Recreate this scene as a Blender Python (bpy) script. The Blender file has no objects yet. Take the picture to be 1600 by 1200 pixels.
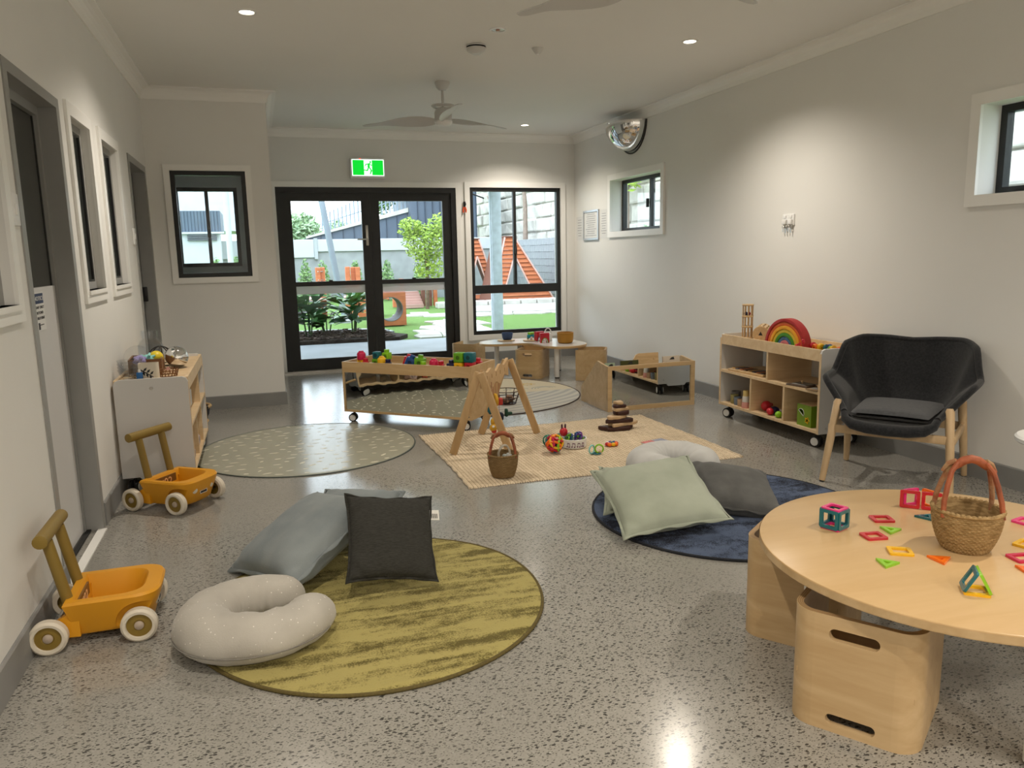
import bpy, bmesh, math, random
from mathutils import Vector, Matrix, noise
random.seed(7)
D = bpy.data
scene = bpy.context.scene
COL = scene.collection
PI = math.pi
# ------------------------------------------------------------------ camera
CAM = (0.0, 0.0, 1.3087)
YAW, PITCH, ROLL, FPX = 0.3119, 0.1683, -0.0206, 1202.47
_f = Vector((math.sin(YAW)*math.cos(PITCH), math.cos(YAW)*math.cos(PITCH), -math.sin(PITCH)))
_r = Vector((math.cos(YAW), -math.sin(YAW), 0)); _u = _r.cross(_f)
_r2 = _r*math.cos(ROLL) + _u*math.sin(ROLL); _u2 = -_r*math.sin(ROLL) + _u*math.cos(ROLL)
cam_data = D.cameras.new('camera'); cam = D.objects.new('camera', cam_data); COL.objects.link(cam)
m = Matrix.Identity(4)
for i in range(3):
    m[i][0], m[i][1], m[i][2], m[i][3] = _r2[i], _u2[i], -_f[i], CAM[i]
cam.matrix_world = m
cam_data.sensor_fit = 'HORIZONTAL'; cam_data.sensor_width = 36.0; cam_data.lens = FPX/1600*36
cam_data.clip_start = 0.05; cam_data.clip_end = 300
scene.camera = cam
# ------------------------------------------------------------------ world: bright overcast sky
world = D.worlds.new('world'); scene.world = world; world.use_nodes = True
bg = world.node_tree.nodes['Background']
bg.inputs['Color'].default_value = (0.82, 0.915, 1.0, 1); bg.inputs['Strength'].default_value = 4.1
# ------------------------------------------------------------------ view and lamp levels
scene.view_settings.view_transform = 'Standard'; scene.view_settings.look = 'None'
scene.view_settings.exposure = 0.32; scene.view_settings.gamma = 1.0; scene.view_settings.use_curve_mapping = False
LAMP_W = 92.0                      # each lit downlight
LAMP_COL = (1.0, 0.90, 0.77)
scene.cycles.use_denoising = True
scene.cycles.max_bounces = 10; scene.cycles.diffuse_bounces = 5; scene.cycles.glossy_bounces = 5
scene.cycles.transparent_max_bounces = 16; scene.cycles.transmission_bounces = 6
scene.cycles.sample_clamp_indirect = 6.0
scene.cycles.caustics_reflective = False; scene.cycles.caustics_refractive = False

# ================================================================== helpers
def lin(c):
    c = c/255.0
    return c/12.92 if c <= 0.04045 else ((c+0.055)/1.055)**2.4
def S(r, g, b): return (lin(r), lin(g), lin(b))

MATS = {}
def M(name, col, rough=0.5, metal=0.0, spec=0.5, var=0.0, vscale=8.0, bump=0.0, bscale=60.0, col2=None,
      stretch=(1, 1, 1), emit=None, estr=0.0, alpha=1.0, trans=0.0, ior=1.45, sheen=0.0, detail=3.0, coat=0.0, rvar=0.0):
    if name in MATS: return MATS[name]
    mt = D.materials.new(name); mt.use_nodes = True; nt = mt.node_tree; N, L = nt.nodes, nt.links
    b = N['Principled BSDF']
    b.inputs['Base Color'].default_value = (*col, 1); b.inputs['Roughness'].default_value = rough
    b.inputs['Metallic'].default_value = metal; b.inputs['Specular IOR Level'].default_value = spec
    b.inputs['IOR'].default_value = ior; b.inputs['Alpha'].default_value = alpha
    b.inputs['Transmission Weight'].default_value = trans; b.inputs['Sheen Weight'].default_value = sheen
    b.inputs['Coat Weight'].default_value = coat
    if emit: b.inputs['Emission Color'].default_value = (*emit, 1); b.inputs['Emission Strength'].default_value = estr
    tc = N.new('ShaderNodeTexCoord'); mp = N.new('ShaderNodeMapping'); mp.inputs['Scale'].default_value = stretch
    L.new(tc.outputs['Object'], mp.inputs['Vector'])
    if var > 0 or col2:
        nz = N.new('ShaderNodeTexNoise'); nz.inputs['Scale'].default_value = vscale; nz.inputs['Detail'].default_value = detail
        L.new(mp.outputs['Vector'], nz.inputs['Vector'])
        rp = N.new('ShaderNodeValToRGB'); rp.color_ramp.elements[0].position = 0.35; rp.color_ramp.elements[1].position = 0.65
        c1 = tuple(max(0, x*(1-var)) for x in col); c2 = col2 or tuple(min(1, x*(1+var)) for x in col)
        rp.color_ramp.elements[0].color = (*(col if col2 else c1), 1); rp.color_ramp.elements[1].color = (*c2, 1)
        L.new(nz.outputs['Fac'], rp.inputs['Fac']); L.new(rp.outputs['Color'], b.inputs['Base Color'])
        if rvar:
            mr = N.new('ShaderNodeMapRange'); mr.inputs['To Min'].default_value = rough-rvar; mr.inputs['To Max'].default_value = rough+rvar
            L.new(nz.outputs['Fac'], mr.inputs['Value']); L.new(mr.outputs['Result'], b.inputs['Roughness'])
    if bump > 0:
        n2 = N.new('ShaderNodeTexNoise'); n2.inputs['Scale'].default_value = bscale; n2.inputs['Detail'].default_value = 4
        L.new(mp.outputs['Vector'], n2.inputs['Vector'])
        bp = N.new('ShaderNodeBump'); bp.inputs['Strength'].default_value = bump; bp.inputs['Distance'].default_value = 0.01
        L.new(n2.outputs['Fac'], bp.inputs['Height']); L.new(bp.outputs['Normal'], b.inputs['Normal'])
    MATS[name] = mt
    return mt
def nodes_of(mt): return mt.node_tree.nodes, mt.node_tree.links, mt.node_tree.nodes['Principled BSDF']

class MB:
    """collects vertices and faces of ONE mesh"""
    def __init__(s): s.v, s.f = [], []
    def add(s, vs, fs, mat=None):
        o = len(s.v)
        if mat is not None: vs = [mat @ Vector(p) for p in vs]
        s.v += [tuple(p) for p in vs]; s.f += [tuple(o+i for i in q) for q in fs]; return s
    def box(s, x0, x1, y0, y1, z0, z1, mat=None):
        v = [(x0,y0,z0),(x1,y0,z0),(x1,y1,z0),(x0,y1,z0),(x0,y0,z1),(x1,y0,z1),(x1,y1,z1),(x0,y1,z1)]
        return s.add(v, [(0,3,2,1),(4,5,6,7),(0,1,5,4),(1,2,6,5),(2,3,7,6),(3,0,4,7)], mat)
    def rbox(s, x0, x1, y0, y1, z0, z1, r=0.01, seg=2, mat=None):
        bm = bmesh.new(); bmesh.ops.create_cube(bm, size=1)
        for v in bm.verts: v.co = Vector((x0+(v.co.x+.5)*(x1-x0), y0+(v.co.y+.5)*(y1-y0), z0+(v.co.z+.5)*(z1-z0)))
        r = min(r, .49*min(x1-x0, y1-y0, z1-z0))
        bmesh.ops.bevel(bm, geom=bm.edges[:], offset=r, segments=seg, profile=0.5, affect='EDGES')
        bm.verts.index_update(); s.add([v.co.copy() for v in bm.verts], [[v.index for v in f.verts] for f in bm.faces], mat); bm.free(); return s
    def cyl(s, p0, p1, r0, r1=None, n=14, caps=True):
        r1 = r0 if r1 is None else r1; p0, p1 = Vector(p0), Vector(p1); d = (p1-p0).normalized()
        a = d.orthogonal().normalized(); b = d.cross(a); v = []
        for p, r in ((p0, r0), (p1, r1)):
            for i in range(n):
                t = 2*PI*i/n; v.append(p + a*math.cos(t)*r + b*math.sin(t)*r)
        f = [(i, (i+1) % n, n+(i+1) % n, n+i) for i in range(n)]
        if caps: f += [tuple(range(n-1, -1, -1)), tuple(range(n, 2*n))]
        return s.add(v, f)
    def tube(s, pts, r, n=8, closed=False, caps=True, up=None, flat=1.0):
        pts = [Vector(p) for p in pts]; k = len(pts); rr = r if isinstance(r, (list, tuple)) else [r]*k
        v = []; prev = None
        for i, p in enumerate(pts):
            a0 = pts[i-1] if (i > 0 or closed) else p; a1 = pts[(i+1) % k] if (i < k-1 or closed) else p
            d = (a1-a0).normalized()
            if prev is None: a = (Vector(up).cross(d) if up else d.orthogonal()).normalized()
            else:
                a = prev - d*prev.dot(d); a = a.normalized() if a.length > 1e-6 else d.orthogonal().normalized()
            prev = a; b = d.cross(a)
            for j in range(n):
                t = 2*PI*j/n; v.append(p + a*math.cos(t)*rr[i] + b*math.sin(t)*rr[i]*flat)
        f = []
        for i in range(k if closed else k-1):
            for j in range(n):
                i2 = (i+1) % k; f.append((i*n+j, i*n+(j+1) % n, i2*n+(j+1) % n, i2*n+j))
        if caps and not closed: f += [tuple(range(n-1, -1, -1)), tuple(range((k-1)*n, k*n))]
        return s.add(v, f)
    def lathe(s, prof, n=32, c=(0, 0, 0), mat=None, rfun=None, a0=0, a1=2*PI):
        full = abs(a1-a0-2*PI) < 1e-6; m_ = n if full else n+1; v = []
        for (r, z) in prof:
            for i in range(m_):
                t = a0+(a1-a0)*i/n; q = r*(rfun(t, z) if rfun else 1); v.append((c[0]+q*math.cos(t), c[1]+q*math.sin(t), c[2]+z))
        f = []
        for k in range(len(prof)-1):
            for i in range(n):
                j = (i+1) % m_; f.append((k*m_+i, k*m_+j, (k+1)*m_+j, (k+1)*m_+i))
        return s.add(v, f, mat)
    def sphere(s, c, r, n=16, sc=(1, 1, 1), mat=None):
        h = n//2; v = [(0, 0, -1)]; f = []
        for k in range(1, h):
            ph = -PI/2+PI*k/h
            for i in range(n): v.append((math.cos(ph)*math.cos(2*PI*i/n), math.cos(ph)*math.sin(2*PI*i/n), math.sin(ph)))
        v.append((0, 0, 1)); t = len(v)-1
        for i in range(n):
            j = (i+1) % n; f.append((0, 1+j, 1+i)); f.append((t, t-n+i, t-n+j))
            for k in range(h-2): f.append((1+k*n+i, 1+k*n+j, 1+(k+1)*n+j, 1+(k+1)*n+i))
        return s.add([(c[0]+r*sc[0]*x, c[1]+r*sc[1]*y, c[2]+r*sc[2]*z) for x, y, z in v], f, mat)
    def prism(s, poly, z0, z1, mat=None, r=0.0, seg=2):
        """poly: outline in xy (counter-clockwise), optional bevel of the rims"""
        bm = bmesh.new(); vs = [bm.verts.new((x, y, z0)) for x, y in poly]; fc = bm.faces.new(vs)
        ret = bmesh.ops.extrude_face_region(bm, geom=[fc])
        bmesh.ops.translate(bm, verts=[g for g in ret['geom'] if isinstance(g, bmesh.types.BMVert)], vec=(0, 0, z1-z0))
        bmesh.ops.recalc_face_normals(bm, faces=bm.faces)
        if r:
            es = [e for e in bm.edges if abs(e.verts[0].co.z-e.verts[1].co.z) < 1e-9]
            bmesh.ops.bevel(bm, geom=es, offset=r, segments=seg, profile=0.5, affect='EDGES')
        bm.verts.index_update(); s.add([v.co.copy() for v in bm.verts], [[v.index for v in f.verts] for f in bm.faces], mat); bm.free(); return s
    def plate(s, outer, holes, z0, z1, mat=None):
        """flat plate with holes (xy outlines) of real thickness"""
        bm = bmesh.new(); es = []
        for loop in [outer]+holes:
            vs = [bm.verts.new((x, y, z0)) for x, y in loop]
            es += [bm.edges.new((vs[i], vs[(i+1) % len(vs)])) for i in range(len(vs))]
        bmesh.ops.triangle_fill(bm, use_beauty=True, use_dissolve=False, edges=es)
        fs = bm.faces[:]; ret = bmesh.ops.extrude_face_region(bm, geom=fs)
        bmesh.ops.translate(bm, verts=[g for g in ret['geom'] if isinstance(g, bmesh.types.BMVert)], vec=(0, 0, z1-z0))
        bmesh.ops.recalc_face_normals(bm, faces=bm.faces)
        bm.verts.index_update(); s.add([v.co.copy() for v in bm.verts], [[v.index for v in f.verts] for f in bm.faces], mat); bm.free(); return s
    def grid(s, fn, nu, nv, wrapu=False):
        v = []; m_ = nu if wrapu else nu+1
        for j in range(nv+1):
            for i in range(m_): v.append(fn(i/nu, j/nv))
        f = []
        for j in range(nv):
            for i in range(nu):
                k = (i+1) % m_; f.append((j*m_+i, j*m_+k, (j+1)*m_+k, (j+1)*m_+i))
        return s.add(v, f)
    def mesh(s, name, mat=None, smooth=True, ang=35):
        me = D.meshes.new(name); me.from_pydata(s.v, [], s.f)
        if mat: me.materials.append(mat)
        if smooth:
            me.polygons.foreach_set('use_smooth', [True]*len(me.polygons)); me.set_sharp_from_angle(angle=math.radians(ang))
        me.update(); return me
    def build(s, name, mat, parent=None, smooth=True, ang=35, label=None, loc=None, rot=None, recalc=False):
        me = s.mesh(name, mat, smooth, ang)
        if recalc:
            bm = bmesh.new(); bm.from_mesh(me); bmesh.ops.recalc_face_normals(bm, faces=bm.faces); bm.to_mesh(me); bm.free()
        o = D.objects.new(name, me); COL.objects.link(o)
        if parent: o.parent = parent
        if loc: o.location = loc
        if rot: o.rotation_euler = rot
        if label: o['label'] = label
        return o
def tag(o, label, cat, group=None, kind=None):
    if label: o['label'] = label
    if cat: o['category'] = cat
    if group: o['group'] = group
    if kind: o['kind'] = kind
    return o
def thing(name, label, cat, loc=(0, 0, 0), rz=0.0, group=None, mat=None):
    o = D.objects.new(name, None); COL.objects.link(o); o.empty_display_size = 0.05
    if mat is not None: o.matrix_world = mat
    else: o.location = loc; o.rotation_euler = (0, 0, rz)
    return tag(o, label, cat, group)
def struct(o, label=None):
    o['kind'] = 'structure'
    if label: o['label'] = label
    return o
def child(name, me, parent, loc=(0, 0, 0), rot=(0, 0, 0), sc=None):
    o = D.objects.new(name, me); COL.objects.link(o); o.parent = parent; o.location = loc; o.rotation_euler = rot
    if sc: o.scale = sc
    return o
def dup(root, loc, rz, label=None, group=None):
    def cp(o, par):
        c = o.copy(); COL.objects.link(c); c.parent = par
        for ch in list(o.children): cp(ch, c)
        return c
    r = cp(root, None); r.location = loc; r.rotation_euler = (0, 0, rz)
    if label: r['label'] = label
    if group: r['group'] = group
    return r
def text_mesh(name, body, size, mat, parent, loc, rot, extrude=0.0005, align='CENTER', sx=1.0):
    cu = D.curves.new(name, 'FONT'); cu.body = body; cu.size = size; cu.extrude = extrude; cu.align_x = align; cu.align_y = 'CENTER'
    tmp = D.objects.new(name+'_tmp', cu); me = D.meshes.new_from_object(tmp); D.objects.remove(tmp); D.curves.remove(cu)
    me.materials.clear(); me.materials.append(mat)
    o = D.objects.new(name, me); COL.objects.link(o); o.parent = parent; o.location = loc; o.rotation_euler = rot; o.scale = (sx, 1, 1)
    return o
def rrect(w, h, r, n=5, cx=0, cy=0):
    out = []
    for (sx, sy, a) in ((1, 1, 0), (-1, 1, PI/2), (-1, -1, PI), (1, -1, 1.5*PI)):
        for i in range(n+1):
            t = a+PI/2*i/n; out.append((cx+sx*(w/2-r)+r*math.cos(t), cy+sy*(h/2-r)+r*math.sin(t)))
    return out
def circ(r, n=24, cx=0, cy=0): return [(cx+r*math.cos(2*PI*i/n), cy+r*math.sin(2*PI*i/n)) for i in range(n)]
def frame_mat(o, x, y):
    """matrix with origin o, local x and y axes (orthonormalised), z = normal"""
    x = Vector(x).normalized(); y = Vector(y); y = (y-x*y.dot(x)).normalized(); z = x.cross(y)
    mm = Matrix.Identity(4)
    for i in range(3): mm[i][0], mm[i][1], mm[i][2], mm[i][3] = x[i], y[i], z[i], o[i]
    return mm
RX90 = Matrix.Rotation(PI/2, 4, 'X')

# ================================================================== materials
m_wall = M('wall_paint', (0.78, 0.775, 0.75), 0.55, spec=0.3, var=0.015, vscale=1.5, bump=0.03, bscale=180)
m_ceil = M('ceiling_paint', (0.82, 0.815, 0.79), 0.8, spec=0.2, var=0.01, vscale=1.2)
m_trim = M('trim_gloss_paint', (0.88, 0.875, 0.85), 0.35, spec=0.4, var=0.01, vscale=4)
m_skirt = M('skirting_grey', (0.25, 0.25, 0.245), 0.45, var=0.05, vscale=5)
m_alum = M('dark_aluminium', (0.022, 0.023, 0.024), 0.38, metal=0.2, var=0.08, vscale=20)
m_greyjamb = M('grey_jamb_paint', (0.30, 0.30, 0.29), 0.4, var=0.03, vscale=6)
m_glass = None
def glass_mat(name='window_glass', tint=(0.96, 0.98, 0.98), ior=1.45):
    if name in MATS: return MATS[name]
    mt = D.materials.new(name); mt.use_nodes = True; N, L = mt.node_tree.nodes, mt.node_tree.links
    for n in list(N):
        if n.type != 'OUTPUT_MATERIAL': N.remove(n)
    out = [n for n in N if n.type == 'OUTPUT_MATERIAL'][0]
    t = N.new('ShaderNodeBsdfTransparent'); t.inputs['Color'].default_value = (*tint, 1)
    g = N.new('ShaderNodeBsdfGlossy'); g.inputs['Roughness'].default_value = 0.02
    fr = N.new('ShaderNodeFresnel'); fr.inputs['IOR'].default_value = ior
    ge = N.new('ShaderNodeNewGeometry'); iv = N.new('ShaderNodeMath'); iv.operation = 'SUBTRACT'; iv.inputs[0].default_value = 1; L.new(ge.outputs['Backfacing'], iv.inputs[1])
    fm = N.new('ShaderNodeMath'); fm.operation = 'MULTIPLY'; L.new(fr.outputs['Fac'], fm.inputs[0]); L.new(iv.outputs[0], fm.inputs[1])
    mx = N.new('ShaderNodeMixShader'); L.new(fm.outputs[0], mx.inputs['Fac']); L.new(t.outputs[0], mx.inputs[1]); L.new(g.outputs[0], mx.inputs[2])
    L.new(mx.outputs[0], out.inputs['Surface']); MATS[name] = mt; return mt
m_glass = glass_mat()
m_clear = glass_mat('clear_plastic', (0.94, 0.95, 0.96), ior=1.75)
m_film = M('frosted_safety_film', (0.82, 0.83, 0.86), 0.6, alpha=0.75)
m_mirror = M('mirror_silver', (0.80, 0.82, 0.81), 0.015, metal=1.0, var=0.01, vscale=3)
m_chrome = M('polished_chrome', (0.78, 0.78, 0.78), 0.06, metal=1.0, var=0.02, vscale=8)
m_steel = M('brushed_steel', (0.55, 0.54, 0.52), 0.3, metal=1.0, var=0.05, vscale=40, stretch=(1, 1, 8))
m_white = M('white_plastic', (0.78, 0.78, 0.77), 0.35, var=0.015, vscale=10)
m_black = M('black_plastic', (0.012, 0.012, 0.013), 0.4, var=0.1, vscale=12)
m_rubber = M('black_rubber', (0.015, 0.015, 0.015), 0.7, var=0.1, vscale=12)
m_lam = M('white_laminate', (0.62, 0.615, 0.61), 0.4, var=0.012, vscale=3)

def wood(name, c1, c2, rough=0.42, axis='x', sc=1.0, dist=3.0):
    if name in MATS: return MATS[name]
    mt = M(name, c1, rough); N, L, b = nodes_of(mt)
    tc = [n for n in N if n.type == 'TEX_COORD'][0]; mp = [n for n in N if n.type == 'MAPPING'][0]
    st = {'x': (1.2, 9, 9), 'y': (9, 1.2, 9), 'z': (9, 9, 1.2)}[axis]; mp.inputs['Scale'].default_value = tuple(q*sc for q in st)
    nz = N.new('ShaderNodeTexNoise'); nz.inputs['Scale'].default_value = 1.4; nz.inputs['Detail'].default_value = 6; nz.inputs['Distortion'].default_value = dist*0.35
    L.new(mp.outputs['Vector'], nz.inputs['Vector'])
    n3 = N.new('ShaderNodeTexNoise'); n3.inputs['Scale'].default_value = 9; n3.inputs['Detail'].default_value = 3; L.new(mp.outputs['Vector'], n3.inputs['Vector'])
    mx = N.new('ShaderNodeMath'); mx.operation = 'MULTIPLY_ADD'; mx.inputs[1].default_value = 0.25; L.new(n3.outputs['Fac'], mx.inputs[0]); L.new(nz.outputs['Fac'], mx.inputs[2])
    rp = N.new('ShaderNodeValToRGB'); rp.color_ramp.elements[0].position = 0.42; rp.color_ramp.elements[1].position = 0.82
    rp.color_ramp.elements[0].color = (*c2, 1); rp.color_ramp.elements[1].color = (*c1, 1)
    L.new(mx.outputs[0], rp.inputs['Fac']); L.new(rp.outputs['Color'], b.inputs['Base Color'])
    return mt
m_ply = wood('birch_ply', (0.58, 0.415, 0.23), (0.47, 0.315, 0.155))
m_plyz = wood('birch_ply_upright', (0.66, 0.48, 0.28), (0.55, 0.375, 0.20), axis='z')
m_plyedge = M('ply_edge', (0.70, 0.54, 0.34), 0.5, col2=(0.50, 0.34, 0.19), vscale=6, stretch=(1, 1, 30))
m_pine = wood('pale_pine', (0.74, 0.57, 0.36), (0.62, 0.44, 0.25), axis='y')
m_gym = wood('ash_gym_wood', (0.55, 0.37, 0.19), (0.44, 0.28, 0.13), axis='z')
m_oak = wood('oak_leg', (0.60, 0.43, 0.25), (0.47, 0.32, 0.17), axis='z')
m_table = wood('table_laminate', (0.60, 0.415, 0.215), (0.54, 0.36, 0.175), rough=0.28, axis='x', sc=0.8)
m_toywood = wood('toy_wood', (0.62, 0.44, 0.24), (0.50, 0.33, 0.16), axis='x', sc=3)

# polished concrete with exposed dark aggregate
def concrete_floor():
    mt = M('polished_concrete', (0.3, 0.29, 0.27), 0.22, spec=0.75); N, L, b = nodes_of(mt)
    tc = [n for n in N if n.type == 'TEX_COORD'][0]
    big = N.new('ShaderNodeTexNoise'); big.inputs['Scale'].default_value = 1.3; big.inputs['Detail'].default_value = 5; L.new(tc.outputs['Object'], big.inputs['Vector'])
    rp = N.new('ShaderNodeValToRGB'); rp.color_ramp.elements[0].position = 0.3; rp.color_ramp.elements[1].position = 0.7
    rp.color_ramp.elements[0].color = (0.275, 0.265, 0.24, 1); rp.color_ramp.elements[1].color = (0.335, 0.322, 0.292, 1); L.new(big.outputs['Fac'], rp.inputs['Fac'])
    fine = N.new('ShaderNodeTexNoise'); fine.inputs['Scale'].default_value = 140; fine.inputs['Detail'].default_value = 3; L.new(tc.outputs['Object'], fine.inputs['Vector'])
    fm = N.new('ShaderNodeMapRange'); fm.inputs['From Min'].default_value = 0.3; fm.inputs['From Max'].default_value = 0.7; fm.inputs['To Min'].default_value = 0.86; fm.inputs['To Max'].default_value = 1.12
    L.new(fine.outputs['Fac'], fm.inputs['Value'])
    mul = N.new('ShaderNodeMix'); mul.data_type = 'RGBA'; mul.blend_type = 'MULTIPLY'; mul.inputs['Factor'].default_value = 1
    L.new(rp.outputs['Color'], mul.inputs['A']); L.new(fm.outputs['Result'], mul.inputs['B'])
    last = mul.outputs['Result']
    # the grinder exposed more aggregate towards the near end of the room
    sxy = N.new('ShaderNodeSeparateXYZ'); L.new(tc.outputs['Object'], sxy.inputs[0])
    gy = N.new('ShaderNodeMapRange'); gy.inputs['From Min'].default_value = 2.2; gy.inputs['From Max'].default_value = 4.2; gy.inputs['To Min'].default_value = 0.10; gy.inputs['To Max'].default_value = -0.07; L.new(sxy.outputs['Y'], gy.inputs['Value'])
    grind = N.new('ShaderNodeMath'); grind.operation = 'ADD'; L.new(big.outputs['Fac'], grind.inputs[0]); L.new(gy.outputs['Result'], grind.inputs[1])
    # distorted coordinates give the chips angular, uneven outlines
    dn = N.new('ShaderNodeTexNoise'); dn.inputs['Scale'].default_value = 60; dn.inputs['Detail'].default_value = 1; L.new(tc.outputs['Object'], dn.inputs['Vector'])
    dm = N.new('ShaderNodeMix'); dm.data_type = 'VECTOR'; dm.inputs['Factor'].default_value = 0.008; L.new(tc.outputs['Object'], dm.inputs['A']); L.new(dn.outputs['Color'], dm.inputs['B'])
    for sc_, thr, soft, colr, dens, rot in ((40, 0.21, 0.05, (0.045, 0.044, 0.040), 0.72, 25), (46, 0.19, 0.05, (0.055, 0.053, 0.048), 0.72, 100), (85, 0.20, 0.06, (0.08, 0.076, 0.068), 0.71, 150), (95, 0.19, 0.06, (0.095, 0.09, 0.08), 0.71, 60), (30, 0.07, 0.03, (0.46, 0.45, 0.42), 0.90, 10)):
        mp = N.new('ShaderNodeMapping'); mp.inputs['Rotation'].default_value = (0, 0, math.radians(rot)); mp.inputs['Scale'].default_value = (1, 1.9, 1); L.new(dm.outputs['Result'], mp.inputs['Vector'])
        vo = N.new('ShaderNodeTexVoronoi'); vo.inputs['Scale'].default_value = sc_; vo.inputs['Randomness'].default_value = 1; vo.voronoi_dimensions = '2D'; L.new(mp.outputs['Vector'], vo.inputs['Vector'])
        ms = N.new('ShaderNodeMapRange'); ms.inputs['From Min'].default_value = thr+soft; ms.inputs['From Max'].default_value = thr; L.new(vo.outputs['Distance'], ms.inputs['Value'])
        sp = N.new('ShaderNodeSeparateColor'); L.new(vo.outputs['Color'], sp.inputs['Color'])
        cm = N.new('ShaderNodeMath'); cm.operation = 'GREATER_THAN'; cm.inputs[1].default_value = dens; L.new(sp.outputs['Red'], cm.inputs[0])
        mm_ = N.new('ShaderNodeMath'); mm_.operation = 'MULTIPLY'; L.new(ms.outputs['Result'], mm_.inputs[0]); L.new(cm.outputs[0], mm_.inputs[1])
        # patches where more aggregate was exposed
        pz = N.new('ShaderNodeMapRange'); pz.inputs['From Min'].default_value = 0.36; pz.inputs['From Max'].default_value = 0.60; pz.inputs['To Min'].default_value = 0.22; L.new(grind.outputs[0], pz.inputs['Value'])
        m2 = N.new('ShaderNodeMath'); m2.operation = 'MULTIPLY'; L.new(mm_.outputs[0], m2.inputs[0]); L.new(pz.outputs['Result'], m2.inputs[1])
        mx = N.new('ShaderNodeMix'); mx.data_type = 'RGBA'; L.new(m2.outputs[0], mx.inputs['Factor']); L.new(last, mx.inputs['A']); mx.inputs['B'].default_value = (*colr, 1); last = mx.outputs['Result']
    L.new(last, b.inputs['Base Color'])
    rr = N.new('ShaderNodeMapRange'); rr.inputs['To Min'].default_value = 0.12; rr.inputs['To Max'].default_value = 0.22; L.new(big.outputs['Fac'], rr.inputs['Value']); L.new(rr.outputs['Result'], b.inputs['Roughness'])
    return mt
m_floor = concrete_floor()

# ================================================================== room shell
XL, XR, YB, YF, YJ, XJ, H = -0.825, 3.789, 9.064, -3.4, 7.166, 0.155, 2.70
def wall_cells(mb, axis, p0, p1, u0, u1, z0, z1, holes):
    us = sorted({u0, u1, *[h[0] for h in holes], *[h[1] for h in holes]}); zs = sorted({z0, z1, *[h[2] for h in holes], *[h[3] for h in holes]})
    for i in range(len(us)-1):
        for j in range(len(zs)-1):
            cu, cz = (us[i]+us[i+1])/2, (zs[j]+zs[j+1])/2
            if any(h[0] < cu < h[1] and h[2] < cz < h[3] for h in holes): continue
            if axis == 'x': mb.box(p0, p1, us[i], us[i+1], zs[j], zs[j+1])
            else: mb.box(us[i], us[i+1], p0, p1, zs[j], zs[j+1])
    return mb
LH = [(2.46, 3.135, 1.165, 2.015), (3.35, 4.118, 0, 2.02), (4.345, 4.80, 1.165, 2.010), (5.13, 5.672, 1.165, 2.010), (6.20, 7.03, 0, 2.03)]
RH = [(6.868, 8.010, 1.522, 2.078), (2.15, 3.342, 1.572, 2.048)]
BH = [(0.232, 2.270, 0, 2.080), (2.440, 3.595, 0.330, 2.086), (-0.800, -0.165, 1.23, 2.07)]
JH = [(-0.648, -0.052, 1.158, 2.045)]
struct(MB().box(XL-2.2, XR+.2, YF, YB+.2, -0.12, 0).build('floor', m_floor, smooth=False), 'polished grey concrete floor with exposed dark aggregate chips')
struct(MB().box(XL-2.2, XR+.2, YF, YB+.2, H, H+.12).build('ceiling', m_ceil, smooth=False), 'flat white painted ceiling')
struct(wall_cells(MB(), 'x', XL-.14, XL, YF, YB, 0, H, LH).build('wall_left', m_wall, smooth=False), 'off-white wall with two doorways and narrow windows')
struct(wall_cells(MB(), 'x', XR, XR+.20, YF, YB, 0, H, RH).build('wall_right', m_wall, smooth=False), 'long off-white wall with two small high windows')
struct(wall_cells(MB(), 'y', YB, YB+.20, XL-2.2, XR+.2, 0, H, BH).build('wall_back', m_wall, smooth=False), 'far wall with glazed double doors and tall window')
struct(wall_cells(MB(), 'y', YJ, YJ+.11, XL, XJ, 0, H, JH).build('wall_alcove_front', m_wall, smooth=False), 'projecting wall with a small dark-framed window')
struct(MB().box(XJ-.11, XJ, YJ+.11, YB, 0, H).build('wall_alcove_side', m_wall, smooth=False), 'short side of the projecting wall beside the double doors')
struct(MB().box(XL-2.2, XR+.2, YF-.15, YF, 0, H).build('wall_front', m_wall, smooth=False), 'wall behind the viewer')
struct(wall_cells(MB(), 'x', XL-2.3, XL-2.2, YF, YB+.2, 0, H, [(5.6, 7.4, 1.0, 2.1)]).build('wall_corridor', m_wall, smooth=False), 'wall of the adjoining room seen through the doorways')
struct(MB().box(XL-2.2, XL-.14, 7.3, 7.4, 0, H).build('wall_corridor_end', m_wall, smooth=False))

def sweep(pts, prof, closed):
    """pts: polyline in plan with the room on its left; prof: (inset, z) outline; mitred"""
    mb = MB(); n = len(pts); k = len(prof)
    for i, p in enumerate(pts):
        p = Vector(p); a = Vector(pts[i-1]) if (i > 0 or closed) else None; c = Vector(pts[(i+1) % n]) if (i < n-1 or closed) else None
        d0 = (p-a).normalized() if a is not None else (c-p).normalized(); d1 = (c-p).normalized() if c is not None else d0
        n0, n1 = Vector((-d0.y, d0.x)), Vector((-d1.y, d1.x)); mt_ = (n0+n1); mt_ = mt_/max(1e-6, mt_.dot(n0))
        mb.v += [(p.x+mt_.x*q, p.y+mt_.y*q, z) for q, z in prof]
    for i in range(n if closed else n-1):
        i2 = (i+1) % n
        for j in range(k):
            j2 = (j+1) % k; mb.f.append((i*k+j, i2*k+j, i2*k+j2, i*k+j2))
    if not closed: mb.f += [tuple(range(k)), tuple(range((n-1)*k+k-1, (n-1)*k-1, -1))]
    return mb
ring = [(XL, YF), (XR, YF), (XR, YB), (XJ, YB), (XJ, YJ), (XL, YJ)]
cove = [(0, H), (0, H-.09), (0.010, H-.09), (0.012, H-.082)] + [(0.012+.066*(1-math.cos(t*PI/10)), H-.082+.070*math.sin(t*PI/10)) for t in range(1, 6)] + [(0.090, H-.010), (0.090, H)]
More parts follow.
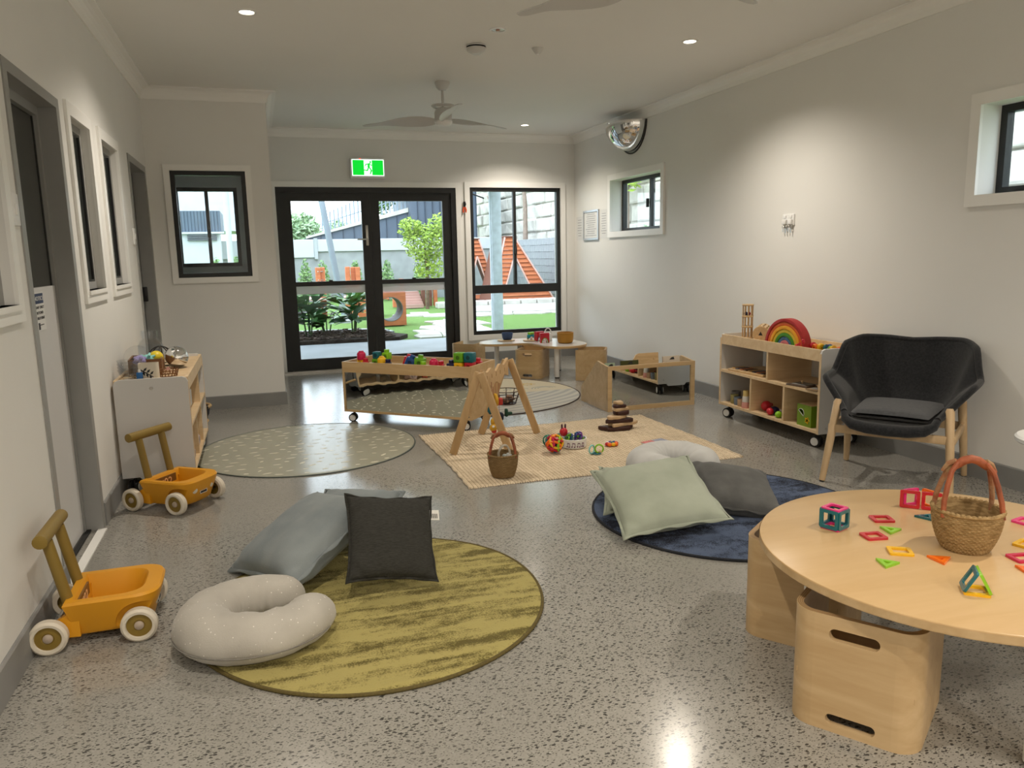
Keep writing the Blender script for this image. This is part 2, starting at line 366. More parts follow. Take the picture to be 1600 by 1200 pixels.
struct(sweep(ring, cove, True).build('trim_1', m_trim, smooth=False, recalc=True), 'white coved cornice round the ceiling')
skp = [(0, 0), (0.012, 0), (0.012, .112), (0.008, .118), (0, .118)]
for nm, pl in (('baseboard_left', [(XL, 3.36), (XL, YF)]), ('baseboard_left_middle', [(XL, 6.15), (XL, 4.158)]), ('baseboard_alcove', [(XJ, YB), (XJ, YJ), (XL, YJ), (XL, 7.075)]),
               ('baseboard_right', [(XR, YF), (XR, YB), (2.33, YB)])):
    struct(sweep(pl, skp, False).build(nm, m_skirt, smooth=False, recalc=True), None)

def framed(name, axis, p, u0, u1, z0, z1, trim=0.062, lip=0.014, mat=None, parent=None, wallside=1, bottom=True):
    """architrave round an opening on wall face p; wallside = direction into the room"""
    mb = MB(); a, b = p, p+wallside*lip; lo, hi = min(a, b), max(a, b)
    zb = z0-trim if bottom else 0
    cells = [(u0-trim, u0, zb, z1+trim), (u1, u1+trim, zb, z1+trim), (u0, u1, z1, z1+trim)] + ([(u0, u1, z0-trim, z0)] if bottom else [])
    for (a0, a1, b0, b1) in cells:
        if axis == 'x': mb.box(lo, hi, a0, a1, b0, b1)
        else: mb.box(a0, a1, lo, hi, b0, b1)
    return mb.build(name, mat or m_trim, parent, smooth=False)
def bars(axis, p0, p1, rects):
    mb = MB()
    for (a0, a1, b0, b1) in rects:
        if axis == 'x': mb.box(p0, p1, a0, a1, b0, b1)
        else: mb.box(a0, a1, p0, p1, b0, b1)
    return mb
def rim(u0, u1, z0, z1, w): return [(u0, u0+w, z0, z1), (u1-w, u1, z0, z1), (u0+w, u1-w, z0, z0+w), (u0+w, u1-w, z1-w, z1)]
def window(name, label, axis, face, side, depth, u0, u1, z0, z1, fw=0.04, sashes=None, trim=0.062, lip=0.02, fd=0.05, mullion=None, rail=None, latch=None):
    """face: inner wall face, side: +1/-1 direction into the room, depth: how far the frame sits behind that face"""
    w = D.objects.new(name, None); COL.objects.link(w); struct(w, label)
    if trim: framed('architrave', axis, face, u0, u1, z0, z1, trim, lip, parent=w, wallside=side)
    f0 = face-side*depth; f1 = f0-side*fd; lo, hi = min(f0, f1), max(f0, f1)
    bars(axis, lo, hi, rim(u0, u1, z0, z1, fw)).build('frame', m_alum, w, smooth=False)
    ztop = z0
    if rail:
        bars(axis, lo, hi, [(u0+fw, u1-fw, rail[0], rail[1])]).build('rail', m_alum, w, smooth=False); ztop = rail[1]
        g = (lo+hi)/2; bars(axis, g-.003, g+.003, [(u0+fw, u1-fw, z0+fw, rail[0])]).build('pane', m_glass, w, smooth=False)
    zz = (rail[1] if rail else z0+fw)
    if mullion:
        bars(axis, lo+.006, hi+.004, [(mullion-.018, mullion+.018, zz, z1-fw)]).build('mullion', m_alum, w, smooth=False)
        panes = [(u0+fw, mullion-.018), (mullion+.018, u1-fw)]
    else: panes = [(u0+fw, u1-fw)]
    g = (lo+hi)/2
    for (a, b) in panes:
        bars(axis, g-.003, g+.003, [(a, b, zz, z1-fw)]).build('pane', m_glass, w, smooth=False)
    if latch:
        q = f0+side*.008; lo2, hi2 = min(f0, q), max(f0, q)
        mb = MB().rbox(lo2-.01, hi2+.012, latch[0]-.012, latch[0]+.012, latch[1]-.045, latch[1]+.045, .006) if axis == 'x' else MB().rbox(latch[0]-.012, latch[0]+.012, lo2-.01, hi2+.012, latch[1]-.045, latch[1]+.045, .006)
        mb.build('latch', m_black, w)
    return w
window('window_1', 'tall dark-framed window beside the double doors', 'y', YB, -1, 0.008, 2.440, 3.595, 0.330, 2.086, fw=0.045, mullion=3.005, rail=(0.83, 0.93), latch=(3.01, 1.34))
window('window_2', 'small high sliding window near the far corner, grey stone wall beyond', 'x', XR, -1, 0.13, 6.868, 8.010, 1.522, 2.078, fw=0.035, mullion=7.36, latch=(7.40, 1.80))
window('window_3', 'high window at the right edge above the armchair', 'x', XR, -1, 0.13, 2.15, 3.342, 1.572, 2.048, fw=0.04, mullion=2.7)
window('window_4', 'dark-framed internal window in the projecting wall', 'y', YJ, -1, 0.0, -0.648, -0.052, 1.158, 2.045, fw=0.036, trim=0.048)
window('window_5', 'outer window of the small store room', 'y', YB, -1, 0.03, -0.800, -0.165, 1.23, 2.07, fw=0.04, mullion=-0.48, trim=0.0, latch=(-0.48, 1.50))
for k, (h, nm) in enumerate(((LH[0], 'cut off by the left edge of the photo'), (LH[2], 'right beside the near doorway'), (LH[3], 'nearer the far doorway'))):
    w = D.objects.new('window_%d' % (6+k), None); COL.objects.link(w); struct(w, 'narrow internal window with white surround, '+nm)
    framed('architrave', 'x', XL, h[0], h[1], h[2], h[3], 0.062, 0.014, parent=w, wallside=1)
    MB().box(XL-.14, XL+.022, h[0]-.01, h[1]+.01, h[2]-.02, h[2]).build('sill', m_trim, w, smooth=False)
    bars('x', XL-.065, XL-.032, rim(h[0], h[1], h[2], h[3], .038)).build('frame', m_greyjamb, w, smooth=False)
    bars('x', XL-.052, XL-.046, [(h[0]+.038, h[1]-.038, h[2]+.038, h[3]-.038)]).build('pane', m_glass, w, smooth=False)
    bars('x', XL-.046, XL-.034, [(h[1]-.050, h[1]-.038, h[2]+.05, h[3]-.05)]).build('seal', m_black, w, smooth=False)

# ---- glazed double doors
d1 = D.objects.new('door_1', None); COL.objects.link(d1); struct(d1, 'black aluminium glazed double doors to the garden')
framed('architrave', 'y', YB, 0.232, 2.270, 0, 2.080, 0.060, 0.016, parent=d1, wallside=-1, bottom=False)
bars('y', YB-.006, YB+.10, [(0.232, 0.292, 0, 2.08), (2.210, 2.270, 0, 2.08), (0.292, 2.210, 2.02, 2.08)]).build('frame', m_alum, d1, smooth=False)
MB().box(0.2, 2.30, YB-.03, YB+.22, 0, 0.022).build('threshold', m_steel, d1, smooth=False)
mid = 1.265
for (a, b, hs) in ((0.292, mid-.0006, 1), (mid+.0006, 2.210, -1)):
    leaf = D.objects.new('door_leaf', None); COL.objects.link(leaf); leaf.parent = d1
    st = 0.10
    bars('y', YB+.02, YB+.065, [(a, a+st, .022, 2.02), (b-st, b, .022, 2.02), (a+st, b-st, .022, .155), (a+st, b-st, 1.93, 2.02), (a+st, b-st, .985, 1.035)]).build('leaf_frame', m_alum, leaf, smooth=False)
    for (q0, q1) in ((.155, .985), (1.035, 1.93)):
        bars('y', YB+.038, YB+.044, [(a+st, b-st, q0, q1)]).build('pane', m_glass, leaf, smooth=False)
    bars('y', YB+.034, YB+.037, [(a+st, b-st, .895, .985)]).build('safety_band', m_film, leaf, smooth=False)
    MB().box((a+b)/2-.02, (a+b)/2+.02, YB+.005, YB+.02, 1.03, 1.05).build('catch', m_black, leaf, smooth=False)
    if hs > 0:
        hd = MB().rbox(b-.065, b-.035, YB+.006, YB+.02, 1.43, 1.66, .003).build('handle_plate', m_steel, leaf)
        MB().tube([(b-.05, YB+.01, 1.50), (b-.05, YB-.035, 1.50), (b-.07, YB-.042, 1.50), (b-.17, YB-.042, 1.50)], .009, 8).build('lever', m_steel, hd)

# ---- near left doorway: grey jamb, white half-panelled sliding door with notice
d2 = D.objects.new('door_2', None); COL.objects.link(d2); struct(d2, 'white staff door with dark upper glass in a grey frame')
y0, y1 = 3.35, 4.118
bars('x', XL-.14, XL+.006, [(y0-.032, y0+.02, 0, 2.045), (y1-.02, y1+.035, 0, 2.045), (y0+.02, y1-.02, 2.0, 2.045)]).build('frame', m_greyjamb, d2, smooth=False)
bars('x', XL-.11, XL-.07, [(y0+.02, y0+.05, 0, 2.0), (y1-.05, y1-.02, 0, 2.0), (y0+.05, y1-.05, 1.96, 2.0)]).build('door_stop', m_greyjamb, d2, smooth=False)
bars('x', XL-.108, XL-.075, [(y0+.052, y1-.062, 0.012, 1.205)]).build('lower_panel', m_lam, d2, smooth=False)
bars('x', XL-.102, XL-.088, [(y0+.052, y1-.062, 1.205, 1.955)]).build('upper_glass', M('smoked_dark_glass', (0.028, 0.029, 0.026), 0.12, var=0.05, vscale=3), d2, smooth=False)
bars('x', XL-.104, XL-.085, [(y1-.062, y1-.05, 0.012, 1.955)]).build('seal', m_black, d2, smooth=False)
MB().box(XL-.072, XL-.050, y0+.02, y1-.02, 0, .008).build('floor_track', m_rubber, d2, smooth=False)
MB().box(XL-.02, XL+.02, y0+.02, y1-.02, 0, .006).build('threshold_strip', m_trim, d2, smooth=False)
# ---- far left doorway
d3 = D.objects.new('door_3', None); COL.objects.link(d3); struct(d3, 'grey-framed doorway in the left wall by the projecting wall')
y0, y1 = 6.20, 7.03
bars('x', XL-.14, XL+.008, [(y0-.035, y0+.02, 0, 2.06), (y1-.02, y1+.035, 0, 2.06), (y0+.02, y1-.02, 2.01, 2.06)]).build('frame', m_greyjamb, d3, smooth=False)
bars('x', XL-.13, XL-.09, [(y0+.022, y1-.03, 0.01, 2.005)]).build('door_leaf', M('grey_door_leaf', (0.24, 0.25, 0.26), 0.4, var=0.03, vscale=4), d3, smooth=False)
bars('x', XL-.126, XL-.088, [(y1-.030, y1-.02, 0.01, 2.0)]).build('seal', m_black, d3, smooth=False)
MB().rbox(XL-.09, XL-.05, y1-.10, y1-.07, .98, 1.10, .006).build('handle', m_black, d3)
# notice on the staff door
nt = thing('notice_sign', 'small white notice with blue heading on the staff door', 'sign', (XL-.0735, 3.745, 1.105))
m_paper = M('white_paper', (0.72, 0.72, 0.71), 0.6, var=0.02, vscale=10)
m_ink = M('dark_ink', (0.02, 0.02, 0.022), 0.6, var=0.05, vscale=20); m_blue = M('notice_blue', (0.012, 0.03, 0.10), 0.5, var=0.05, vscale=20)
MB().box(-.001, .001, -.055, .055, -.085, .085).build('backing', m_paper, nt, smooth=False)
MB().box(.001, .0016, -.05, .05, .035, .08).build('heading_band', m_blue, nt, smooth=False)
RT = (PI/2, 0, PI/2)
text_mesh('heading_text', 'NOTICE', .027, m_paper, nt, (.0022, 0, .057), RT)
for i, t in enumerate(('STAFF ONLY', 'BEYOND', 'THIS POINT')): text_mesh('notice_text', t, .0175, m_ink, nt, (.0016, 0, .018-.024*i), RT)
MB().box(.001, .0016, -.03, -.012, -.08, -.05).box(.001, .0016, -.012, .03, -.062, -.058).build('notice_drawing', m_ink, nt, smooth=False)
nt.scale = (1, 1.45, .95)
# wall switches
for (p, lb) in (((XL, 3.255, 1.50), 'white light switch beside the near left doorway'), ((XL, 6.10, 1.48), 'white light switch by the far left doorway')):
    t = thing('light_switch', lb, 'switch', p); MB().rbox(0, .011, -.036, .036, -.058, .058, .004).build('plate', m_white, t)
    MB().rbox(.010, .016, -.014, .014, -.02, .02, .003).build('rocker', m_white, t)
t = thing('power_outlet', 'white double power outlet with hanging keys on the right wall', 'outlet', (XR, 4.93, 1.512))
MB().rbox(-.012, 0, -.065, .065, -.042, .042, .005).build('plate', m_white, t)
for s in (-1, 1):
    MB().rbox(-.019, -.011, s*.033-.012, s*.033+.012, .012, .032, .003).build('rocker', m_white, t)
    MB().rbox(-.030, -.011, s*.033-.022, s*.033+.022, -.034, .004, .006).build('safety_plug', m_white, t)
for i in range(4):
    y = -.045+.03*i; mb = MB().tube([(-.02+.012*math.cos(a)*0, y+.010*math.cos(a), -.052+.010*math.sin(a)) for a in [q*PI/5 for q in range(10)]], .002, 5, closed=True)
    mb.box(-.022, -.019, y-.004, y+.004, -.095+.008*(i % 2), -.062).build('key', m_steel, t)

# ================================================================== ceiling fittings
m_lens_on = M('lit_lamp_lens', (1, 1, 1), 0.4, emit=(1.0, 0.90, 0.72), estr=14.0)
m_fan = M('fan_white', (0.58, 0.575, 0.56), 0.4, var=0.01, vscale=5)
lamp_n = 0
def downlight(x, y, lb, lit=True, watt=LAMP_W):
    t = thing('downlight', lb, 'downlight', (x, y, H), group=None)
    MB().lathe([(.040, .0), (.040, -.004), (.044, -.007), (.054, -.006), (.057, 0)], 28).build('trim_ring', m_white, t)
    MB().lathe([(0.0005, -.003), (.040, -.003)], 24).build('lens', m_lens_on if lit else M('unlit_lens', (0.45, 0.42, 0.40), 0.2, var=0.1, vscale=60), t)
    if not lit:
        MB().lathe([(.0005, -.010), (.010, -.010), (.014, -.003)], 16).build('sensor_eye', M('sensor_amber', (0.45, 0.22, 0.14), 0.3, var=0.1, vscale=80), t); return
    ld = D.lights.new('downlight_lamp', 'SPOT'); ld.energy = watt; ld.color = LAMP_COL; ld.spot_size = math.radians(138 if y > 0 else 165); ld.spot_blend = 0.9; ld.shadow_soft_size = 0.035
    lo = D.objects.new('downlight_lamp', ld); COL.objects.link(lo); lo.parent = t; lo.location = (0, 0, -.02)
downlight(0.04, 4.92, 'lit recessed downlight in the ceiling nearest the left wall')
downlight(2.885, 4.87, 'lit recessed downlight in the ceiling nearest the right wall')
downlight(2.902, 8.35, 'lit recessed downlight beyond the ceiling fan near the far wall')
downlight(1.541, 4.92, 'unlit flat round ceiling light between the two lit downlights', lit=False)
for i, (x, y, lb) in enumerate(((0.04, 1.45, 'recessed downlight overhead on the left, above the frame'), (2.885, 1.45, 'recessed downlight overhead above the round table'),
                                (0.04, -1.6, 'unseen fill downlight added behind the viewer on the left'), (1.46, -1.6, 'unseen fill downlight added behind the viewer in the middle'), (2.885, -1.6, 'unseen fill downlight added behind the viewer on the right'))): downlight(x, y, lb, watt=LAMP_W*(1.0 if y > 0 else 1.7))  # unseen rear row added as fill light, with stronger and wider beams
t = thing('smoke_detector', 'round white smoke detector on the ceiling', 'detector', (1.504, 5.30, H))
MB().lathe([(.0005, 0), (.062, 0), (.066, -.006), (.066, -.012)], 32).build('base', m_fan, t)
MB().lathe([(.050, -.012), (.050, -.022), (.060, -.024)], 32).build('vent_gap', m_black, t)
MB().lathe([(.066, -.021), (.068, -.028), (.060, -.042), (.040, -.052), (.034, -.052), (.030, -.060), (.0005, -.061)], 32).build('cover', m_fan, t)
t = thing('ceiling_sensor', 'small white cone-shaped sensor on the ceiling', 'sensor', (1.938, 5.28, H))
MB().lathe([(.042, 0), (.040, -.006), (.018, -.036), (.014, -.040), (.0005, -.040)], 24).build('body', m_fan, t)
MB().lathe([(.010, -.040), (.008, -.046), (.0005, -.047)], 14).build('eye', m_white, t)

def fan(x, y, r, ang, lb, zhub=2.40):
    t = thing('ceiling_fan', lb, 'fan', (x, y, H)); dz = zhub-H
    MB().lathe([(.0005, 0), (.060, 0), (.062, -.012), (.050, -.045), (.030, -.065), (.0005, -.067)], 28).build('canopy', m_fan, t)
    MB().cyl((0, 0, -.06), (0, 0, dz+.10), .011, n=12).build('downrod', m_fan, t)
    MB().lathe([(.095, dz+.118), (.098, dz+.112), (.085, dz+.100), (.072, dz+.098), (.072, dz+.106), (.095, dz+.118)], 36).build('upper_ring', m_fan, t)
    MB().lathe([(.0005, dz+.10), (.030, dz+.10), (.060, dz+.085), (.072, dz+.06), (.072, dz-.01), (.0005, dz-.01)], 36).build('motor_housing', m_fan, t)
    MB().lathe([(.074, dz-.008), (.074, dz-.020), (.060, dz-.038), (.030, dz-.048), (.0005, dz-.050)], 36).build('bottom_cap', m_white, t)
    mb = MB()
    def bl(u, v):
        q = .07+u*(r-.07); w = (.055+.10*math.sin(min(1, u*1.35)*PI)**.8*(1-.35*u))*(1 if u < .97 else .5); tw = (1-u)*.5+.08
        s = (v-.5)*w; return (q, s*math.cos(tw)-.02*math.sin(u*PI), s*math.sin(tw)+.012*math.sin(u*PI))
    n1, n2 = 18, 6
    top = [[bl(i/n1, j/n2) for j in range(n2+1)] for i in range(n1+1)]
    for i in range(n1+1):
        for j in range(n2+1): mb.v.append(top[i][j])
    for i in range(n1+1):
        for j in range(n2+1): mb.v.append((top[i][j][0], top[i][j][1], top[i][j][2]-.006))
    o = (n1+1)*(n2+1)
    for i in range(n1):
        for j in range(n2):
            a, b, c, d = i*(n2+1)+j, i*(n2+1)+j+1, (i+1)*(n2+1)+j+1, (i+1)*(n2+1)+j; mb.f += [(a, d, c, b), (o+a, o+b, o+c, o+d)]
        for j in (0, n2):
            a, d = i*(n2+1)+j, (i+1)*(n2+1)+j; mb.f.append((a, d, o+d, o+a) if j else (a, o+a, o+d, d))
    for i in (0, n1):
        for j in range(n2):
            a, b = i*(n2+1)+j, i*(n2+1)+j+1; mb.f.append((a, b, o+b, o+a))
    me = mb.mesh('fan_blade', m_fan)
    for k in range(3): child('blade', me, t, (0, 0, dz), (0, 0, ang+k*2*PI/3))
fan(1.535, 6.457, 0.72, math.radians(-93), 'white three-blade ceiling fan in front of the exit sign')
fan(1.60, 3.10, 0.62, math.radians(127), 'white ceiling fan at the top edge, only two blade tips showing')

# exit sign
m_green = M('exit_green', (0.0, 0.35, 0.02), 0.5, emit=(0.0, 0.62, 0.03), estr=0.9)
m_exitw = M('exit_white', (0.9, 0.95, 0.92), 0.5, emit=(0.85, 1.0, 0.93), estr=1.05)
t = thing('exit_sign', 'illuminated green exit sign with running figure above the double doors', 'sign', (1.25, YB, 2.285))
MB().rbox(-.195, .195, -.075, 0, -.115, .115, .012).build('housing', m_white, t)
MB().box(-.178, .178, -.082, -.074, -.085, .092).build('diffuser', m_exitw, t, smooth=False)
for (a, b) in ((-.170, -.045), (.045, .170)): MB().box(a, b, -.0845, -.082, -.078, .085).build('green_panel', m_green, t, smooth=False)
fig = MB(); TM = Matrix.Translation((0, -.082, 0)) @ RX90 @ Matrix.Scale(.152, 4)
TM = Matrix.Translation((0.004, -.0822, 0.004)) @ Matrix(((.152, 0, 0, 0), (0, 0, -1, 0), (0, .152, 0, 0), (0, 0, 0, 1)))
for poly in ([(c[0]*.07+.16, c[1]*.07+.40) for c in circ(1, 14)], [(-.02, .30), (.13, .33), (.10, .02), (-.04, -.02), (-.06, .12)], [(.10, .30), (.20, .12), (.36, .20), (.35, .26), (.22, .19), (.14, .33)],
             [(-.02, .30), (-.20, .27), (-.26, .10), (-.20, .09), (-.15, .21), (-.02, .22)], [(.10, .04), (.02, .02), (.16, -.20), (.08, -.46), (.16, -.48), (.27, -.20)], [(-.03, .02), (.06, .00), (-.06, -.26), (-.36, -.20), (-.36, -.14), (-.12, -.17)]):
    fig.prism(poly, 0, .002, TM)
fig.build('running_figure', m_green, t, smooth=False)
MB().sphere((-.085, -.078, .100), .006, 8).build('indicator', M('red_led', (0.9, 0.05, 0.03), 0.4, emit=(1, .05, .02), estr=2), t)

# dome mirror
t = thing('dome_mirror', 'convex quarter-dome safety mirror high on the right wall', 'mirror', (XR, 7.50, 2.604))
R_ = .300
def dm(u, v):
    a = -PI/2+PI*u; b = PI/2*v
    return (-R_*math.cos(a)*math.sin(b)*.9-.012, R_*math.sin(a)*math.sin(b), -R_*math.cos(b)*.92)
MB().grid(dm, 36, 18).build('dome', m_chrome, t, ang=80)
MB().tube([(-.006, .312*math.sin(a), -.312*math.cos(a)*.95) for a in [(-PI/2+PI*i/30) for i in range(31)]], .008, 8).build('rim', m_black, t)
MB().prism([(-.008-.9*R_*math.cos(a), R_*math.sin(a)) for a in [(-PI/2+PI*i/24) for i in range(25)]], -.004, .002).build('top_plate', m_white, t, smooth=False)

# wall papers near the far corner
def sheet(name, lb, y0, y1, z0, z1, frame, lines):
    t = thing(name, lb, 'frame' if frame else 'paper', (XR, (y0+y1)/2, (z0+z1)/2)); w, h = y1-y0, z1-z0
    if frame:
        bars('x', -.018, 0, rim(-w/2, w/2, -h/2, h/2, .022)).build('frame', M('silver_frame', (0.45, 0.46, 0.47), 0.3, metal=0.8, var=0.03, vscale=20), t, smooth=False)
        MB().box(-.010, -.002, -w/2+.02, w/2-.02, -h/2+.02, h/2-.02).build('certificate', m_paper, t, smooth=False)
    else: MB().box(-.002, 0, -w/2, w/2, -h/2, h/2).build('page', m_paper, t, smooth=False)
    mb = MB(); x = -.0108 if frame else -.0026
    rr = random.Random(3)
    for i in range(lines):
        zz = h/2*.72-i*h*.78/lines; ww = w*.36*rr.uniform(.6, 1); mb.box(x, x+.0005, -ww, ww, zz-.003, zz+.003)
    mb.build('print', M('grey_print', (0.32, 0.32, 0.34), 0.6, var=0.1, vscale=30), t, smooth=False); return t
sheet('framed_certificate', 'silver-framed certificate on the wall by the small window', 8.33, 8.77, 1.445, 1.79, True, 11)
sheet('wall_notice', 'pale printed sheet between the certificate and the corner', 8.80, 9.01, 1.45, 1.73, False, 7)
sheet('wall_leaflet', 'clear-covered leaflet between the certificate and the small window', 8.10, 8.31, 1.46, 1.78, False, 9)
# bulb on a hook beside the window
t = thing('hand_pruners', 'small secateurs with orange handles hanging between doors and window', 'tool', (2.372, YB-.015, 1.87))
MB().tube([(0, 0, .05), (0.004, -.004, .02), (0, 0, -.01)], [.014, .017, .010], 8).build('grip', m_black, t)
for s in (-1, 1): MB().tube([(s*.008, 0, -.01), (s*.017, -.002, -.045), (s*.015, 0, -.075)], [.009, .011, .008], 8).build('handle', M('orange_red_plastic', (0.75, 0.10, 0.03), 0.4, var=0.03, vscale=10), t)
MB().tube([(-.045, 0, -.13), (-.02, 0, -.085), (0, 0, -.07), (.02, 0, -.085), (.045, 0, -.13)], .0025, 5).build('wire', m_steel, t)

# ================================================================== rugs
def fabric(name, c1, c2, sc, bump=0.3, rough=0.95, stretch=(1, 1, 1), sheen=0.2, bsc=220): return M(name, c1, rough, col2=c2, vscale=sc, bump=bump, bscale=bsc, stretch=stretch, sheen=sheen, spec=0.1, detail=4)
def round_rug(name, lb, x, y, r, mat, edge, th=.012, wob=.006, pile=True, z=0.0):
    t = thing(name, lb, 'rug', (x, y, z)); mb = MB(); n = 128; rings = 40
    rr = random.Random(name); ph = [rr.uniform(0, 6) for _ in range(4)]
    def R(a): return r*(1+wob*math.sin(3*a+ph[0])+wob*.6*math.sin(5*a+ph[1]))
    def zz(q, a):
        if not pile: return th
        p = Vector((q*math.cos(a)*7, q*math.sin(a)*7, ph[2])); return th+.0035*noise.noise(p)+.0025*noise.noise(p*3.1)
    mb.v.append((0, 0, th))
    for k in range(1, rings+1):
        f = k/rings*.992
        for i in range(n):
            a = 2*PI*i/n; mb.v.append((R(a)*f*math.cos(a), R(a)*f*math.sin(a), zz(f*r, a) if k < rings else th*.8))
    for i in range(n): mb.f.append((0, 1+i, 1+(i+1) % n))
    for k in range(rings-1):
        for i in range(n):
            a, b = 1+k*n+i, 1+k*n+(i+1) % n; mb.f.append((a, a+n, b+n, b))
    mb.build('pile' if pile else 'mat_face', mat, t, ang=60)
    MB().tube([(R(a)*math.cos(a), R(a)*math.sin(a), th*.5) for a in [2*PI*i/n for i in range(n)]], th*.55, 8, closed=True).build('binding', edge, t)
    return t
# olive velvet pile with brushed bands
def pile_mat(name, c1, c2, bandscale, ang, clump=30):
    mt = M(name, c1, 0.9, spec=0.1, sheen=0.06); N, L, b = nodes_of(mt)
    tc = [n for n in N if n.type == 'TEX_COORD'][0]; mp = [n for n in N if n.type == 'MAPPING'][0]; mp.inputs['Rotation'].default_value = (0, 0, ang); mp.inputs['Scale'].default_value = (1.0, bandscale, 1)
    n1 = N.new('ShaderNodeTexNoise'); n1.inputs['Scale'].default_value = 2.2; n1.inputs['Detail'].default_value = 3; n1.inputs['Distortion'].default_value = .5; L.new(mp.outputs['Vector'], n1.inputs['Vector'])
    n2 = N.new('ShaderNodeTexNoise'); n2.inputs['Scale'].default_value = 160; n2.inputs['Detail'].default_value = 3; L.new(tc.outputs['Object'], n2.inputs['Vector'])
    n4 = N.new('ShaderNodeTexNoise'); n4.inputs['Scale'].default_value = clump; n4.inputs['Detail'].default_value = 2; L.new(tc.outputs['Object'], n4.inputs['Vector'])
    a1 = N.new('ShaderNodeMath'); a1.operation = 'MULTIPLY_ADD'; a1.inputs[1].default_value = .55; L.new(n2.outputs['Fac'], a1.inputs[0]); L.new(n1.outputs['Fac'], a1.inputs[2])
    a2 = N.new('ShaderNodeMath'); a2.operation = 'MULTIPLY_ADD'; a2.inputs[1].default_value = .35; L.new(n4.outputs['Fac'], a2.inputs[0]); L.new(a1.outputs[0], a2.inputs[2])
    rp = N.new('ShaderNodeValToRGB'); rp.color_ramp.elements[0].position = .78; rp.color_ramp.elements[1].position = 1.05
    rp.color_ramp.elements[0].color = (*c2, 1); rp.color_ramp.elements[1].color = (*c1, 1); L.new(a2.outputs[0], rp.inputs['Fac']); L.new(rp.outputs['Color'], b.inputs['Base Color'])
    bp = N.new('ShaderNodeBump'); bp.inputs['Strength'].default_value = .6; bp.inputs['Distance'].default_value = .008; L.new(a2.outputs[0], bp.inputs['Height']); L.new(bp.outputs['Normal'], b.inputs['Normal'])
    return mt
m_olive = pile_mat('olive_velvet_pile', (0.38, 0.325, 0.118), (0.12, 0.098, 0.028), 8.0, math.radians(14))
m_navy = pile_mat('navy_velvet_pile', (0.085, 0.115, 0.19), (0.006, 0.009, 0.020), 3.0, math.radians(20))
round_rug('olive_rug', 'round olive-gold velvet rug in the foreground', .333, 2.81, .647, m_olive, M('olive_binding', (0.10, 0.075, 0.02), 0.8, var=0.15, vscale=120))
round_rug('navy_rug', 'round dark navy velvet rug beside the round wooden table', 2.186, 3.239, .683, m_navy, M('navy_binding', (0.012, 0.014, 0.02), 0.8, var=0.15, vscale=120))
# sage terrazzo play mat
def terrazzo():
    mt = M('sage_terrazzo_vinyl', (0.36, 0.355, 0.28), 0.24, spec=0.4, var=0.03, vscale=3); return mt
tm = round_rug('play_mat', 'round sage-green wipeable play mat with cream flecks', .241, 5.423, .742, terrazzo(), M('mat_edge', (0.10, 0.12, 0.11), 0.6, var=0.1, vscale=40), th=.008, wob=.002, pile=False)
rr = random.Random(11); mfl = M('cream_fleck', (0.70, 0.67, 0.54), 0.4, var=0.03, vscale=20); mb = MB(); pts = []
for _ in range(4000):
    a, q = rr.uniform(0, 2*PI), .71*math.sqrt(rr.random()); x, y = q*math.cos(a), q*math.sin(a)
    if all((x-u)**2+(y-v)**2 > .082**2 for u, v in pts): pts.append((x, y))
    if len(pts) > 150: break
for (x, y) in pts:
    l, w, th = rr.uniform(.014, .038), rr.uniform(.007, .012), rr.gauss(.2, .35); k = 6
    poly = [(x+l*math.cos(2*PI*i/k)*math.cos(th)-w*math.sin(2*PI*i/k)*math.sin(th), y+l*math.cos(2*PI*i/k)*math.sin(th)+w*math.sin(2*PI*i/k)*math.cos(th)) for i in range(k)]
    mb.prism(poly, .0082, .0086)
o = mb.build('fleck', mfl, tm, smooth=False); o['kind'] = 'stuff'
# far round rug: plain half with sunbursts, striped half
def striped():
    mt = M('woven_boho', (0.5, 0.46, 0.36), 0.95, spec=0.1); N, L, b = nodes_of(mt)
    tc = [n for n in N if n.type == 'TEX_COORD'][0]; sx = N.new('ShaderNodeSeparateXYZ'); L.new(tc.outputs['Object'], sx.inputs[0])
    wv = N.new('ShaderNodeTexWave'); wv.wave_type = 'RINGS'; wv.rings_direction = 'SPHERICAL'; wv.inputs['Scale'].default_value = 3.4; wv.inputs['Distortion'].default_value = 1.2; wv.inputs['Detail'].default_value = 2
    mp = [n for n in N if n.type == 'MAPPING'][0]; mp.inputs['Location'].default_value = (0.2, -0.9, 0); L.new(mp.outputs['Vector'], wv.inputs['Vector'])
    rp = N.new('ShaderNodeValToRGB'); rp.color_ramp.elements[0].position = .35; rp.color_ramp.elements[1].position = .65
    rp.color_ramp.elements[0].color = (.35, .35, .33, 1); rp.color_ramp.elements[1].color = (.47, .45, .40, 1); L.new(wv.outputs['Fac'], rp.inputs['Fac'])
    gt = N.new('ShaderNodeMath'); gt.operation = 'GREATER_THAN'; gt.inputs[1].default_value = -.06; L.new(sx.outputs['Y'], gt.inputs[0])
    mx = N.new('ShaderNodeMix'); mx.data_type = 'RGBA'; L.new(gt.outputs[0], mx.inputs['Factor']); L.new(rp.outputs['Color'], mx.inputs['A']); mx.inputs['B'].default_value = (.52, .46, .34, 1)
    L.new(mx.outputs['Result'], b.inputs['Base Color']); return mt
br = round_rug('boho_rug', 'round woven rug with grey stripes and mustard suns near the far window', 1.863, 6.854, .961, striped(), M('brown_binding', (0.05, 0.03, 0.028), 0.8, var=0.1, vscale=60), th=.008, wob=.002, pile=False)
m_sun = M('mustard_print', (0.48, 0.34, 0.12), 0.9, var=0.1, vscale=30); m_rain = M('grey_print_yarn', (0.30, 0.30, 0.27), 0.9, var=0.1, vscale=30)
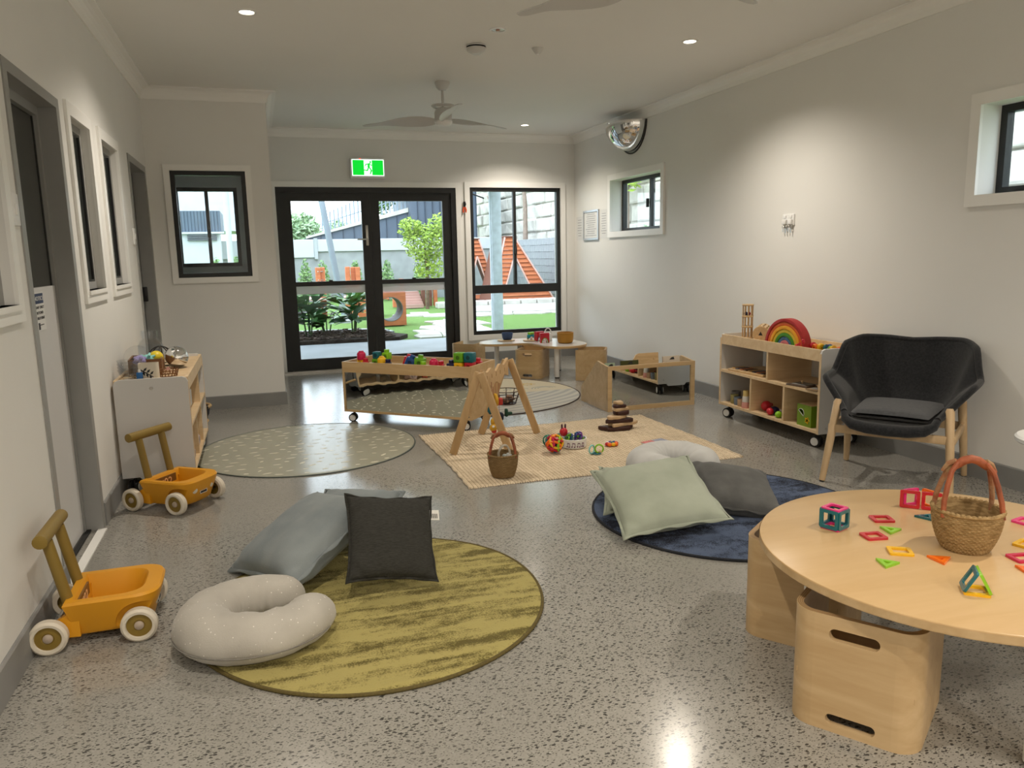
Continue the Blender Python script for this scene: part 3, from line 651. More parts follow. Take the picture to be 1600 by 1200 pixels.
for (x, y, r) in ((.10, .45, .14), (.62, .35, .09), (-.35, .5, .13), (.35, .62, .08)):
    mb = MB().tube([(x+r*.5*math.cos(a), y+r*.5*math.sin(a), .0078) for a in [2*PI*i/20 for i in range(20)]], .012, 5, closed=True, up=(0, 0, 1), flat=.12)
    for k in range(10):
        a = 2*PI*k/10; mb.prism([(x+r*.68*math.cos(a-.09), y+r*.68*math.sin(a-.09)), (x+r*math.cos(a), y+r*math.sin(a)), (x+r*.68*math.cos(a+.09), y+r*.68*math.sin(a+.09))], .0078, .0086)
    mb.build('sun_motif', m_sun, br, smooth=False)
for (x, y) in ((.42, .10), (-.2, .15), (.70, .08)):
    mb = MB()
    for r in (.06, .09, .12): mb.tube([(x+r*math.cos(a), y+r*.8*math.sin(a), .0078) for a in [PI*i/14 for i in range(15)]], .008, 5, up=(0, 0, 1), flat=.12)
    mb.build('rainbow_motif', m_rain, br, smooth=False)
# jute rug: woven rows as real ridges, ragged long edges
def jute_rug():
    t = thing('jute_rug', 'rectangular natural jute rug under the wooden play gym', 'rug', (1.94, 4.755, 0)); hx, hy = .895, .695
    mt = M('jute_weave', (0.60, 0.46, 0.30), 0.95, spec=0.1); N, L, b = nodes_of(mt); tc = [n for n in N if n.type == 'TEX_COORD'][0]
    mp = [n for n in N if n.type == 'MAPPING'][0]; mp.inputs['Scale'].default_value = (1, 1, 1)
    br_ = N.new('ShaderNodeTexBrick'); br_.inputs['Scale'].default_value = 9; mp.inputs['Rotation'].default_value = (0, 0, PI/2); br_.offset = .5; br_.inputs['Color1'].default_value = (.70, .58, .42, 1); br_.inputs['Color2'].default_value = (.60, .49, .345, 1); br_.inputs['Mortar'].default_value = (.17, .11, .065, 1)
    br_.inputs['Mortar Size'].default_value = .011; br_.inputs['Brick Width'].default_value = 1.15; br_.inputs['Row Height'].default_value = .20; L.new(mp.outputs['Vector'], br_.inputs['Vector'])
    nz = N.new('ShaderNodeTexNoise'); nz.inputs['Scale'].default_value = 3; nz.inputs['Detail'].default_value = 5; L.new(tc.outputs['Object'], nz.inputs['Vector'])
    mr = N.new('ShaderNodeMapRange'); mr.inputs['To Min'].default_value = .72; mr.inputs['To Max'].default_value = 1.2; L.new(nz.outputs['Fac'], mr.inputs['Value'])
    mx = N.new('ShaderNodeMix'); mx.data_type = 'RGBA'; mx.blend_type = 'MULTIPLY'; mx.inputs['Factor'].default_value = 1; L.new(br_.outputs['Color'], mx.inputs['A']); L.new(mr.outputs['Result'], mx.inputs['B']); L.new(mx.outputs['Result'], b.inputs['Base Color'])
    n2 = N.new('ShaderNodeTexNoise'); n2.inputs['Scale'].default_value = 170; L.new(tc.outputs['Object'], n2.inputs['Vector'])
    bp = N.new('ShaderNodeBump'); bp.inputs['Strength'].default_value = .5; bp.inputs['Distance'].default_value = .004; L.new(n2.outputs['Fac'], bp.inputs['Height']); L.new(bp.outputs['Normal'], b.inputs['Normal'])
    mb = MB(); nx, ny = 330, 90
    def fn(u, v):
        x = -hx+2*hx*u; y = -hy+2*hy*v; row = math.sin(u*PI*80); z = .006+.0020*abs(row)+.0012*math.sin(v*PI*64+(int(u*80) % 2)*PI)
        if v < .001 or v > .999: z = 0
        return (x+.004*math.sin(v*60)+.01*math.sin(v*5), y+.006*math.sin(u*9)+(.003*math.sin(u*200) if (v < .01 or v > .99) else 0), z)
    mb.grid(fn, nx, ny).build('weave', mt, t, ang=70)
    me = M('jute_edge', (0.56, 0.46, 0.33), 0.95, var=0.2, vscale=60)
    for s in (-1, 1):
        MB().tube([(s*hx+.01*math.sin(v*5/40)+.004*math.sin(v*1.5), -hy+2*hy*v/40, .006) for v in range(41)], .007, 6).build('selvedge', me, t)
        mb = MB()
        for i in range(120):
            x = -hx+2*hx*(i+.5)/120; y = s*hy+.006*math.sin((i+.5)/120*9); mb.add([(x-.005, y-s*.004, .001), (x+.005, y-s*.004, .001), (x+.004, y+s*.009, .004), (x-.004, y+s*.009, .004), (x, y, .010)], [(0, 1, 4), (1, 2, 4), (2, 3, 4), (3, 0, 4), (3, 2, 1, 0)])
        o = mb.build('fringe', me, t, smooth=False); o['kind'] = 'stuff'
jute_rug()

# ================================================================== cushions and support pillows
def cushion(name, lb, mat4, s, th, mat, flange=.014, seed=1, piping=None, wr=.006):
    t = thing(name, lb, 'cushion', mat=mat4); rr = random.Random(seed); off = rr.uniform(0, 50); n = 44; h = s/2
    def side(sg):
        def fn(u, v):
            x, y = 2*u-1, 2*v-1
            e = (1-abs(x)**2.6)*(1-abs(y)**2.6); hgt = th/2*(max(0, e)**.42)
            pin = .085  # sides pulled in, corners left as points
            X = x*h*(1-pin*(1-y*y)*abs(x)**3); Y = y*h*(1-pin*(1-x*x)*abs(y)**3)
            p = Vector((X*7+off, Y*7, sg*2)); w = noise.noise(p)*.6+noise.noise(p*2.3)*.4
            cr = (abs(x)*abs(y))**1.5; fold = math.sin((x*y)*18+off)*cr
            return (X, Y, sg*hgt+sg*(w*wr+fold*wr*1.2)*min(1, hgt/(th*.2)))
        return fn
    mb = MB(); mb.grid(side(1), n, n)
    o = len(mb.v); mb2 = MB().grid(side(-1), n, n); mb.add(mb2.v, [tuple(reversed(f)) for f in mb2.f]); mb.build('cover', mat, t, ang=80)
    # seam flange around the edge
    fl = MB(); per = []
    for k in range(4):
        for i in range(n):
            q = -1+2*i/n; per.append([(q, -1), (1, q), (-q, 1), (-1, -q)][k])
    m_ = len(per); rows = [(1.0, .006), (1+flange/h, .0025), (1+flange/h, -.0025), (1.0, -.006)]
    for (f, z) in rows:
        for i, (x, y) in enumerate(per):
            pin = .085; X = x*h*(1-pin*(1-y*y)*abs(x)**3)*f; Y = y*h*(1-pin*(1-x*x)*abs(y)**3)*f
            fl.v.append((X, Y, z+.005*math.sin(i*.5+off)*(f-1)*h/flange+.004*noise.noise(Vector((X*9+off, Y*9, 0)))))
    for r in range(3):
        for i in range(m_): fl.f.append((r*m_+i, r*m_+(i+1) % m_, (r+1)*m_+(i+1) % m_, (r+1)*m_+i))
    fl.build('edge_flange', mat, t, ang=80, recalc=True)
    return t
m_bluec = fabric('blue_grey_velvet', (0.185, 0.215, 0.23), (0.24, 0.27, 0.28), 7, bump=.12, sheen=.15)
m_darkc = fabric('charcoal_linen', (0.034, 0.034, 0.030), (0.052, 0.051, 0.046), 60, bump=.35, stretch=(1, 6, 1), sheen=.03)
m_sage = fabric('sage_velvet', (0.33, 0.365, 0.295), (0.39, 0.425, 0.35), 6, bump=.1, sheen=.15)
m_grey = fabric('slate_velvet', (0.085, 0.085, 0.083), (0.12, 0.12, 0.117), 8, bump=.15, sheen=.12)
cushion('blue_cushion', 'large blue-grey cushion leaning behind the charcoal one on the olive rug', frame_mat((.109, 3.20, .155), (.466, -.875, .133), (.77, .475, .426)), .50, .19, m_bluec, seed=2)
cushion('blue_cushion', 'second blue-grey cushion lying flat, nearly hidden behind the charcoal cushion', frame_mat((.335, 3.50, .13), (.9, -.42, .0), (.42, .88, .24)), .38, .12, m_bluec, seed=5)
dkc = cushion('charcoal_cushion', 'charcoal linen cushion with a white label propped on the olive rug', frame_mat((.425, 2.925, .205), (.968, .04, -.15), (.11, .62, .76)), .350, .12, m_darkc, seed=3, flange=.008)
MB().box(.150, .205, .075, .118, -.001, .001).build('care_label', M('label_white', (0.75, 0.74, 0.70), 0.7, var=0.04, vscale=40), dkc, smooth=False)
mb = MB()
for i in range(7): mb.box(.172+.004*i, .174+.004*i, .082, .102, -.0016, .0016)
mb.build('label_print', m_ink, dkc, smooth=False)
cushion('sage_cushion', 'pale sage-green cushion on top of the pile on the navy rug', frame_mat((1.751, 3.174, .150), (.984, -.144, .10), (.102, .935, .339)), .50, .15, m_sage, seed=4)
cushion('sage_cushion', 'lower sage cushion, only its corner and back edge showing under the top one', frame_mat((1.80, 3.43, .095), (.93, -.36, .0), (.36, .93, .30)), .40, .10, m_sage, seed=9)
cushion('grey_cushion', 'dark slate cushion lying beside the sage cushion on the navy rug', frame_mat((2.215, 3.235, .105), (.93, -.33, -.16), (.36, .90, .25)), .42, .15, m_grey, seed=6, flange=.006)

def nursing_pillow(name, lb, x, y, z, R, rt, rv, a0, a1, mat, tilt=(0, 0, 0), seed=1, fill=1.0):
    t = thing(name, lb, 'pillow', (x, y, z)); t.rotation_euler = tilt; rr = random.Random(seed); off = rr.uniform(0, 30); n, k = 72, 28; mb = MB()
    for i in range(n+1):
        u = i/n; a = a0+(a1-a0)*u; e = min(u, 1-u)*2; w = min(1, (e/.16))
        w = math.sqrt(max(0.0, 1-(1-w)**2)); taper = (.80+.20*math.sin(PI*u))*max(.02, w)
        for j in range(k):
            b = 2*PI*j/k; p = Vector((math.cos(a)*3+off, math.sin(a)*3, math.sin(b)*1.2)); q = 1+.06*noise.noise(p)+.03*noise.noise(p*2.7)+.02*math.sin(a*22)*max(0, -math.cos(b))
            cr, cz = rt*taper*q*math.cos(b), rv*taper*q*math.sin(b)
            if math.sin(b) < 0: cz *= .82
            mb.v.append(((R+cr)*math.cos(a), (R+cr)*math.sin(a)*.92, cz+rv*.82))
    for i in range(n):
        for j in range(k): mb.f.append((i*k+j, (i+1)*k+j, (i+1)*k+(j+1) % k, i*k+(j+1) % k))
    mb.f += [tuple(range(k)), tuple(range(n*k+k-1, n*k-1, -1))]
    body = mb.build('cover', mat, t, ang=80)
    sm = MB().tube([((R+rt*(.80+.20*math.sin(PI*u))*1.005)*math.cos(a0+(a1-a0)*u), (R+rt*(.80+.20*math.sin(PI*u))*1.005)*math.sin(a0+(a1-a0)*u)*.92, rv*.80-.015) for u in [.12+.76*i/60 for i in range(61)]], .0022, 5)
    sm.build('seam', M('seam_thread', (0.20, 0.19, 0.17), 0.9, var=0.1, vscale=60), body); return t
def speckle():
    mt = fabric('oatmeal_speckled_jersey', (0.40, 0.375, 0.335), (0.47, 0.445, 0.40), 5, bump=.12); N, L, b = nodes_of(mt)
    tc = [n for n in N if n.type == 'TEX_COORD'][0]; vo = N.new('ShaderNodeTexVoronoi'); vo.inputs['Scale'].default_value = 75; L.new(tc.outputs['Object'], vo.inputs['Vector'])
    sp = N.new('ShaderNodeSeparateColor'); L.new(vo.outputs['Color'], sp.inputs['Color'])
    c = N.new('ShaderNodeMath'); c.operation = 'LESS_THAN'; c.inputs[1].default_value = .16; L.new(vo.outputs['Distance'], c.inputs[0])
    g = N.new('ShaderNodeMath'); g.operation = 'GREATER_THAN'; g.inputs[1].default_value = .62; L.new(sp.outputs['Green'], g.inputs[0])
    mm_ = N.new('ShaderNodeMath'); mm_.operation = 'MULTIPLY'; L.new(c.outputs[0], mm_.inputs[0]); L.new(g.outputs[0], mm_.inputs[1])
    src = b.inputs['Base Color'].links[0].from_socket; mx = N.new('ShaderNodeMix'); mx.data_type = 'RGBA'; L.new(mm_.outputs[0], mx.inputs['Factor']); L.new(src, mx.inputs['A']); mx.inputs['B'].default_value = (.72, .70, .65, 1); L.new(mx.outputs['Result'], b.inputs['Base Color']); return mt
nursing_pillow('nursing_pillow', 'oatmeal speckled C-shaped support pillow on the edge of the olive rug', -.085, 2.665, .004, .180, .100, .090, math.radians(38), math.radians(38+332), speckle(), seed=3)
nursing_pillow('nursing_pillow', 'pale grey C-shaped support pillow behind the sage cushion', 2.195, 3.80, .010, .170, .112, .100, math.radians(-60), math.radians(-60+312), fabric('pale_grey_jersey', (0.50, 0.50, 0.49), (0.58, 0.58, 0.57), 6, bump=.12), seed=8)

# ================================================================== furniture
def caster(parent, x, y, z0=0.0, r=.032, rz=0.0, h=.075):
    """twin-wheel caster hanging from z0+h; local to parent"""
    c = D.objects.new('caster', None); COL.objects.link(c); c.parent = parent; c.location = (x, y, z0); c.rotation_euler = (0, 0, rz)
    MB().rbox(-.020, .020, -.020, .020, h-.006, h+.001, .002).build('plate', m_steel, c)
    MB().cyl((0, 0, r*1.2), (0, 0, h-.004), .009, n=10).rbox(-.026, .020, -.007, .007, r*.9, r*2.05, .006).build('fork', m_black, c)
    for s in (-1, 1):
        MB().lathe([(.010, -.009), (r, -.008), (r, .008), (.010, .009)], 24, mat=Matrix.Translation((-.010, s*.017, r)) @ RX90).build('wheel', m_rubber, c)
        MB().lathe([(.0005, .0), (r*.74, .0), (r*.70, .004), (.0005, .005)], 20, mat=Matrix.Translation((-.010, s*.0265, r)) @ (RX90 if s < 0 else RX90 @ Matrix.Rotation(PI, 4, 'X'))).build('hub_cap', m_white, c)
    return c
def cabinet(name, lb, x, y, rz, dividers_top, dividers_low, crz=.4, tz=.622):
    """1.15 long (local x), .385 deep (local y, front at y=0, back at +.385), .66 high"""
    Lh, dp, z0, z1 = .575, .385, .10, .66; t = thing(name, lb, 'cabinet', (x, y, 0), rz)
    for s in (-1, 1):
        a, b = (s*Lh-.018, s*Lh) if s > 0 else (-Lh, -Lh+.018)
        out = rrect(dp, z1-z0+.0, .028, 5, dp/2, (z0+z1)/2)
        sidep = [(q, w) for q, w in out]
        # shallow cut-out at the foot between the casters
        sidep = [(dp, z1-.03), (dp-.008, z1-.01), (dp-.03, z1), (.03, z1), (.008, z1-.01), (0, z1-.03), (0, z0), (.09, z0), (.11, z0-.022), (dp-.11, z0-.022), (dp-.09, z0), (dp, z0)]
        TMx = Matrix(((0, 0, 1, a), (1, 0, 0, 0), (0, 1, 0, 0), (0, 0, 0, 1)))
        p = MB().prism(sidep, 0, .018, TMx).build('side_panel', m_lam, t, smooth=False, label='white laminate end panel')
        e0, e1 = a-.0004, b+.0004
        MB().box(e0, e1, -.0015, .0004, z0, z1-.03).build('edge_band', m_pine, p, smooth=False)
        MB().lathe([(.0005, .003), (.008, .003), (.010, 0)], 14, mat=Matrix.Translation(((b if s > 0 else a), dp/2, z1-.055)) @ Matrix.Rotation(s*PI/2, 4, 'Y')).build('cover_cap', m_steel, p)
        MB().lathe([(.0005, .003), (.006, .003), (.007, 0)], 12, mat=Matrix.Translation(((b if s > 0 else a), .06, z0+.035)) @ Matrix.Rotation(s*PI/2, 4, 'Y')).build('cover_cap', m_steel, p)
    i0, i1 = -Lh+.018, Lh-.018
    MB().box(i0, i1, 0, dp, z0+.002, z0+.020).build('bottom_board', m_pine, t, smooth=False)
    MB().box(i0, i1, 0, dp, .362, .380).build('middle_shelf', m_pine, t, smooth=False)
    MB().box(i0, i1, .004, dp-.004, tz-.014, tz).build('top_tray', m_pine, t, smooth=False)
    MB().box(i0, i1, 0, .018, .580, .655).build('front_rim', m_pine, t, smooth=False)
    MB().box(i0, i1, dp-.018, dp, .580, .655).build('back_rim', m_pine, t, smooth=False)
    for u in dividers_top: MB().box(u-.009, u+.009, .004, dp-.004, .380, tz-.014).build('divider', m_pine, t, smooth=False)
    for u in dividers_low: MB().box(u-.009, u+.009, .004, dp-.004, z0+.020, .362).build('divider', m_pine, t, smooth=False)
    for sx in (-1, 1):
        for yy in (.055, dp-.055): caster(t, sx*(Lh-.065), yy, 0, .037, rz=crz+(yy-.2)*.4, h=.100)
    return t
# right-hand cabinet: front faces -x; local x runs towards -y (near end = +x)
rc = cabinet('toy_cabinet', 'wheeled pine toy cabinet with white ends against the right wall', 3.392, 4.615, -PI/2, [.012], [-.175, .205], .4)
# left-hand cabinet: front faces +x; local x runs towards +y (far end = +x)
lc = cabinet('toy_cabinet', 'wheeled toy cabinet with white end panel against the left wall', -.425, 5.235, PI/2, [.18], [-.19, .19], -.3, .642)

# mirror trolley with building bricks
e1, e2 = Vector((.752, -.659, 0)), Vector((.659, .752, 0))
TRX, TRY, TRL, TRD = .575, 6.175, 1.135, .44
TR = frame_mat((TRX, TRY, 0), e1, e2)
tr = thing('mirror_trolley', 'long wooden wheeled trough with mirrored side in mid room', 'trolley', mat=TR); w = .018
for a in (0, TRL-w): MB().box(a, a+w, 0, TRD, .085, .488).build('end_panel', m_ply, tr, smooth=False)
for b in (0, TRD-w):
    MB().box(w, TRL-w, b, b+w, .405, .488).build('upper_rail', m_ply, tr, smooth=False); MB().box(w, TRL-w, b, b+w, .085, .103).build('lower_rail', m_ply, tr, smooth=False)
MB().box(w, TRL-w, w, TRD-w, .425, .437).build('tray', m_ply, tr, smooth=False); MB().box(w, TRL-w, w, TRD-w, .085, .1).build('base_board', m_ply, tr, smooth=False)
def wavy(u, v): return (w+(TRL-2*w)*u, .006+.00020*math.sin(u*47+v*2)*math.sin(v*6+u*17), .103+.302*v)
mir = MB().grid(wavy, 90, 24).build('mirror', m_mirror, tr, ang=80)
MB().box(w, TRL-w, .010, .018, .103, .405).build('mirror_backing', m_ply, tr, smooth=False); MB().box(w, TRL-w, TRD-.014, TRD-.006, .103, .405).build('mirror_backing', m_ply, tr, smooth=False)
for (a, b) in ((.06, .05), (TRL-.06, .05), (.06, TRD-.05), (TRL-.06, TRD-.05)): caster(tr, a, b, 0, .033, rz=.35+a*.1, h=.085)

# low mirror book box
pm = thing('mirror_book_box', 'low wooden book box with framed mirror front and sloping sides', 'book box', (2.655, 5.690, 0)); PW = .812
prof = [(0, 0), (.54, 0), (.54, .13), (.20, .40), (.0, .376)]
for a in (0, PW-.016): MB().prism([(q, z) for q, z in prof], 0, .016, Matrix(((0, 0, 1, a), (1, 0, 0, 0), (0, 1, 0, 0), (0, 0, 0, 1)))).build('side_panel', m_ply, pm, smooth=False)
bars('y', -.014, .004, [(0, .038, 0, .378), (PW-.038, PW, 0, .378), (.038, PW-.038, 0, .036), (.038, PW-.038, .345, .378)]).build('mirror_frame', m_ply, pm, smooth=False)
MB().box(.036, PW-.036, -.004, 0, .034, .347).build('mirror', m_mirror, pm, smooth=False)
MB().box(.016, PW-.016, 0, .012, .0, .372).build('front_board', m_ply, pm, smooth=False)
MB().box(.016, PW-.016, .012, .53, .02, .034).build('base_board', m_ply, pm, smooth=False)
MB().box(.016, PW-.016, .525, .538, .0, .13).build('back_board', m_ply, pm, smooth=False)
MB().box(.016, PW-.016, .19, .202, .02, .34).build('inner_board', m_ply, pm, smooth=False)

# armchair
def armchair():
    f = Vector((-.818, -.576, 0)).normalized(); r = Vector((f.y, -f.x, 0))   # local +y = front
    t = thing('armchair', 'charcoal upholstered two-arm lounge chair with wooden legs', 'chair', mat=frame_mat((3.352, 3.358, 0), r, f))
    mc = fabric('charcoal_wool', (0.018, 0.019, 0.021), (0.030, 0.031, 0.034), 90, bump=.4, bsc=400)
    mcs = fabric('charcoal_wool_seat', (0.050, 0.052, 0.057), (0.072, 0.075, 0.081), 70, bump=.3, bsc=400)
    def sstep(a, b, x): x = max(0, min(1, (x-a)/(b-a))); return x*x*(3-2*x)
    n, k = 120, 22; Dp = .235
    # the shell follows a U in plan: u from -1 (left arm front) over the back (0) to +1 (right arm front)
    def plan(u):
        s = abs(u); sg = 1 if u >= 0 else -1; half, rad, ls = .216, .095, .36
        lb_, lc = half-rad, rad*PI/2; tot = lb_+lc+ls; q = s*tot
        if q < lb_: x, y, nx, ny = q, -Dp, 0, -1
        elif q < lb_+lc:
            th = (q-lb_)/rad; x, y = half-rad+rad*math.sin(th), -Dp+rad-rad*math.cos(th); nx, ny = math.sin(th), -math.cos(th)
        else:
            e = (q-lb_-lc)/ls; x, y, nx, ny = half-.03*e*e, -Dp+rad+(q-lb_-lc), 1, .0
        return sg*x, y, sg*nx, ny, q, lb_, lc, tot
    def shell(u, v, off=0):
        x, y, nx, ny, q, lb_, lc, tot = plan(u); e = max(0, (q-lb_-lc)/(tot-lb_-lc))
        side = sstep(lb_+lc*.80, lb_+lc+.025, q); corner = sstep(lb_*.35, lb_+lc*.5, q)*(1-side); tip = sstep(.45, 1.0, e)
        top = .765-.012*(1-min(1, q/(lb_+lc*.4)))-.030*sstep(lb_+lc*.40, lb_+lc*.85, q)
        top = top*(1-side)+(.572-.012*e)*side; top = top*(1-tip)+.400*tip
        base = .365; z = base+(top-base)*v
        round_ = -.055*(1-min(1, v*2.6))**2
        fb = .095*v**1.15+.022*corner*v; fa = .132*v**2.3+.016
        fl = (fb*(1-side)+fa*side*(1-.80*tip))+round_*(1-.3*tip)
        dy = side*v*.055*(1-tip)*math.sin(PI*min(1, e*1.1))
        return (x+nx*(fl+off), y+ny*(fl+off)+dy, z+(.010*math.sin(PI*e) if v > .9 else 0)*0)
    th = .030; mb = MB()
    def ring(u):
        pts = [shell(u, j/k) for j in range(k+1)]; outp = [shell(u, j/k, th) for j in range(k+1)]
        p1, p2 = Vector(pts[-1]), Vector(outp[-1]); mid_ = (p1+p2)/2+Vector((0, 0, .014)); return pts+[tuple((p1*.7+p2*.3)+Vector((0, 0, .010))), tuple(mid_), tuple((p1*.3+p2*.7)+Vector((0, 0, .010)))]+outp[::-1]
    us = [-1+2*i/n for i in range(n+1)]; R_ = [ring(u) for u in us]; m_ = len(R_[0])
    for rr_ in R_: mb.v += rr_
    for i in range(n):
        for j in range(m_-1): mb.f.append((i*m_+j, i*m_+j+1, (i+1)*m_+j+1, (i+1)*m_+j))
        mb.f.append((i*m_+m_-1, i*m_, (i+1)*m_, (i+1)*m_+m_-1))
    mb.f += [tuple(range(m_-1, -1, -1)), tuple(range(n*m_, n*m_+m_))]
    mb.build('shell', mc, t, ang=70, recalc=True)
    MB().tube([tuple(Vector(shell(u, 1, th/2))+Vector((0, 0, .004))) for u in us], .0175, 10).build('rim_roll', mc, t, ang=80)
    ft = Vector(shell(1, 1, th/2)); lp = [(ft.x, ft.y-.005, ft.z), (ft.x-.012, ft.y+.022, ft.z-.028), (ft.x-.055, ft.y+.042, ft.z-.052), (.10, ft.y+.052, ft.z-.062)]
    MB().tube([(-a, b, c) for a, b, c in lp]+[(0, ft.y+.055, ft.z-.065)]+lp[::-1], [.018, .023, .030, .032, .032, .032, .030, .023, .018], 12).build('front_lip', mc, t, ang=80)
    # seat pan: rounded front lip curving under
    def pan(sg):
        def fn(u, v):
            x = -1+2*u; y = -Dp-.01+(.520)*v; hw = .206-.035*max(0, (v-.80)/.2)**2; fr = max(0, (v-.72)/.28)
            z = .385-.012*(1-x*x) + (.0 if sg > 0 else -.055+.030*abs(x)**3) - (.022*fr**2 if sg > 0 else -.012*fr**2); e = max(0, 1-(abs(x))**6)
            return (x*hw, y+.018*(1-x*x)*fr, z)
        return fn
    mb = MB().grid(pan(1), 24, 20); b2 = MB().grid(pan(-1), 24, 20); o = len(mb.v); mb.add(b2.v, [tuple(reversed(q)) for q in b2.f])
    per = [i for i in range(25)]+[25*j+24 for j in range(1, 21)]+[25*20+i for i in range(23, -1, -1)]+[25*j for j in range(19, 0, -1)]
    for i in range(len(per)): a, b = per[i], per[(i+1) % len(per)]; mb.f.append((a, o+a, o+b, b))
    mb.build('seat_pan', mc, t, ang=75, recalc=True)
    cu = MB()
    def cs(sg):
        def fn(u, v):
            x, y = 2*u-1, 2*v-1; e = max(0, (1-abs(x)**5)*(1-abs(y)**5))**.45
            return (x*(.205-.012*y), .015+y*.232, .402+sg*(.006+.026*e)+.004*(1-x*x))
        return fn
    cu.grid(cs(1), 26, 26); b2 = MB().grid(cs(-1), 26, 26); cu.add(b2.v, [tuple(reversed(q)) for q in b2.f])
    cu.build('seat_cushion', mcs, t, ang=80)
    for (sx, sy, tx, ty, tz) in ((-1, 1, -.276, .165, .462), (1, 1, .276, .165, .462), (-1, -1, -.292, -.165, .46), (1, -1, .292, -.165, .46)):
        fx, fy = sx*.318, sy*.268
        l = MB().tube([(fx, fy, 0.006), (fx*.6+tx*.4, fy*.6+ty*.4, .19), (tx+(fx-tx)*.04, ty+(fy-ty)*.04, tz-.018), (tx, ty, tz)], [.0165, .021, .0235, .015], 14).build('leg', m_oak, t)
        MB().cyl((fx, fy, 0), (fx, fy, .007), .014, n=12).build('glide', m_black, l)
    def rail(p, q, w_=.022, h_=.045):
        p, q = Vector(p), Vector(q); d = (q-p); mm_ = frame_mat((p+q)/2, d, (0, 0, 1)); return MB().rbox(-d.length/2, d.length/2, -h_/2, h_/2, -w_/2, w_/2, .005, mat=mm_).build('rail', m_oak, t)
    rail((-.305, .205, .300), (.305, .205, .300)); rail((-.305, -.215, .300), (.305, -.215, .300)); rail((-.306, .205, .300), (-.300, -.215, .300)); rail((.306, .205, .300), (.300, -.215, .300))
    for s in (-1, 1): MB().cyl((s*.2, .2, .31), (s*.2, .2, .345), .008, n=8).build('bolt', m_steel, t)
armchair()

# U-bent plywood cube chairs
def cube_chair(name, lb, x, y, rz, s=.36, h=.355, group=None, hole=True):
    """closed (handled) side at local -y, open side +y"""
    t = thing(name, lb, 'chair', (x, y, 0), rz, group); th, r = .018, .065; hs = s/2; n = 9
    path = [(-hs, hs)]+[(-hs+r-r*math.cos(a), -hs+r-r*math.sin(a)) for a in [PI/2*i/n for i in range(n+1)]]+[(hs-r+r*math.sin(a), -hs+r-r*math.cos(a)) for a in [PI/2*i/n for i in range(n+1)]]+[(hs, hs)]
    # unroll: build the wall as two skins with slot holes in the flat back part
    def off(p, q, d): v = (Vector(q)-Vector(p)).normalized(); return Vector((-v.y, v.x))*d
    mb = MB(); nn = []
    for i, p in enumerate(path):
        a = path[max(0, i-1)]; b = path[min(len(path)-1, i+1)]; nn.append(off(a, b, th))
    flat = n+1          # segment index of the straight back
    for i in range(len(path)-1):
        if i == flat and hole: continue
        p, q = Vector(path[i]), Vector(path[i+1]); pi, qi = p+nn[i], q+nn[i+1]
        v = [(p.x, p.y, 0), (q.x, q.y, 0), (q.x, q.y, h), (p.x, p.y, h), (pi.x, pi.y, 0), (qi.x, qi.y, 0), (qi.x, qi.y, h), (pi.x, pi.y, h)]
        mb.add(v, [(0, 1, 2, 3), (5, 4, 7, 6), (3, 2, 6, 7), (1, 0, 4, 5)]+([(0, 3, 7, 4)] if i == 0 else [])+([(1, 5, 6, 2)] if i == len(path)-2 else []))
    if hole:
        x0, x1 = path[flat][0], path[flat+1][0]; sl = (x1-x0)*.62
        outer = [(x0, 0), (x1, 0), (x1, h), (x0, h)]
        holes = [[(a, b+h*.845) for a, b in rrect(sl, .034, .0165, 5)], [(a, b+h*.11) for a, b in rrect(sl, .030, .0145, 5)]]
        mb.plate(outer, holes, 0, th, Matrix(((1, 0, 0, 0), (0, 0, 1, -hs), (0, 1, 0, 0), (0, 0, 0, 1))))
    bmv = mb.build('bent_shell', m_ply, t, ang=40)
    bm = bmesh.new(); bm.from_mesh(bmv.data); bmesh.ops.remove_doubles(bm, verts=bm.verts, dist=1e-5); bmesh.ops.recalc_face_normals(bm, faces=bm.faces); bm.to_mesh(bmv.data); bm.free(); bmv.data.polygons.foreach_set('use_smooth', [True]*len(bmv.data.polygons)); bmv.data.set_sharp_from_angle(angle=math.radians(40)); [setattr(p_, 'use_smooth', False) for p_ in bmv.data.polygons if abs(p_.normal.y) > .9995 or abs(p_.normal.x) > .9995 or abs(p_.normal.z) > .9]
    # lighter laminated rim along the top edge
    er = MB()
    for i in range(len(path)-1):
        p, q = Vector(path[i]), Vector(path[i+1]); pi, qi = p+nn[i], q+nn[i+1]
        for f0, f1 in ((.12, .32), (.42, .60), (.70, .88)):
            a, b, c, d = p.lerp(pi, f0), q.lerp(qi, f0), q.lerp(qi, f1), p.lerp(pi, f1)
            er.add([(a.x, a.y, h+.0004), (b.x, b.y, h+.0004), (c.x, c.y, h+.0004), (d.x, d.y, h+.0004)], [(0, 1, 2, 3)])
    er.build('ply_layers', M('dark_ply_layer', (0.36, 0.22, 0.10), 0.5, var=0.1, vscale=30), bmv, smooth=False)
    MB().box(-hs+th, hs-th, -hs+th, hs-.03, h*.42, h*.42+.015).build('seat', m_ply, t, smooth=False)
    return t
# front table chairs: positions from their visible corners
cube_chair('cube_chair', 'bent plywood cube chair with slot handles at the front of the round table', 1.562, 1.618, math.radians(-55), .335, .335)
cube_chair('cube_chair', 'bent plywood cube chair pushed under the left side of the round table', 1.722, 2.088, math.radians(-53), .325, .345, hole=False)

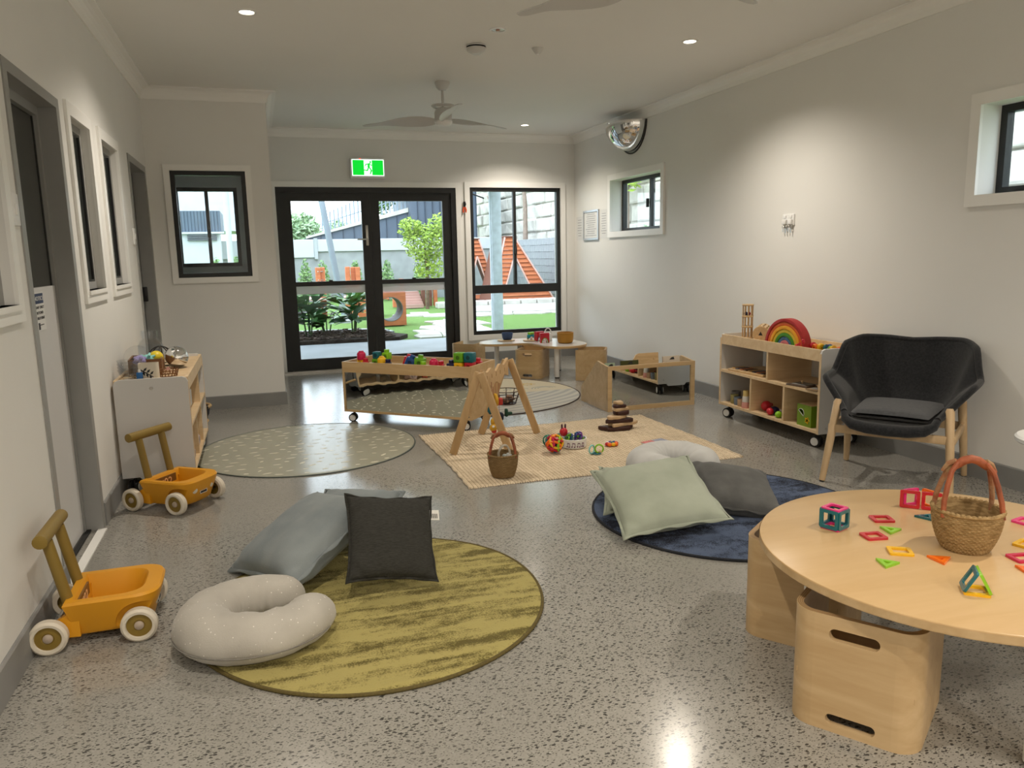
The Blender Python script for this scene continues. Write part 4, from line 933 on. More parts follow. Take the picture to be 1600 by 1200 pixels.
# round wooden table
rt = thing('round_table', 'low round birch table with magnetic tiles in the foreground', 'table', (1.925, 1.668, 0)); RZ = .42
tp = MB().prism(circ(.564, 96), RZ-.028, RZ, r=.004).build('table_top', m_table, rt, ang=30)
MB().lathe([(.5650, RZ-.024), (.5655, RZ-.004)], 96).build('edge_band', m_ply, tp)
for a in (70, 160, 250, 340):
    MB().cyl((.42*math.cos(math.radians(a)), .42*math.sin(math.radians(a)), .01), (.42*math.cos(math.radians(a)), .42*math.sin(math.radians(a)), RZ-.028), .026, n=18).build('leg', m_white, rt)
    MB().cyl((.42*math.cos(math.radians(a)), .42*math.sin(math.radians(a)), 0), (.42*math.cos(math.radians(a)), .42*math.sin(math.radians(a)), .012), .022, n=16).build('foot', m_rubber, rt)

# white side table cut by the right edge
ws = thing('side_table', 'white round-topped side table cut off by the right edge', 'table', (3.165, 2.275, 0))
MB().lathe([(.0005, .47), (.17, .47), (.178, .478), (.178, .492), (.170, .50), (.0005, .50)], 40).build('table_top', m_white, ws)
MB().cyl((0, 0, .02), (0, 0, .472), .02, n=16).build('stem', m_white, ws); MB().lathe([(.14, 0), (.14, .012), (.03, .03), (.0005, .03)], 32).build('base', m_white, ws)

# far kidney table and its chairs
KZ = .345
kt = thing('kidney_table', 'low kidney-shaped table with white top below the far window', 'table', (2.75, 7.86, 0))
ctrl = [(-.50, .27), (-.44, .40), (-.25, .50), (.0, .49), (.25, .42), (.47, .22), (.55, -.05), (.53, -.32), (.38, -.47), (.18, -.48), (.06, -.36), (.03, -.16), (-.05, .0), (-.22, .02), (-.42, .06), (-.51, .15)]
def smooth_loop(c, n=6):
    out = []; k = len(c)
    for i in range(k):
        p0, p1, p2, p3 = [Vector(c[(i+j) % k]) for j in (-1, 0, 1, 2)]
        for s in range(n):
            u = s/n; out.append(tuple(.5*((2*p1)+(-p0+p2)*u+(2*p0-5*p1+4*p2-p3)*u*u+(-p0+3*p1-3*p2+p3)*u**3)))
    return out
kl = smooth_loop(ctrl)[::-1]
m_ktop = M('pale_glossy_laminate', (0.66, 0.64, 0.62), 0.12, var=0.02, vscale=3)
MB().prism(kl, KZ-.026, KZ-.001, r=.004).build('table_core', m_table, kt, ang=30)
MB().prism([(x*.985, y*.985) for x, y in kl], KZ-.002, KZ).build('white_surface', m_ktop, kt, smooth=False)
for (x, y) in ((-.30, .27), (.17, -.36), (.38, .12), (.0, .36)):
    MB().cyl((x, y, .01), (x, y, KZ-.026), .027, n=18).build('leg', m_white, kt); MB().cyl((x, y, 0), (x, y, .012), .024, n=16).build('foot', m_rubber, kt)
cube_chair('cube_chair', 'small plywood cube chair with slot handles, in front of the kidney table', 2.71, 7.70, math.radians(-38), .30, .30)
cube_chair('cube_chair', 'small plywood cube chair right of the kidney table by the book box', 3.24, 7.32, math.radians(62), .31, .315)
cube_chair('cube_chair', 'small plywood cube chair left of the kidney table by the double doors', 2.24, 8.58, math.radians(-40), .30, .30, hole=False)
cube_chair('cube_chair', 'small plywood cube chair behind the kidney table under the window', 3.02, 8.46, math.radians(160), .30, .30)

# yellow push wagons
m_yel = M('mustard_plastic', (0.66, 0.30, 0.012), 0.42, var=0.03, vscale=4)
m_olv = M('olive_plastic', (0.22, 0.145, 0.025), 0.5, var=0.04, vscale=5)
m_crm = M('cream_tyre', (0.66, 0.60, 0.50), 0.5, var=0.02, vscale=8)
m_cap = M('mushroom_cap', (0.42, 0.34, 0.27), 0.5, var=0.02, vscale=8)
WAGON = []
def push_wagon(lb, x, y, rz):
    t = thing('push_wagon', lb, 'push toy', (x, y, 0), rz)     # heading local +x
    # tub: lofted outline, straight at the back, bowed at the front, arches cut out for the front wheels
    def loop(hw, xb, xf, bow, n=14):
        c = [(xf-bow+bow*math.sin(a), hw*math.cos(a)**.45) for a in [PI/2*i/n for i in range(0, n)]]+[(xf, 0)]
        return [(xb, hw)]+c+[(p[0], -p[1]) for p in c[-2::-1]]+[(xb, -hw)]
    levels = [(.034, .104, -.062, .150, .07), (.046, .112, -.072, .165, .075), (.140, .140, -.098, .196, .085), (.158, .145, -.103, .200, .088), (.167, .140, -.098, .194, .086), (.167, .116, -.074, .146, .085), (.160, .112, -.070, .140, .085), (.060, .090, -.055, .100, .06)]
    mb = MB(); k = None
    for (z, hw, xb, xf, bow) in levels:
        lp = loop(hw, xb, xf, bow); k = len(lp); mb.v += [(a, b, z) for a, b in lp]
    for i in range(len(levels)-1):
        for j in range(k): mb.f.append((i*k+j, (i+1)*k+j, (i+1)*k+(j+1) % k, i*k+(j+1) % k))
    mb.f += [tuple(range(k)), tuple(range((len(levels)-1)*k, len(levels)*k))[::-1]]
    if not WAGON:
        raw = mb.build('tub_raw', m_yel, None, ang=38, recalc=True)
        for s in (-1, 1):
            cut = MB().cyl((.130, s*.110, .056), (.130, s*.22, .056), .080, n=36).build('tub_cut', m_yel, None, recalc=True)
            bo = raw.modifiers.new('arch', 'BOOLEAN'); bo.operation = 'DIFFERENCE'; bo.object = cut; bo.solver = 'EXACT'; WAGON.append(cut)
        bpy.context.view_layer.update(); dg = bpy.context.evaluated_depsgraph_get(); me = D.meshes.new_from_object(raw.evaluated_get(dg)); me.name = 'wagon_tub'
        me.polygons.foreach_set('use_smooth', [True]*len(me.polygons)); me.set_sharp_from_angle(angle=math.radians(38))
        for o in [raw]+WAGON: D.objects.remove(o)
        WAGON.clear(); WAGON.append(me)
    tub = child('tub', WAGON[0], t)
    for s in (-1, 1):
        MB().prism([(-.165, .052), (-.150, .085), (-.075, .135), (-.060, .135), (-.060, .036), (-.14, .040)], s*.112-.014, s*.112+.014, Matrix(((1, 0, 0, 0), (0, 0, 1, 0), (0, 1, 0, 0), (0, 0, 0, 1)))).build('rear_arm', m_yel, t, smooth=False)
        MB().tube([(-.080, s*.082, .070), (-.098, s*.082, .16), (-.138, s*.082, .376)], .0185, 14).build('handle_post', m_olv, t)
    MB().tube([(-.142, -.150, .394), (-.142, -.147, .394), (-.142, .147, .394), (-.142, .150, .394)], [.014, .0235, .0235, .014], 16).build('handle_bar', m_olv, t)
    for (wx, s) in ((-.150, -1), (-.150, 1), (.130, -1), (.130, 1)):
        Wm = Matrix.Translation((wx, s*.152, .0605)) @ Matrix.Rotation(-s*PI/2, 4, 'X')
        wl = MB().lathe([(.036, -.018), (.052, -.020), (.0600, -.012), (.0605, 0), (.0600, .012), (.052, .019), (.043, .018), (.041, .010)], 32, mat=Wm).build('tyre', m_crm, t)
        MB().lathe([(.042, -.012), (.042, .010), (.020, .012), (.018, .010), (.0005, .010)], 28, mat=Wm).build('hub', m_olv, wl)
        MB().lathe([(.016, .009), (.015, .014), (.008, .018), (.0005, .0185)], 20, mat=Wm).build('hub_cap', m_cap, wl)
    for wx in (-.150, .130): MB().cyl((wx, -.15, .0605), (wx, .15, .0605), .007, n=10).build('axle', m_steel, t)
    for s in (-1, 1):
        MB().cyl((-.118, s*.130, .062), (-.118, s*.152, .062), .010, n=10).rbox(-.130, -.104, s*.140-.008, s*.140+.008, .066, .082, .004).build('brake_lever', m_olv, t)
        MB().lathe([(.0005, .004), (.015, .003), (.018, 0)], 18, mat=Matrix.Translation((.1800, s*.066, .108)) @ Matrix.Rotation(s*.20, 4, 'Z') @ Matrix.Rotation(PI/2+.28, 4, 'Y')).build('headlight', m_crm, t)
    pl = MB().rbox(.172, .1805, -.027, .027, .080, .097, .002).build('number_plate', m_ink, t)
    bars('x', .1805, .1815, rim(-.027, .027, .080, .097, .0022)).build('plate_border', m_paper, pl, smooth=False)
    bk = MB().box(-.0705, -.0625, -.080, .080, .082, .152).build('number_panel', M('brown_panel', (0.18, 0.09, 0.02), 0.5, var=0.03, vscale=10), t, smooth=False)
    text_mesh('number', '#02', .062, M('peach_number', (0.80, 0.50, 0.26), 0.5, var=0.02, vscale=10), bk, (-.0618, 0, .117), (PI/2, 0, PI/2), .0006)
    return t
push_wagon('mustard push wagon with olive handle in the left foreground, beside the oatmeal pillow', -.612, 2.945, math.radians(0))
push_wagon('mustard push wagon in front of the white end of the left cabinet', -.510, 4.395, math.radians(-35.5))

# wooden play gym
gm = thing('play_gym', 'wooden A-frame baby gym with hanging toys on the jute rug', 'baby gym', (0, 0, .010))
A1, A2, B1, B2 = Vector((1.133, 4.812, 0)), Vector((1.494, 4.663, 0)), Vector((1.464, 5.299, 0)), Vector((1.836, 5.142, 0))
bd = ((B1+B2)/2-(A1+A2)/2).normalized(); top = .545
for (p, q, sgn) in ((A1, A2, -1), (B1, B2, 1)):
    c = (p+q)/2+Vector((0, 0, top)); acr = (q-p).normalized()
    for i, (foot, s) in enumerate(((p, -1), (q, 1))):
        d = (c+acr*s*.010-foot); L_ = d.length; mm_ = frame_mat(foot, d, bd)
        yo = bd*0
        MB().rbox(0, L_, -.012+(.026 if i else 0)*sgn*0, .012, -.025, .025, .004, mat=mm_ if i == 0 else frame_mat(foot+bd*sgn*.025, d, bd)).build('leg', m_gym, gm)
c0, c1 = (A1+A2)/2+bd*.02, (B1+B2)/2-bd*.005
LB = (c1-c0).length; prof_t = []
def upz(u): return .535+.018*math.cos(u*PI*6)*.8-(.02 if .42 < u < .58 else 0)*0+.012*math.cos(u*2*PI)
def loz(u): return .435+.016*math.cos(u*PI*6+PI)+.016*math.cos(u*2*PI)
pts = [(LB*i/48, upz(i/48)) for i in range(49)]; lo_ = [(LB*i/48, loz(i/48)) for i in range(48, -1, -1)]
hol = [[(x+LB*u, y+.488) for x, y in rrect(.012, .030, .005, 3)] for u in (.16, .34, .50, .66, .84)]
MB().plate(pts+lo_, hol, -.009, .009, frame_mat(c0, bd, (0, 0, 1))).build('top_bar', wood('ash_bar', (0.62, 0.43, 0.24), (0.50, 0.33, 0.17), axis='x'), gm, ang=30)

# ================================================================== toys
PAL = dict(red=(0.50, 0.015, 0.03), crimson=(0.55, 0.012, 0.07), yellow=(0.80, 0.45, 0.01), green=(0.13, 0.36, 0.015), teal=(0.008, 0.13, 0.16), blue=(0.012, 0.06, 0.22), navy=(0.01, 0.012, 0.06),
           orange=(0.85, 0.16, 0.01), pink=(0.70, 0.03, 0.20), purple=(0.12, 0.03, 0.22), lime=(0.25, 0.55, 0.02), white=(0.75, 0.75, 0.74), mint=(0.25, 0.58, 0.55), mauve=(0.30, 0.27, 0.52))
def pm_(c): return M('plastic_'+c, PAL[c], 0.35, var=0.03, vscale=12)
# ---- bricks in the trolley
TRI = TR
def brick(u, v, zz, col, lb, s=.072, rz=0.0, tilt=(0, 0), stud=True, top=True):
    mm_ = TRI @ Matrix.Translation((u, v, zz)) @ Matrix.Rotation(rz, 4, 'Z') @ Matrix.Rotation(tilt[0], 4, 'X') @ Matrix.Rotation(tilt[1], 4, 'Y')
    t = thing('toy_brick', lb, 'brick', mat=mm_, group='plastic bricks in the mirror trolley'); h = s/2
    b = MB().rbox(-h, h, -h, h, 0, s, .007).build('body', pm_(col), t)
    if stud: MB().lathe([(.021, 0), (.021, .020), (.018, .024), (.0005, .024)], 18, (0, 0, s) if top else (0, 0, 0), mat=None if top else Matrix.Translation((h, 0, h)) @ Matrix.Rotation(PI/2, 4, 'Y')).build('stud', pm_(col), t)
    hm = M('dark_socket_'+col, tuple(q*.35 for q in PAL[col]), 0.5, var=0.05, vscale=20)
    rg = MB().lathe([(.022, 0), (.022, .002), (.016, .0015), (.016, -.0005)], 18, mat=Matrix.Translation((0, -h, h)) @ RX90).build('socket_rim', pm_(col), t)
    MB().lathe([(.016, .0004), (.0005, .0004)], 16, mat=Matrix.Translation((0, -h, h)) @ RX90).build('socket', hm, t)
z0 = .437
def dome_peg(u, v, zz, col, lb):
    t = thing('toy_peg', lb, 'brick', mat=TRI @ Matrix.Translation((u, v, zz)), group='plastic bricks in the mirror trolley')
    MB().lathe([(.0005, 0), (.034, 0), (.035, .004), (.035, .046), (.030, .056), (.020, .062)], 24).build('body', pm_(col), t); MB().lathe([(.021, .060), (.019, .070), (.0005, .072)], 18).build('knob', pm_(col), t)
brick(.10, .13, z0, 'yellow', 'yellow brick under a red dome at the left end of the trolley', .055, stud=False)
dome_peg(.10, .13, z0+.055, 'crimson', 'crimson domed peg at the left end of the trolley')
brick(.165, .09, z0-.012+.012, 'red', 'dark red brick lying low next to the leftmost stack in the trolley', .05, .5)
brick(.235, .15, z0, 'green', 'green brick under the teal one in the trolley', .065); brick(.235, .15, z0+.065+.0, 'teal', 'teal brick on top of a green brick in the trolley', .055, stud=False)
brick(.295, .20, z0+.05, 'lime', 'light green brick behind the tall yellow peg', .06); dome_peg(.31, .10, z0+.022, 'yellow', 'tall yellow domed peg near the left of the trolley')
brick(.38, .08, z0, 'navy', 'navy brick sunk low right of the yellow peg', .05, .4)
brick(.475, .20, z0+.005, 'red', 'red brick slanting behind the blue brick', .075, .5, (0, .3)); brick(.545, .11, z0+.016, 'blue', 'tilted blue brick mid-trolley', .075, .35, (.0, .45), top=True)
brick(.635, .13, z0+.01, 'green', 'upright green brick with round hole beside the blue brick', .078, .2, (0, .12)); brick(.70, .07, z0, 'lime', 'light green sliver of a brick low in the trolley', .045, .2)
dome_peg(.765, .12, z0+.018, 'crimson', 'crimson domed peg right of the middle of the trolley'); brick(.84, .10, z0-.002+.004, 'red', 'small red brick next to the crimson peg on the right', .048, .3)
brick(.935, .09, z0, 'navy', 'navy brick with round stud, right part of the trolley', .062)
brick(1.00, .10, z0, 'yellow', 'yellow brick at the foot of the right-hand stack', .070, .0, stud=False); brick(1.00, .10, z0+.07, 'green', 'green brick on the yellow one, right-hand stack', .074, stud=False)
brick(1.076, .12, z0, 'red', 'bright red brick under the teal one at the right end', .070, stud=False); brick(1.076, .12, z0+.07, 'teal', 'teal brick on the red one, right-hand stack', .074, stud=False)
brick(1.08, .25, z0, 'red', 'red brick at the back right corner of the trolley', .062, .2); brick(.90, .30, z0, 'white', 'white brick lying at the back of the trolley', .06, .1)

# ---- right cabinet contents
def RC(u, v, z): return (3.392+v, 4.615-u, z)
m_rw = m_toywood
t = thing('rattle_tower', 'tall wooden cage tower with three tiers on the right cabinet', 'toy', (3.56, 5.085, .622))
for i, z in enumerate((0.0, .085, .165, .252)): MB().lathe([(.0005, z), (.042, z), (.044, z+.003), (.044, z+.009), (.042, z+.012), (.0005, z+.012)], 24).build('disc', m_rw, t)
for k in range(9):
    a = 2*PI*k/9; MB().cyl((.037*math.cos(a), .037*math.sin(a), .01), (.037*math.cos(a), .037*math.sin(a), .255), .004, n=8).build('spindle', m_rw, t)
for (a, c, z) in ((.4, 'red', .190), (2.2, 'navy', .192), (4.1, 'navy', .190)): MB().sphere((.016*math.cos(a), .016*math.sin(a), z), .014, 12).build('bead', pm_(c), t)
t = thing('rolling_drum', 'wooden slatted rolling drum lying behind the rainbow', 'toy', (3.585, 4.93, .681), math.radians(48))
for x in (-.11, 0.0, .11): MB().lathe([(.0005, -.006), (.056, -.006), (.058, -.003), (.058, .003), (.056, .006), (.0005, .006)], 26, mat=Matrix.Translation((x, 0, 0)) @ Matrix.Rotation(PI/2, 4, 'Y')).build('end_disc', m_rw, t)
for k in range(12):
    a = 2*PI*k/12; MB().rbox(-.112, .112, -.009, .009, .050, .057, .002, mat=Matrix.Rotation(a, 4, 'X')).build('slat', m_rw, t)
MB().prism([(-.016, -.012), (.016, -.012), (0, .018)], 0, .002, Matrix.Translation((-.1165, 0, 0)) @ Matrix(((0, 0, 1, 0), (1, 0, 0, 0), (0, 1, 0, 0), (0, 0, 0, 1)))).build('cut_out', m_ink, t, smooth=False)
# rainbow: nested arches, each a thing that lifts out
RBX, RBY = 3.487, 4.505
cols = [('arch_red', (0.36, 0.02, 0.02), 'outermost dark red'), ('arch_orange', (0.62, 0.11, 0.015), 'orange second-largest'), ('arch_amber', (0.70, 0.33, 0.02), 'amber third-largest'), ('arch_yellow', (0.62, 0.46, 0.04), 'yellow fourth-largest'), ('arch_green', (0.05, 0.22, 0.015), 'green middle'),
        ('arch_blue', (0.05, 0.14, 0.27), 'blue inner'), ('arch_pink', (0.50, 0.14, 0.15), 'pink second-smallest'), ('arch_core', (0.40, 0.03, 0.05), 'small solid red innermost')]
r = .200
for i, (nm, c, lb) in enumerate(cols):
    ri = r-.0246; n = 36; lastone = i == len(cols)-1
    if lastone: ri = 0
    t = tag(D.objects.new('rainbow_arch', None), lb+' arch of the wooden rainbow on the right cabinet', 'toy', 'nested arches of the wooden rainbow'); COL.objects.link(t); t.location = (RBX-.0+.004*(i % 2), RBY, .622); t.rotation_euler = (0, 0, math.radians(-90+4))
    out = [(r*math.cos(PI*k/n), r*1.0*math.sin(PI*k/n)) for k in range(n+1)]
    inn = [(ri*math.cos(PI*k/n), ri*1.0*math.sin(PI*k/n)) for k in range(n, -1, -1)] if ri else []
    o = MB().prism((out+inn), -.032, .032, Matrix(((1, 0, 0, 0), (0, 0, -1, 0), (0, 1, 0, 0), (0, 0, 0, 1))), r=.003).build('arch', M(nm, c, 0.55, var=0.08, vscale=30, stretch=(1, 6, 1)), t, ang=30)
    r = ri-.0006
# bead caterpillar
t = thing('bead_caterpillar', 'row of painted wooden beads near the end of the right cabinet', 'toy', (3.545, 4.06, .622), math.radians(90))
for i, c in enumerate(('orange', 'yellow', 'green', 'blue', 'teal', 'yellow', 'orange', 'red')):
    x = -.0+.030*i*1.15; rb = .026 if i % 2 else .023
    MB().lathe([(.006, -.013), (rb*.86, -.012), (rb, -.006), (rb, .006), (rb*.86, .012), (.006, .013)], 20, mat=Matrix.Translation((x, .018*math.sin(i*1.3), rb)) @ Matrix.Rotation(PI/2+.5*math.sin(i*2), 4, 'Y' if i % 3 else 'X')).build('bead', M('bead_'+c, tuple(q*.8 for q in PAL[c]), 0.4, var=0.05, vscale=30), t)
t = thing('red_bead_string', 'small red bead rattle hanging on the front rim of the right cabinet', 'toy', (3.425, 4.305, .624))
for k in range(6): MB().sphere((.014*math.cos(k*1.4), .02*math.sin(k*1.1)-.01, .012+.011*k), .011, 12).build('bead', pm_('red'), t)
# middle shelf: xylophone tray, puzzle boards
t = thing('wooden_tray_puzzle', 'long shallow wooden tray puzzle on the middle shelf, far bay of right cabinet', 'puzzle', (3.49, 4.90, .380), math.radians(4))
MB().rbox(-.075, .075, -.20, .20, 0, .018, .004).build('tray', m_toywood, t)
for i in range(8):
    y = -.17+.048*i; MB().rbox(-.055, .055, y-.018, y+.018, .016, .026, .003).build('key_bar', M('puzzle_%d' % (i % 4), [(0.10, 0.06, 0.04), (0.35, 0.12, 0.05), (0.06, 0.07, 0.10), (0.45, 0.28, 0.12)][i % 4], 0.5, var=0.05, vscale=20), t)
for j, (x, y, rz, lb) in enumerate(((3.47, 4.30, .15, 'dark square peg puzzle lying on the middle shelf, near bay'), (3.56, 4.20, -.2, 'brown board at the back of the middle shelf near bay'), (3.45, 4.12, .1, 'thin wooden board at the near end of the middle shelf'))):
    t = thing('puzzle_board', lb, 'puzzle', (x, y, .380+.0), rz); MB().rbox(-.07, .07, -.09+.02*j, .09-.02*j, 0, .010, .003).build('board', M('dark_board_%d' % j, [(0.09, 0.06, 0.04), (0.10, 0.055, 0.03), (0.30, 0.20, 0.11)][j], 0.5, var=0.1, vscale=20), t)
    MB().rbox(-.045, .045, -.06+.015*j, .06-.015*j, .009, .013, .001).build('inset', M('grey_inset', (0.25, 0.24, 0.22), 0.5, var=0.06, vscale=20), t)
    MB().lathe([(.0005, .034), (.010, .034), (.011, .026), (.005, .022), (.005, .012)], 14, (0, .01, 0)).build('knob', m_toywood, t)
# lower shelf, far bay: cups
for (x, y, h, rad, c, lb) in ((3.505, 5.125, .085, .036, (0.13, 0.13, 0.13), 'charcoal stacking cup'), (3.455, 5.075, .070, .030, (0.26, 0.23, 0.09), 'olive stacking cup'), (3.445, 5.015, .060, .030, (0.16, 0.20, 0.26), 'slate blue stacking cup'), (3.435, 4.955, .055, .030, (0.42, 0.28, 0.17), 'tan stacking cup')):
    t = thing('stacking_cup', lb+' on the bottom shelf of the right cabinet', 'cup', (x, y, .120), group='stacking cups on the bottom shelf')
    MB().lathe([(.0005, 0), (rad*.88, 0), (rad*.92, .004), (rad, h-.003), (rad*.98, h), (rad*.92, h), (rad*.86, .006), (.0005, .006)], 24).build('cup', M('cup_'+lb.split()[0], c, 0.6, var=0.04, vscale=20), t)
for i, (c, z, rad) in enumerate((((0.60, 0.28, 0.24), 0, .031), ((0.66, 0.64, 0.60), .046, .027), ((0.62, 0.47, 0.18), .088, .023))):
    t = thing('stacked_cup', ('pink bottom', 'white middle', 'yellow top')[i]+' cup of the small tower on the bottom shelf', 'cup', (3.432, 4.892, .120+z), group='tower of three cups')
    MB().lathe([(.0005, 0), (rad, 0), (rad*1.02, .004), (rad*.92, .040), (rad*.88, .044), (.0005, .044)], 24).build('cup', M('tower_cup_%d' % i, c, 0.55, var=0.03, vscale=20), t)
# lower shelf, middle bay: shakers
for (x, y, c, lb, rz, sc) in ((3.50, 4.735, 'red', 'large red shaker in the middle bottom bay', .6, 1.25), (3.47, 4.600, 'navy', 'navy shaker leaning in the middle bottom bay', -.5, 1.0), (3.435, 4.60, 'red', 'smaller red shaker in front in the middle bottom bay', .9, .9), (3.432, 4.50, 'lime', 'lime green shaker at the divider in the bottom bay', .3, .8)):
    t = thing('shaker', lb, 'toy', (x, y, .120), rz, group='shakers on the bottom shelf'); r_ = .030*sc
    MB().sphere((0, 0, r_), r_, 18, (1.25, 1, 1)).build('bulb', pm_(c), t); MB().tube([(r_*.9, 0, r_), (r_*1.8, 0, r_*.9), (r_*2.6, 0, r_*.8)], [r_*.42, r_*.34, r_*.45], 12).build('handle', pm_('white' if c == 'navy' else c), t)
# near bay: green shape sorter
t = thing('shape_sorter', 'lime green shape-sorter cube in the near bottom bay of the right cabinet', 'toy', (3.487, 4.215, .120), math.radians(0)); sg = M('sorter_green', (0.16, 0.27, 0.012), 0.45, var=0.03, vscale=10); hs = .07
half = [(-.03+.030*math.cos(a), .085+.030*math.sin(a)) for a in [-.6+PI*i/14 for i in range(15)]]
flw = [(.033+(.016+.007*math.cos(5*a))*math.cos(a), .045+(.016+.007*math.cos(5*a))*math.sin(a)) for a in [2*PI*i/40 for i in range(40)]]
FX = Matrix(((0, 0, 1, -hs), (-1, 0, 0, 0), (0, 1, 0, 0), (0, 0, 0, 1)))
MB().plate([(-hs, 0), (hs, 0), (hs, .145), (-hs, .145)], [half, flw], 0, .006, FX).build('front_face', sg, t, smooth=False)
MB().box(-hs+.006, hs, -hs, -hs+.006, 0, .145).box(-hs+.006, hs, hs-.006, hs, 0, .145).box(hs-.006, hs, -hs+.006, hs-.006, 0, .145).box(-hs+.006, hs-.006, -hs+.006, hs-.006, 0, .006).build('walls', sg, t, smooth=False)
MB().rbox(-hs+.006, hs-.006, -hs+.006, hs-.006, .139, .147, .002).build('lid', m_toywood, t)
MB().tube([(-hs-.001, -p[0], p[1]) for p in flw[::2]], .0025, 5, closed=True).build('flower_rim', pm_('yellow'), t); MB().tube([(-hs-.001, -p[0], p[1]) for p in half], .002, 5, closed=True).build('half_moon_rim', pm_('white'), t)

# ---- left cabinet contents (tray at z=.590)
ZT = .642
for i in range(4):
    t = thing('clear_bowl', ('bottom', 'second', 'third', 'top')[i]+' clear plastic bowl of the stack on the left cabinet', 'bowl', (-.735, 4.80, ZT+.018*i), group='stack of clear bowls')
    MB().lathe([(.0005, 0), (.040, 0), (.058, .03), (.066, .055), (.068, .058), (.064, .056), (.055, .031), (.038, .003), (.0005, .003)], 28).build('bowl', m_clear, t)
t = thing('herb_pouch', 'small clear pouch of dried leaves at the corner of the left cabinet', 'pouch', (-.70, 4.715, ZT)); MB().rbox(-.035, .035, -.018, .018, 0, .045, .012).build('film', m_clear, t)
rr = random.Random(5)
for k in range(14): MB().sphere((rr.uniform(-.025, .025), rr.uniform(-.01, .01), .006+rr.uniform(0, .028)), .006, 8).build('dried_leaf', M('dried_herb', (0.22, 0.15, 0.07), 0.8, var=0.2, vscale=40), t)
t = thing('planter_box', 'white box with black leaf print on the left cabinet', 'box', (-.630, 4.735, ZT), math.radians(-6))
MB().prism(rrect(.10, .05, .012, 5), 0, .004).build('base', m_crm, t, smooth=False)
ob = rrect(.104, .054, .014, 6); ib = rrect(.096, .046, .011, 6)
mb = MB(); k = len(ob)
for (lp, z) in ((ob, 0), (ob, .098), (ib, .098), (ib, .004)): mb.v += [(x, y, z) for x, y in lp]
for q in range(3):
    for j in range(k): mb.f.append((q*k+j, q*k+(j+1) % k, (q+1)*k+(j+1) % k, (q+1)*k+j))
mb.build('box_wall', M('cream_ceramic', (0.66, 0.60, 0.50), 0.45, var=0.02, vscale=12), t, ang=40)
lf = MB(); Fm = Matrix(((1, 0, 0, 0), (0, 0, -1, -.0272), (0, 1, 0, 0), (0, 0, 0, 1)))
lf.prism([(-.042, .062), (-.036, .066), (.028, .022), (.026, .018)], 0, .0008, Fm)
for (bx, by) in ((-.025, .053), (-.008, .043), (.009, .032)):
    lf.prism([(bx, by), (bx+.008, by+.016), (bx+.022, by+.022), (bx+.016, by+.006)], 0, .0008, Fm); lf.prism([(bx, by), (bx-.002, by-.014), (bx+.008, by-.026), (bx+.010, by-.010)], 0, .0008, Fm)
lf.build('leaf_print', m_ink, t, smooth=False)
t = thing('blue_bottle', 'small blue bottle with white cap on the left cabinet', 'bottle', (-.675, 4.70, ZT)); MB().rbox(-.016, .016, -.012, .012, 0, .052, .005).build('body', M('bottle_blue', (0.01, 0.11, 0.33), 0.25, var=0.03, vscale=20), t); MB().cyl((0, 0, .052), (0, 0, .066), .007, n=12).build('cap', m_white, t)
t = thing('brown_crate', 'brown wooden tray holding balls on the left cabinet', 'tray', (-.68, 5.06, ZT), .05); mw = wood('walnut_tray', (0.22, 0.10, 0.04), (0.14, 0.06, 0.022))
MB().box(-.09, .09, -.13, .13, 0, .008).build('base', mw, t, smooth=False)
for (a, b, c, d) in ((-.09, -.082, -.13, .13), (.082, .09, -.13, .13), (-.082, .082, -.13, -.122), (-.082, .082, .122, .13)): MB().box(a, b, c, d, .008, .095).build('side', mw, t, smooth=False)
t = thing('clear_jar', 'tall clear plastic jar with neck at the back of the left cabinet', 'jar', (-.71, 5.52, ZT)); MB().lathe([(.0005, 0), (.07, 0), (.078, .02), (.078, .12), (.06, .15), (.048, .16), (.048, .185), (.052, .188), (.052, .215), (.046, .215), (.044, .16), (.074, .12), (.074, .02), (.0005, .004)], 30).build('jar', m_clear, t)
t = thing('clear_ball', 'clear sensory ball with dark pieces in the brown tray', 'ball', (-.735, 5.10, ZT+.008)); MB().sphere((0, 0, .078), .078, 26).build('shell', m_clear, t)
for (a, b) in ((.6, .05), (2.5, .06), (4.2, .07)): MB().sphere((.035*math.cos(a), .035*math.sin(a), b), .014, 10).build('filling', m_black, t)
t = thing('star_rattle', 'mint green spiky star in the brown tray', 'toy', (-.665, 5.00, ZT+.06)); MB().sphere((0, 0, .03), .028, 16).build('core', pm_('mint'), t)
for k in range(12):
    v = Vector((math.cos(k*2.4), math.sin(k*2.4), -.9+1.8*k/11)).normalized(); MB().cyl(v*.022+Vector((0, 0, .03)), v*.046+Vector((0, 0, .03)), .011, .005, n=8).build('spike', pm_('mint'), t)
t = thing('yellow_ball', 'small yellow ball in the brown tray on the left cabinet', 'ball', (-.625, 5.06, ZT+.05)); MB().sphere((0, 0, .04), .040, 20).build('ball', M('ball_yellow', (0.72, 0.55, 0.03), 0.4, var=0.03, vscale=20), t)
t = thing('mauve_star', 'lilac bumpy ball behind the clear bowls', 'toy', (-.70, 4.935, ZT+.06)); MB().sphere((0, 0, .03), .032, 14).build('core', pm_('mauve'), t)
for k in range(12):
    v = Vector((math.cos(k*2.4), math.sin(k*2.4), -.9+1.8*k/11)).normalized(); MB().sphere(v*.03+Vector((0, 0, .03)), .011, 8).build('bump', pm_('mauve'), t)
t = thing('wire_dome', 'black wire dome behind the mirror balls on the left cabinet', 'toy', (-.640, 5.40, ZT))
for k in range(4):
    a = PI*k/4; MB().tube([(.088*math.cos(q)*math.cos(a), .088*math.cos(q)*math.sin(a), .118*math.sin(q)+.004) for q in [PI*i/20 for i in range(21)]], .0035, 6).build('hoop', m_black, t)
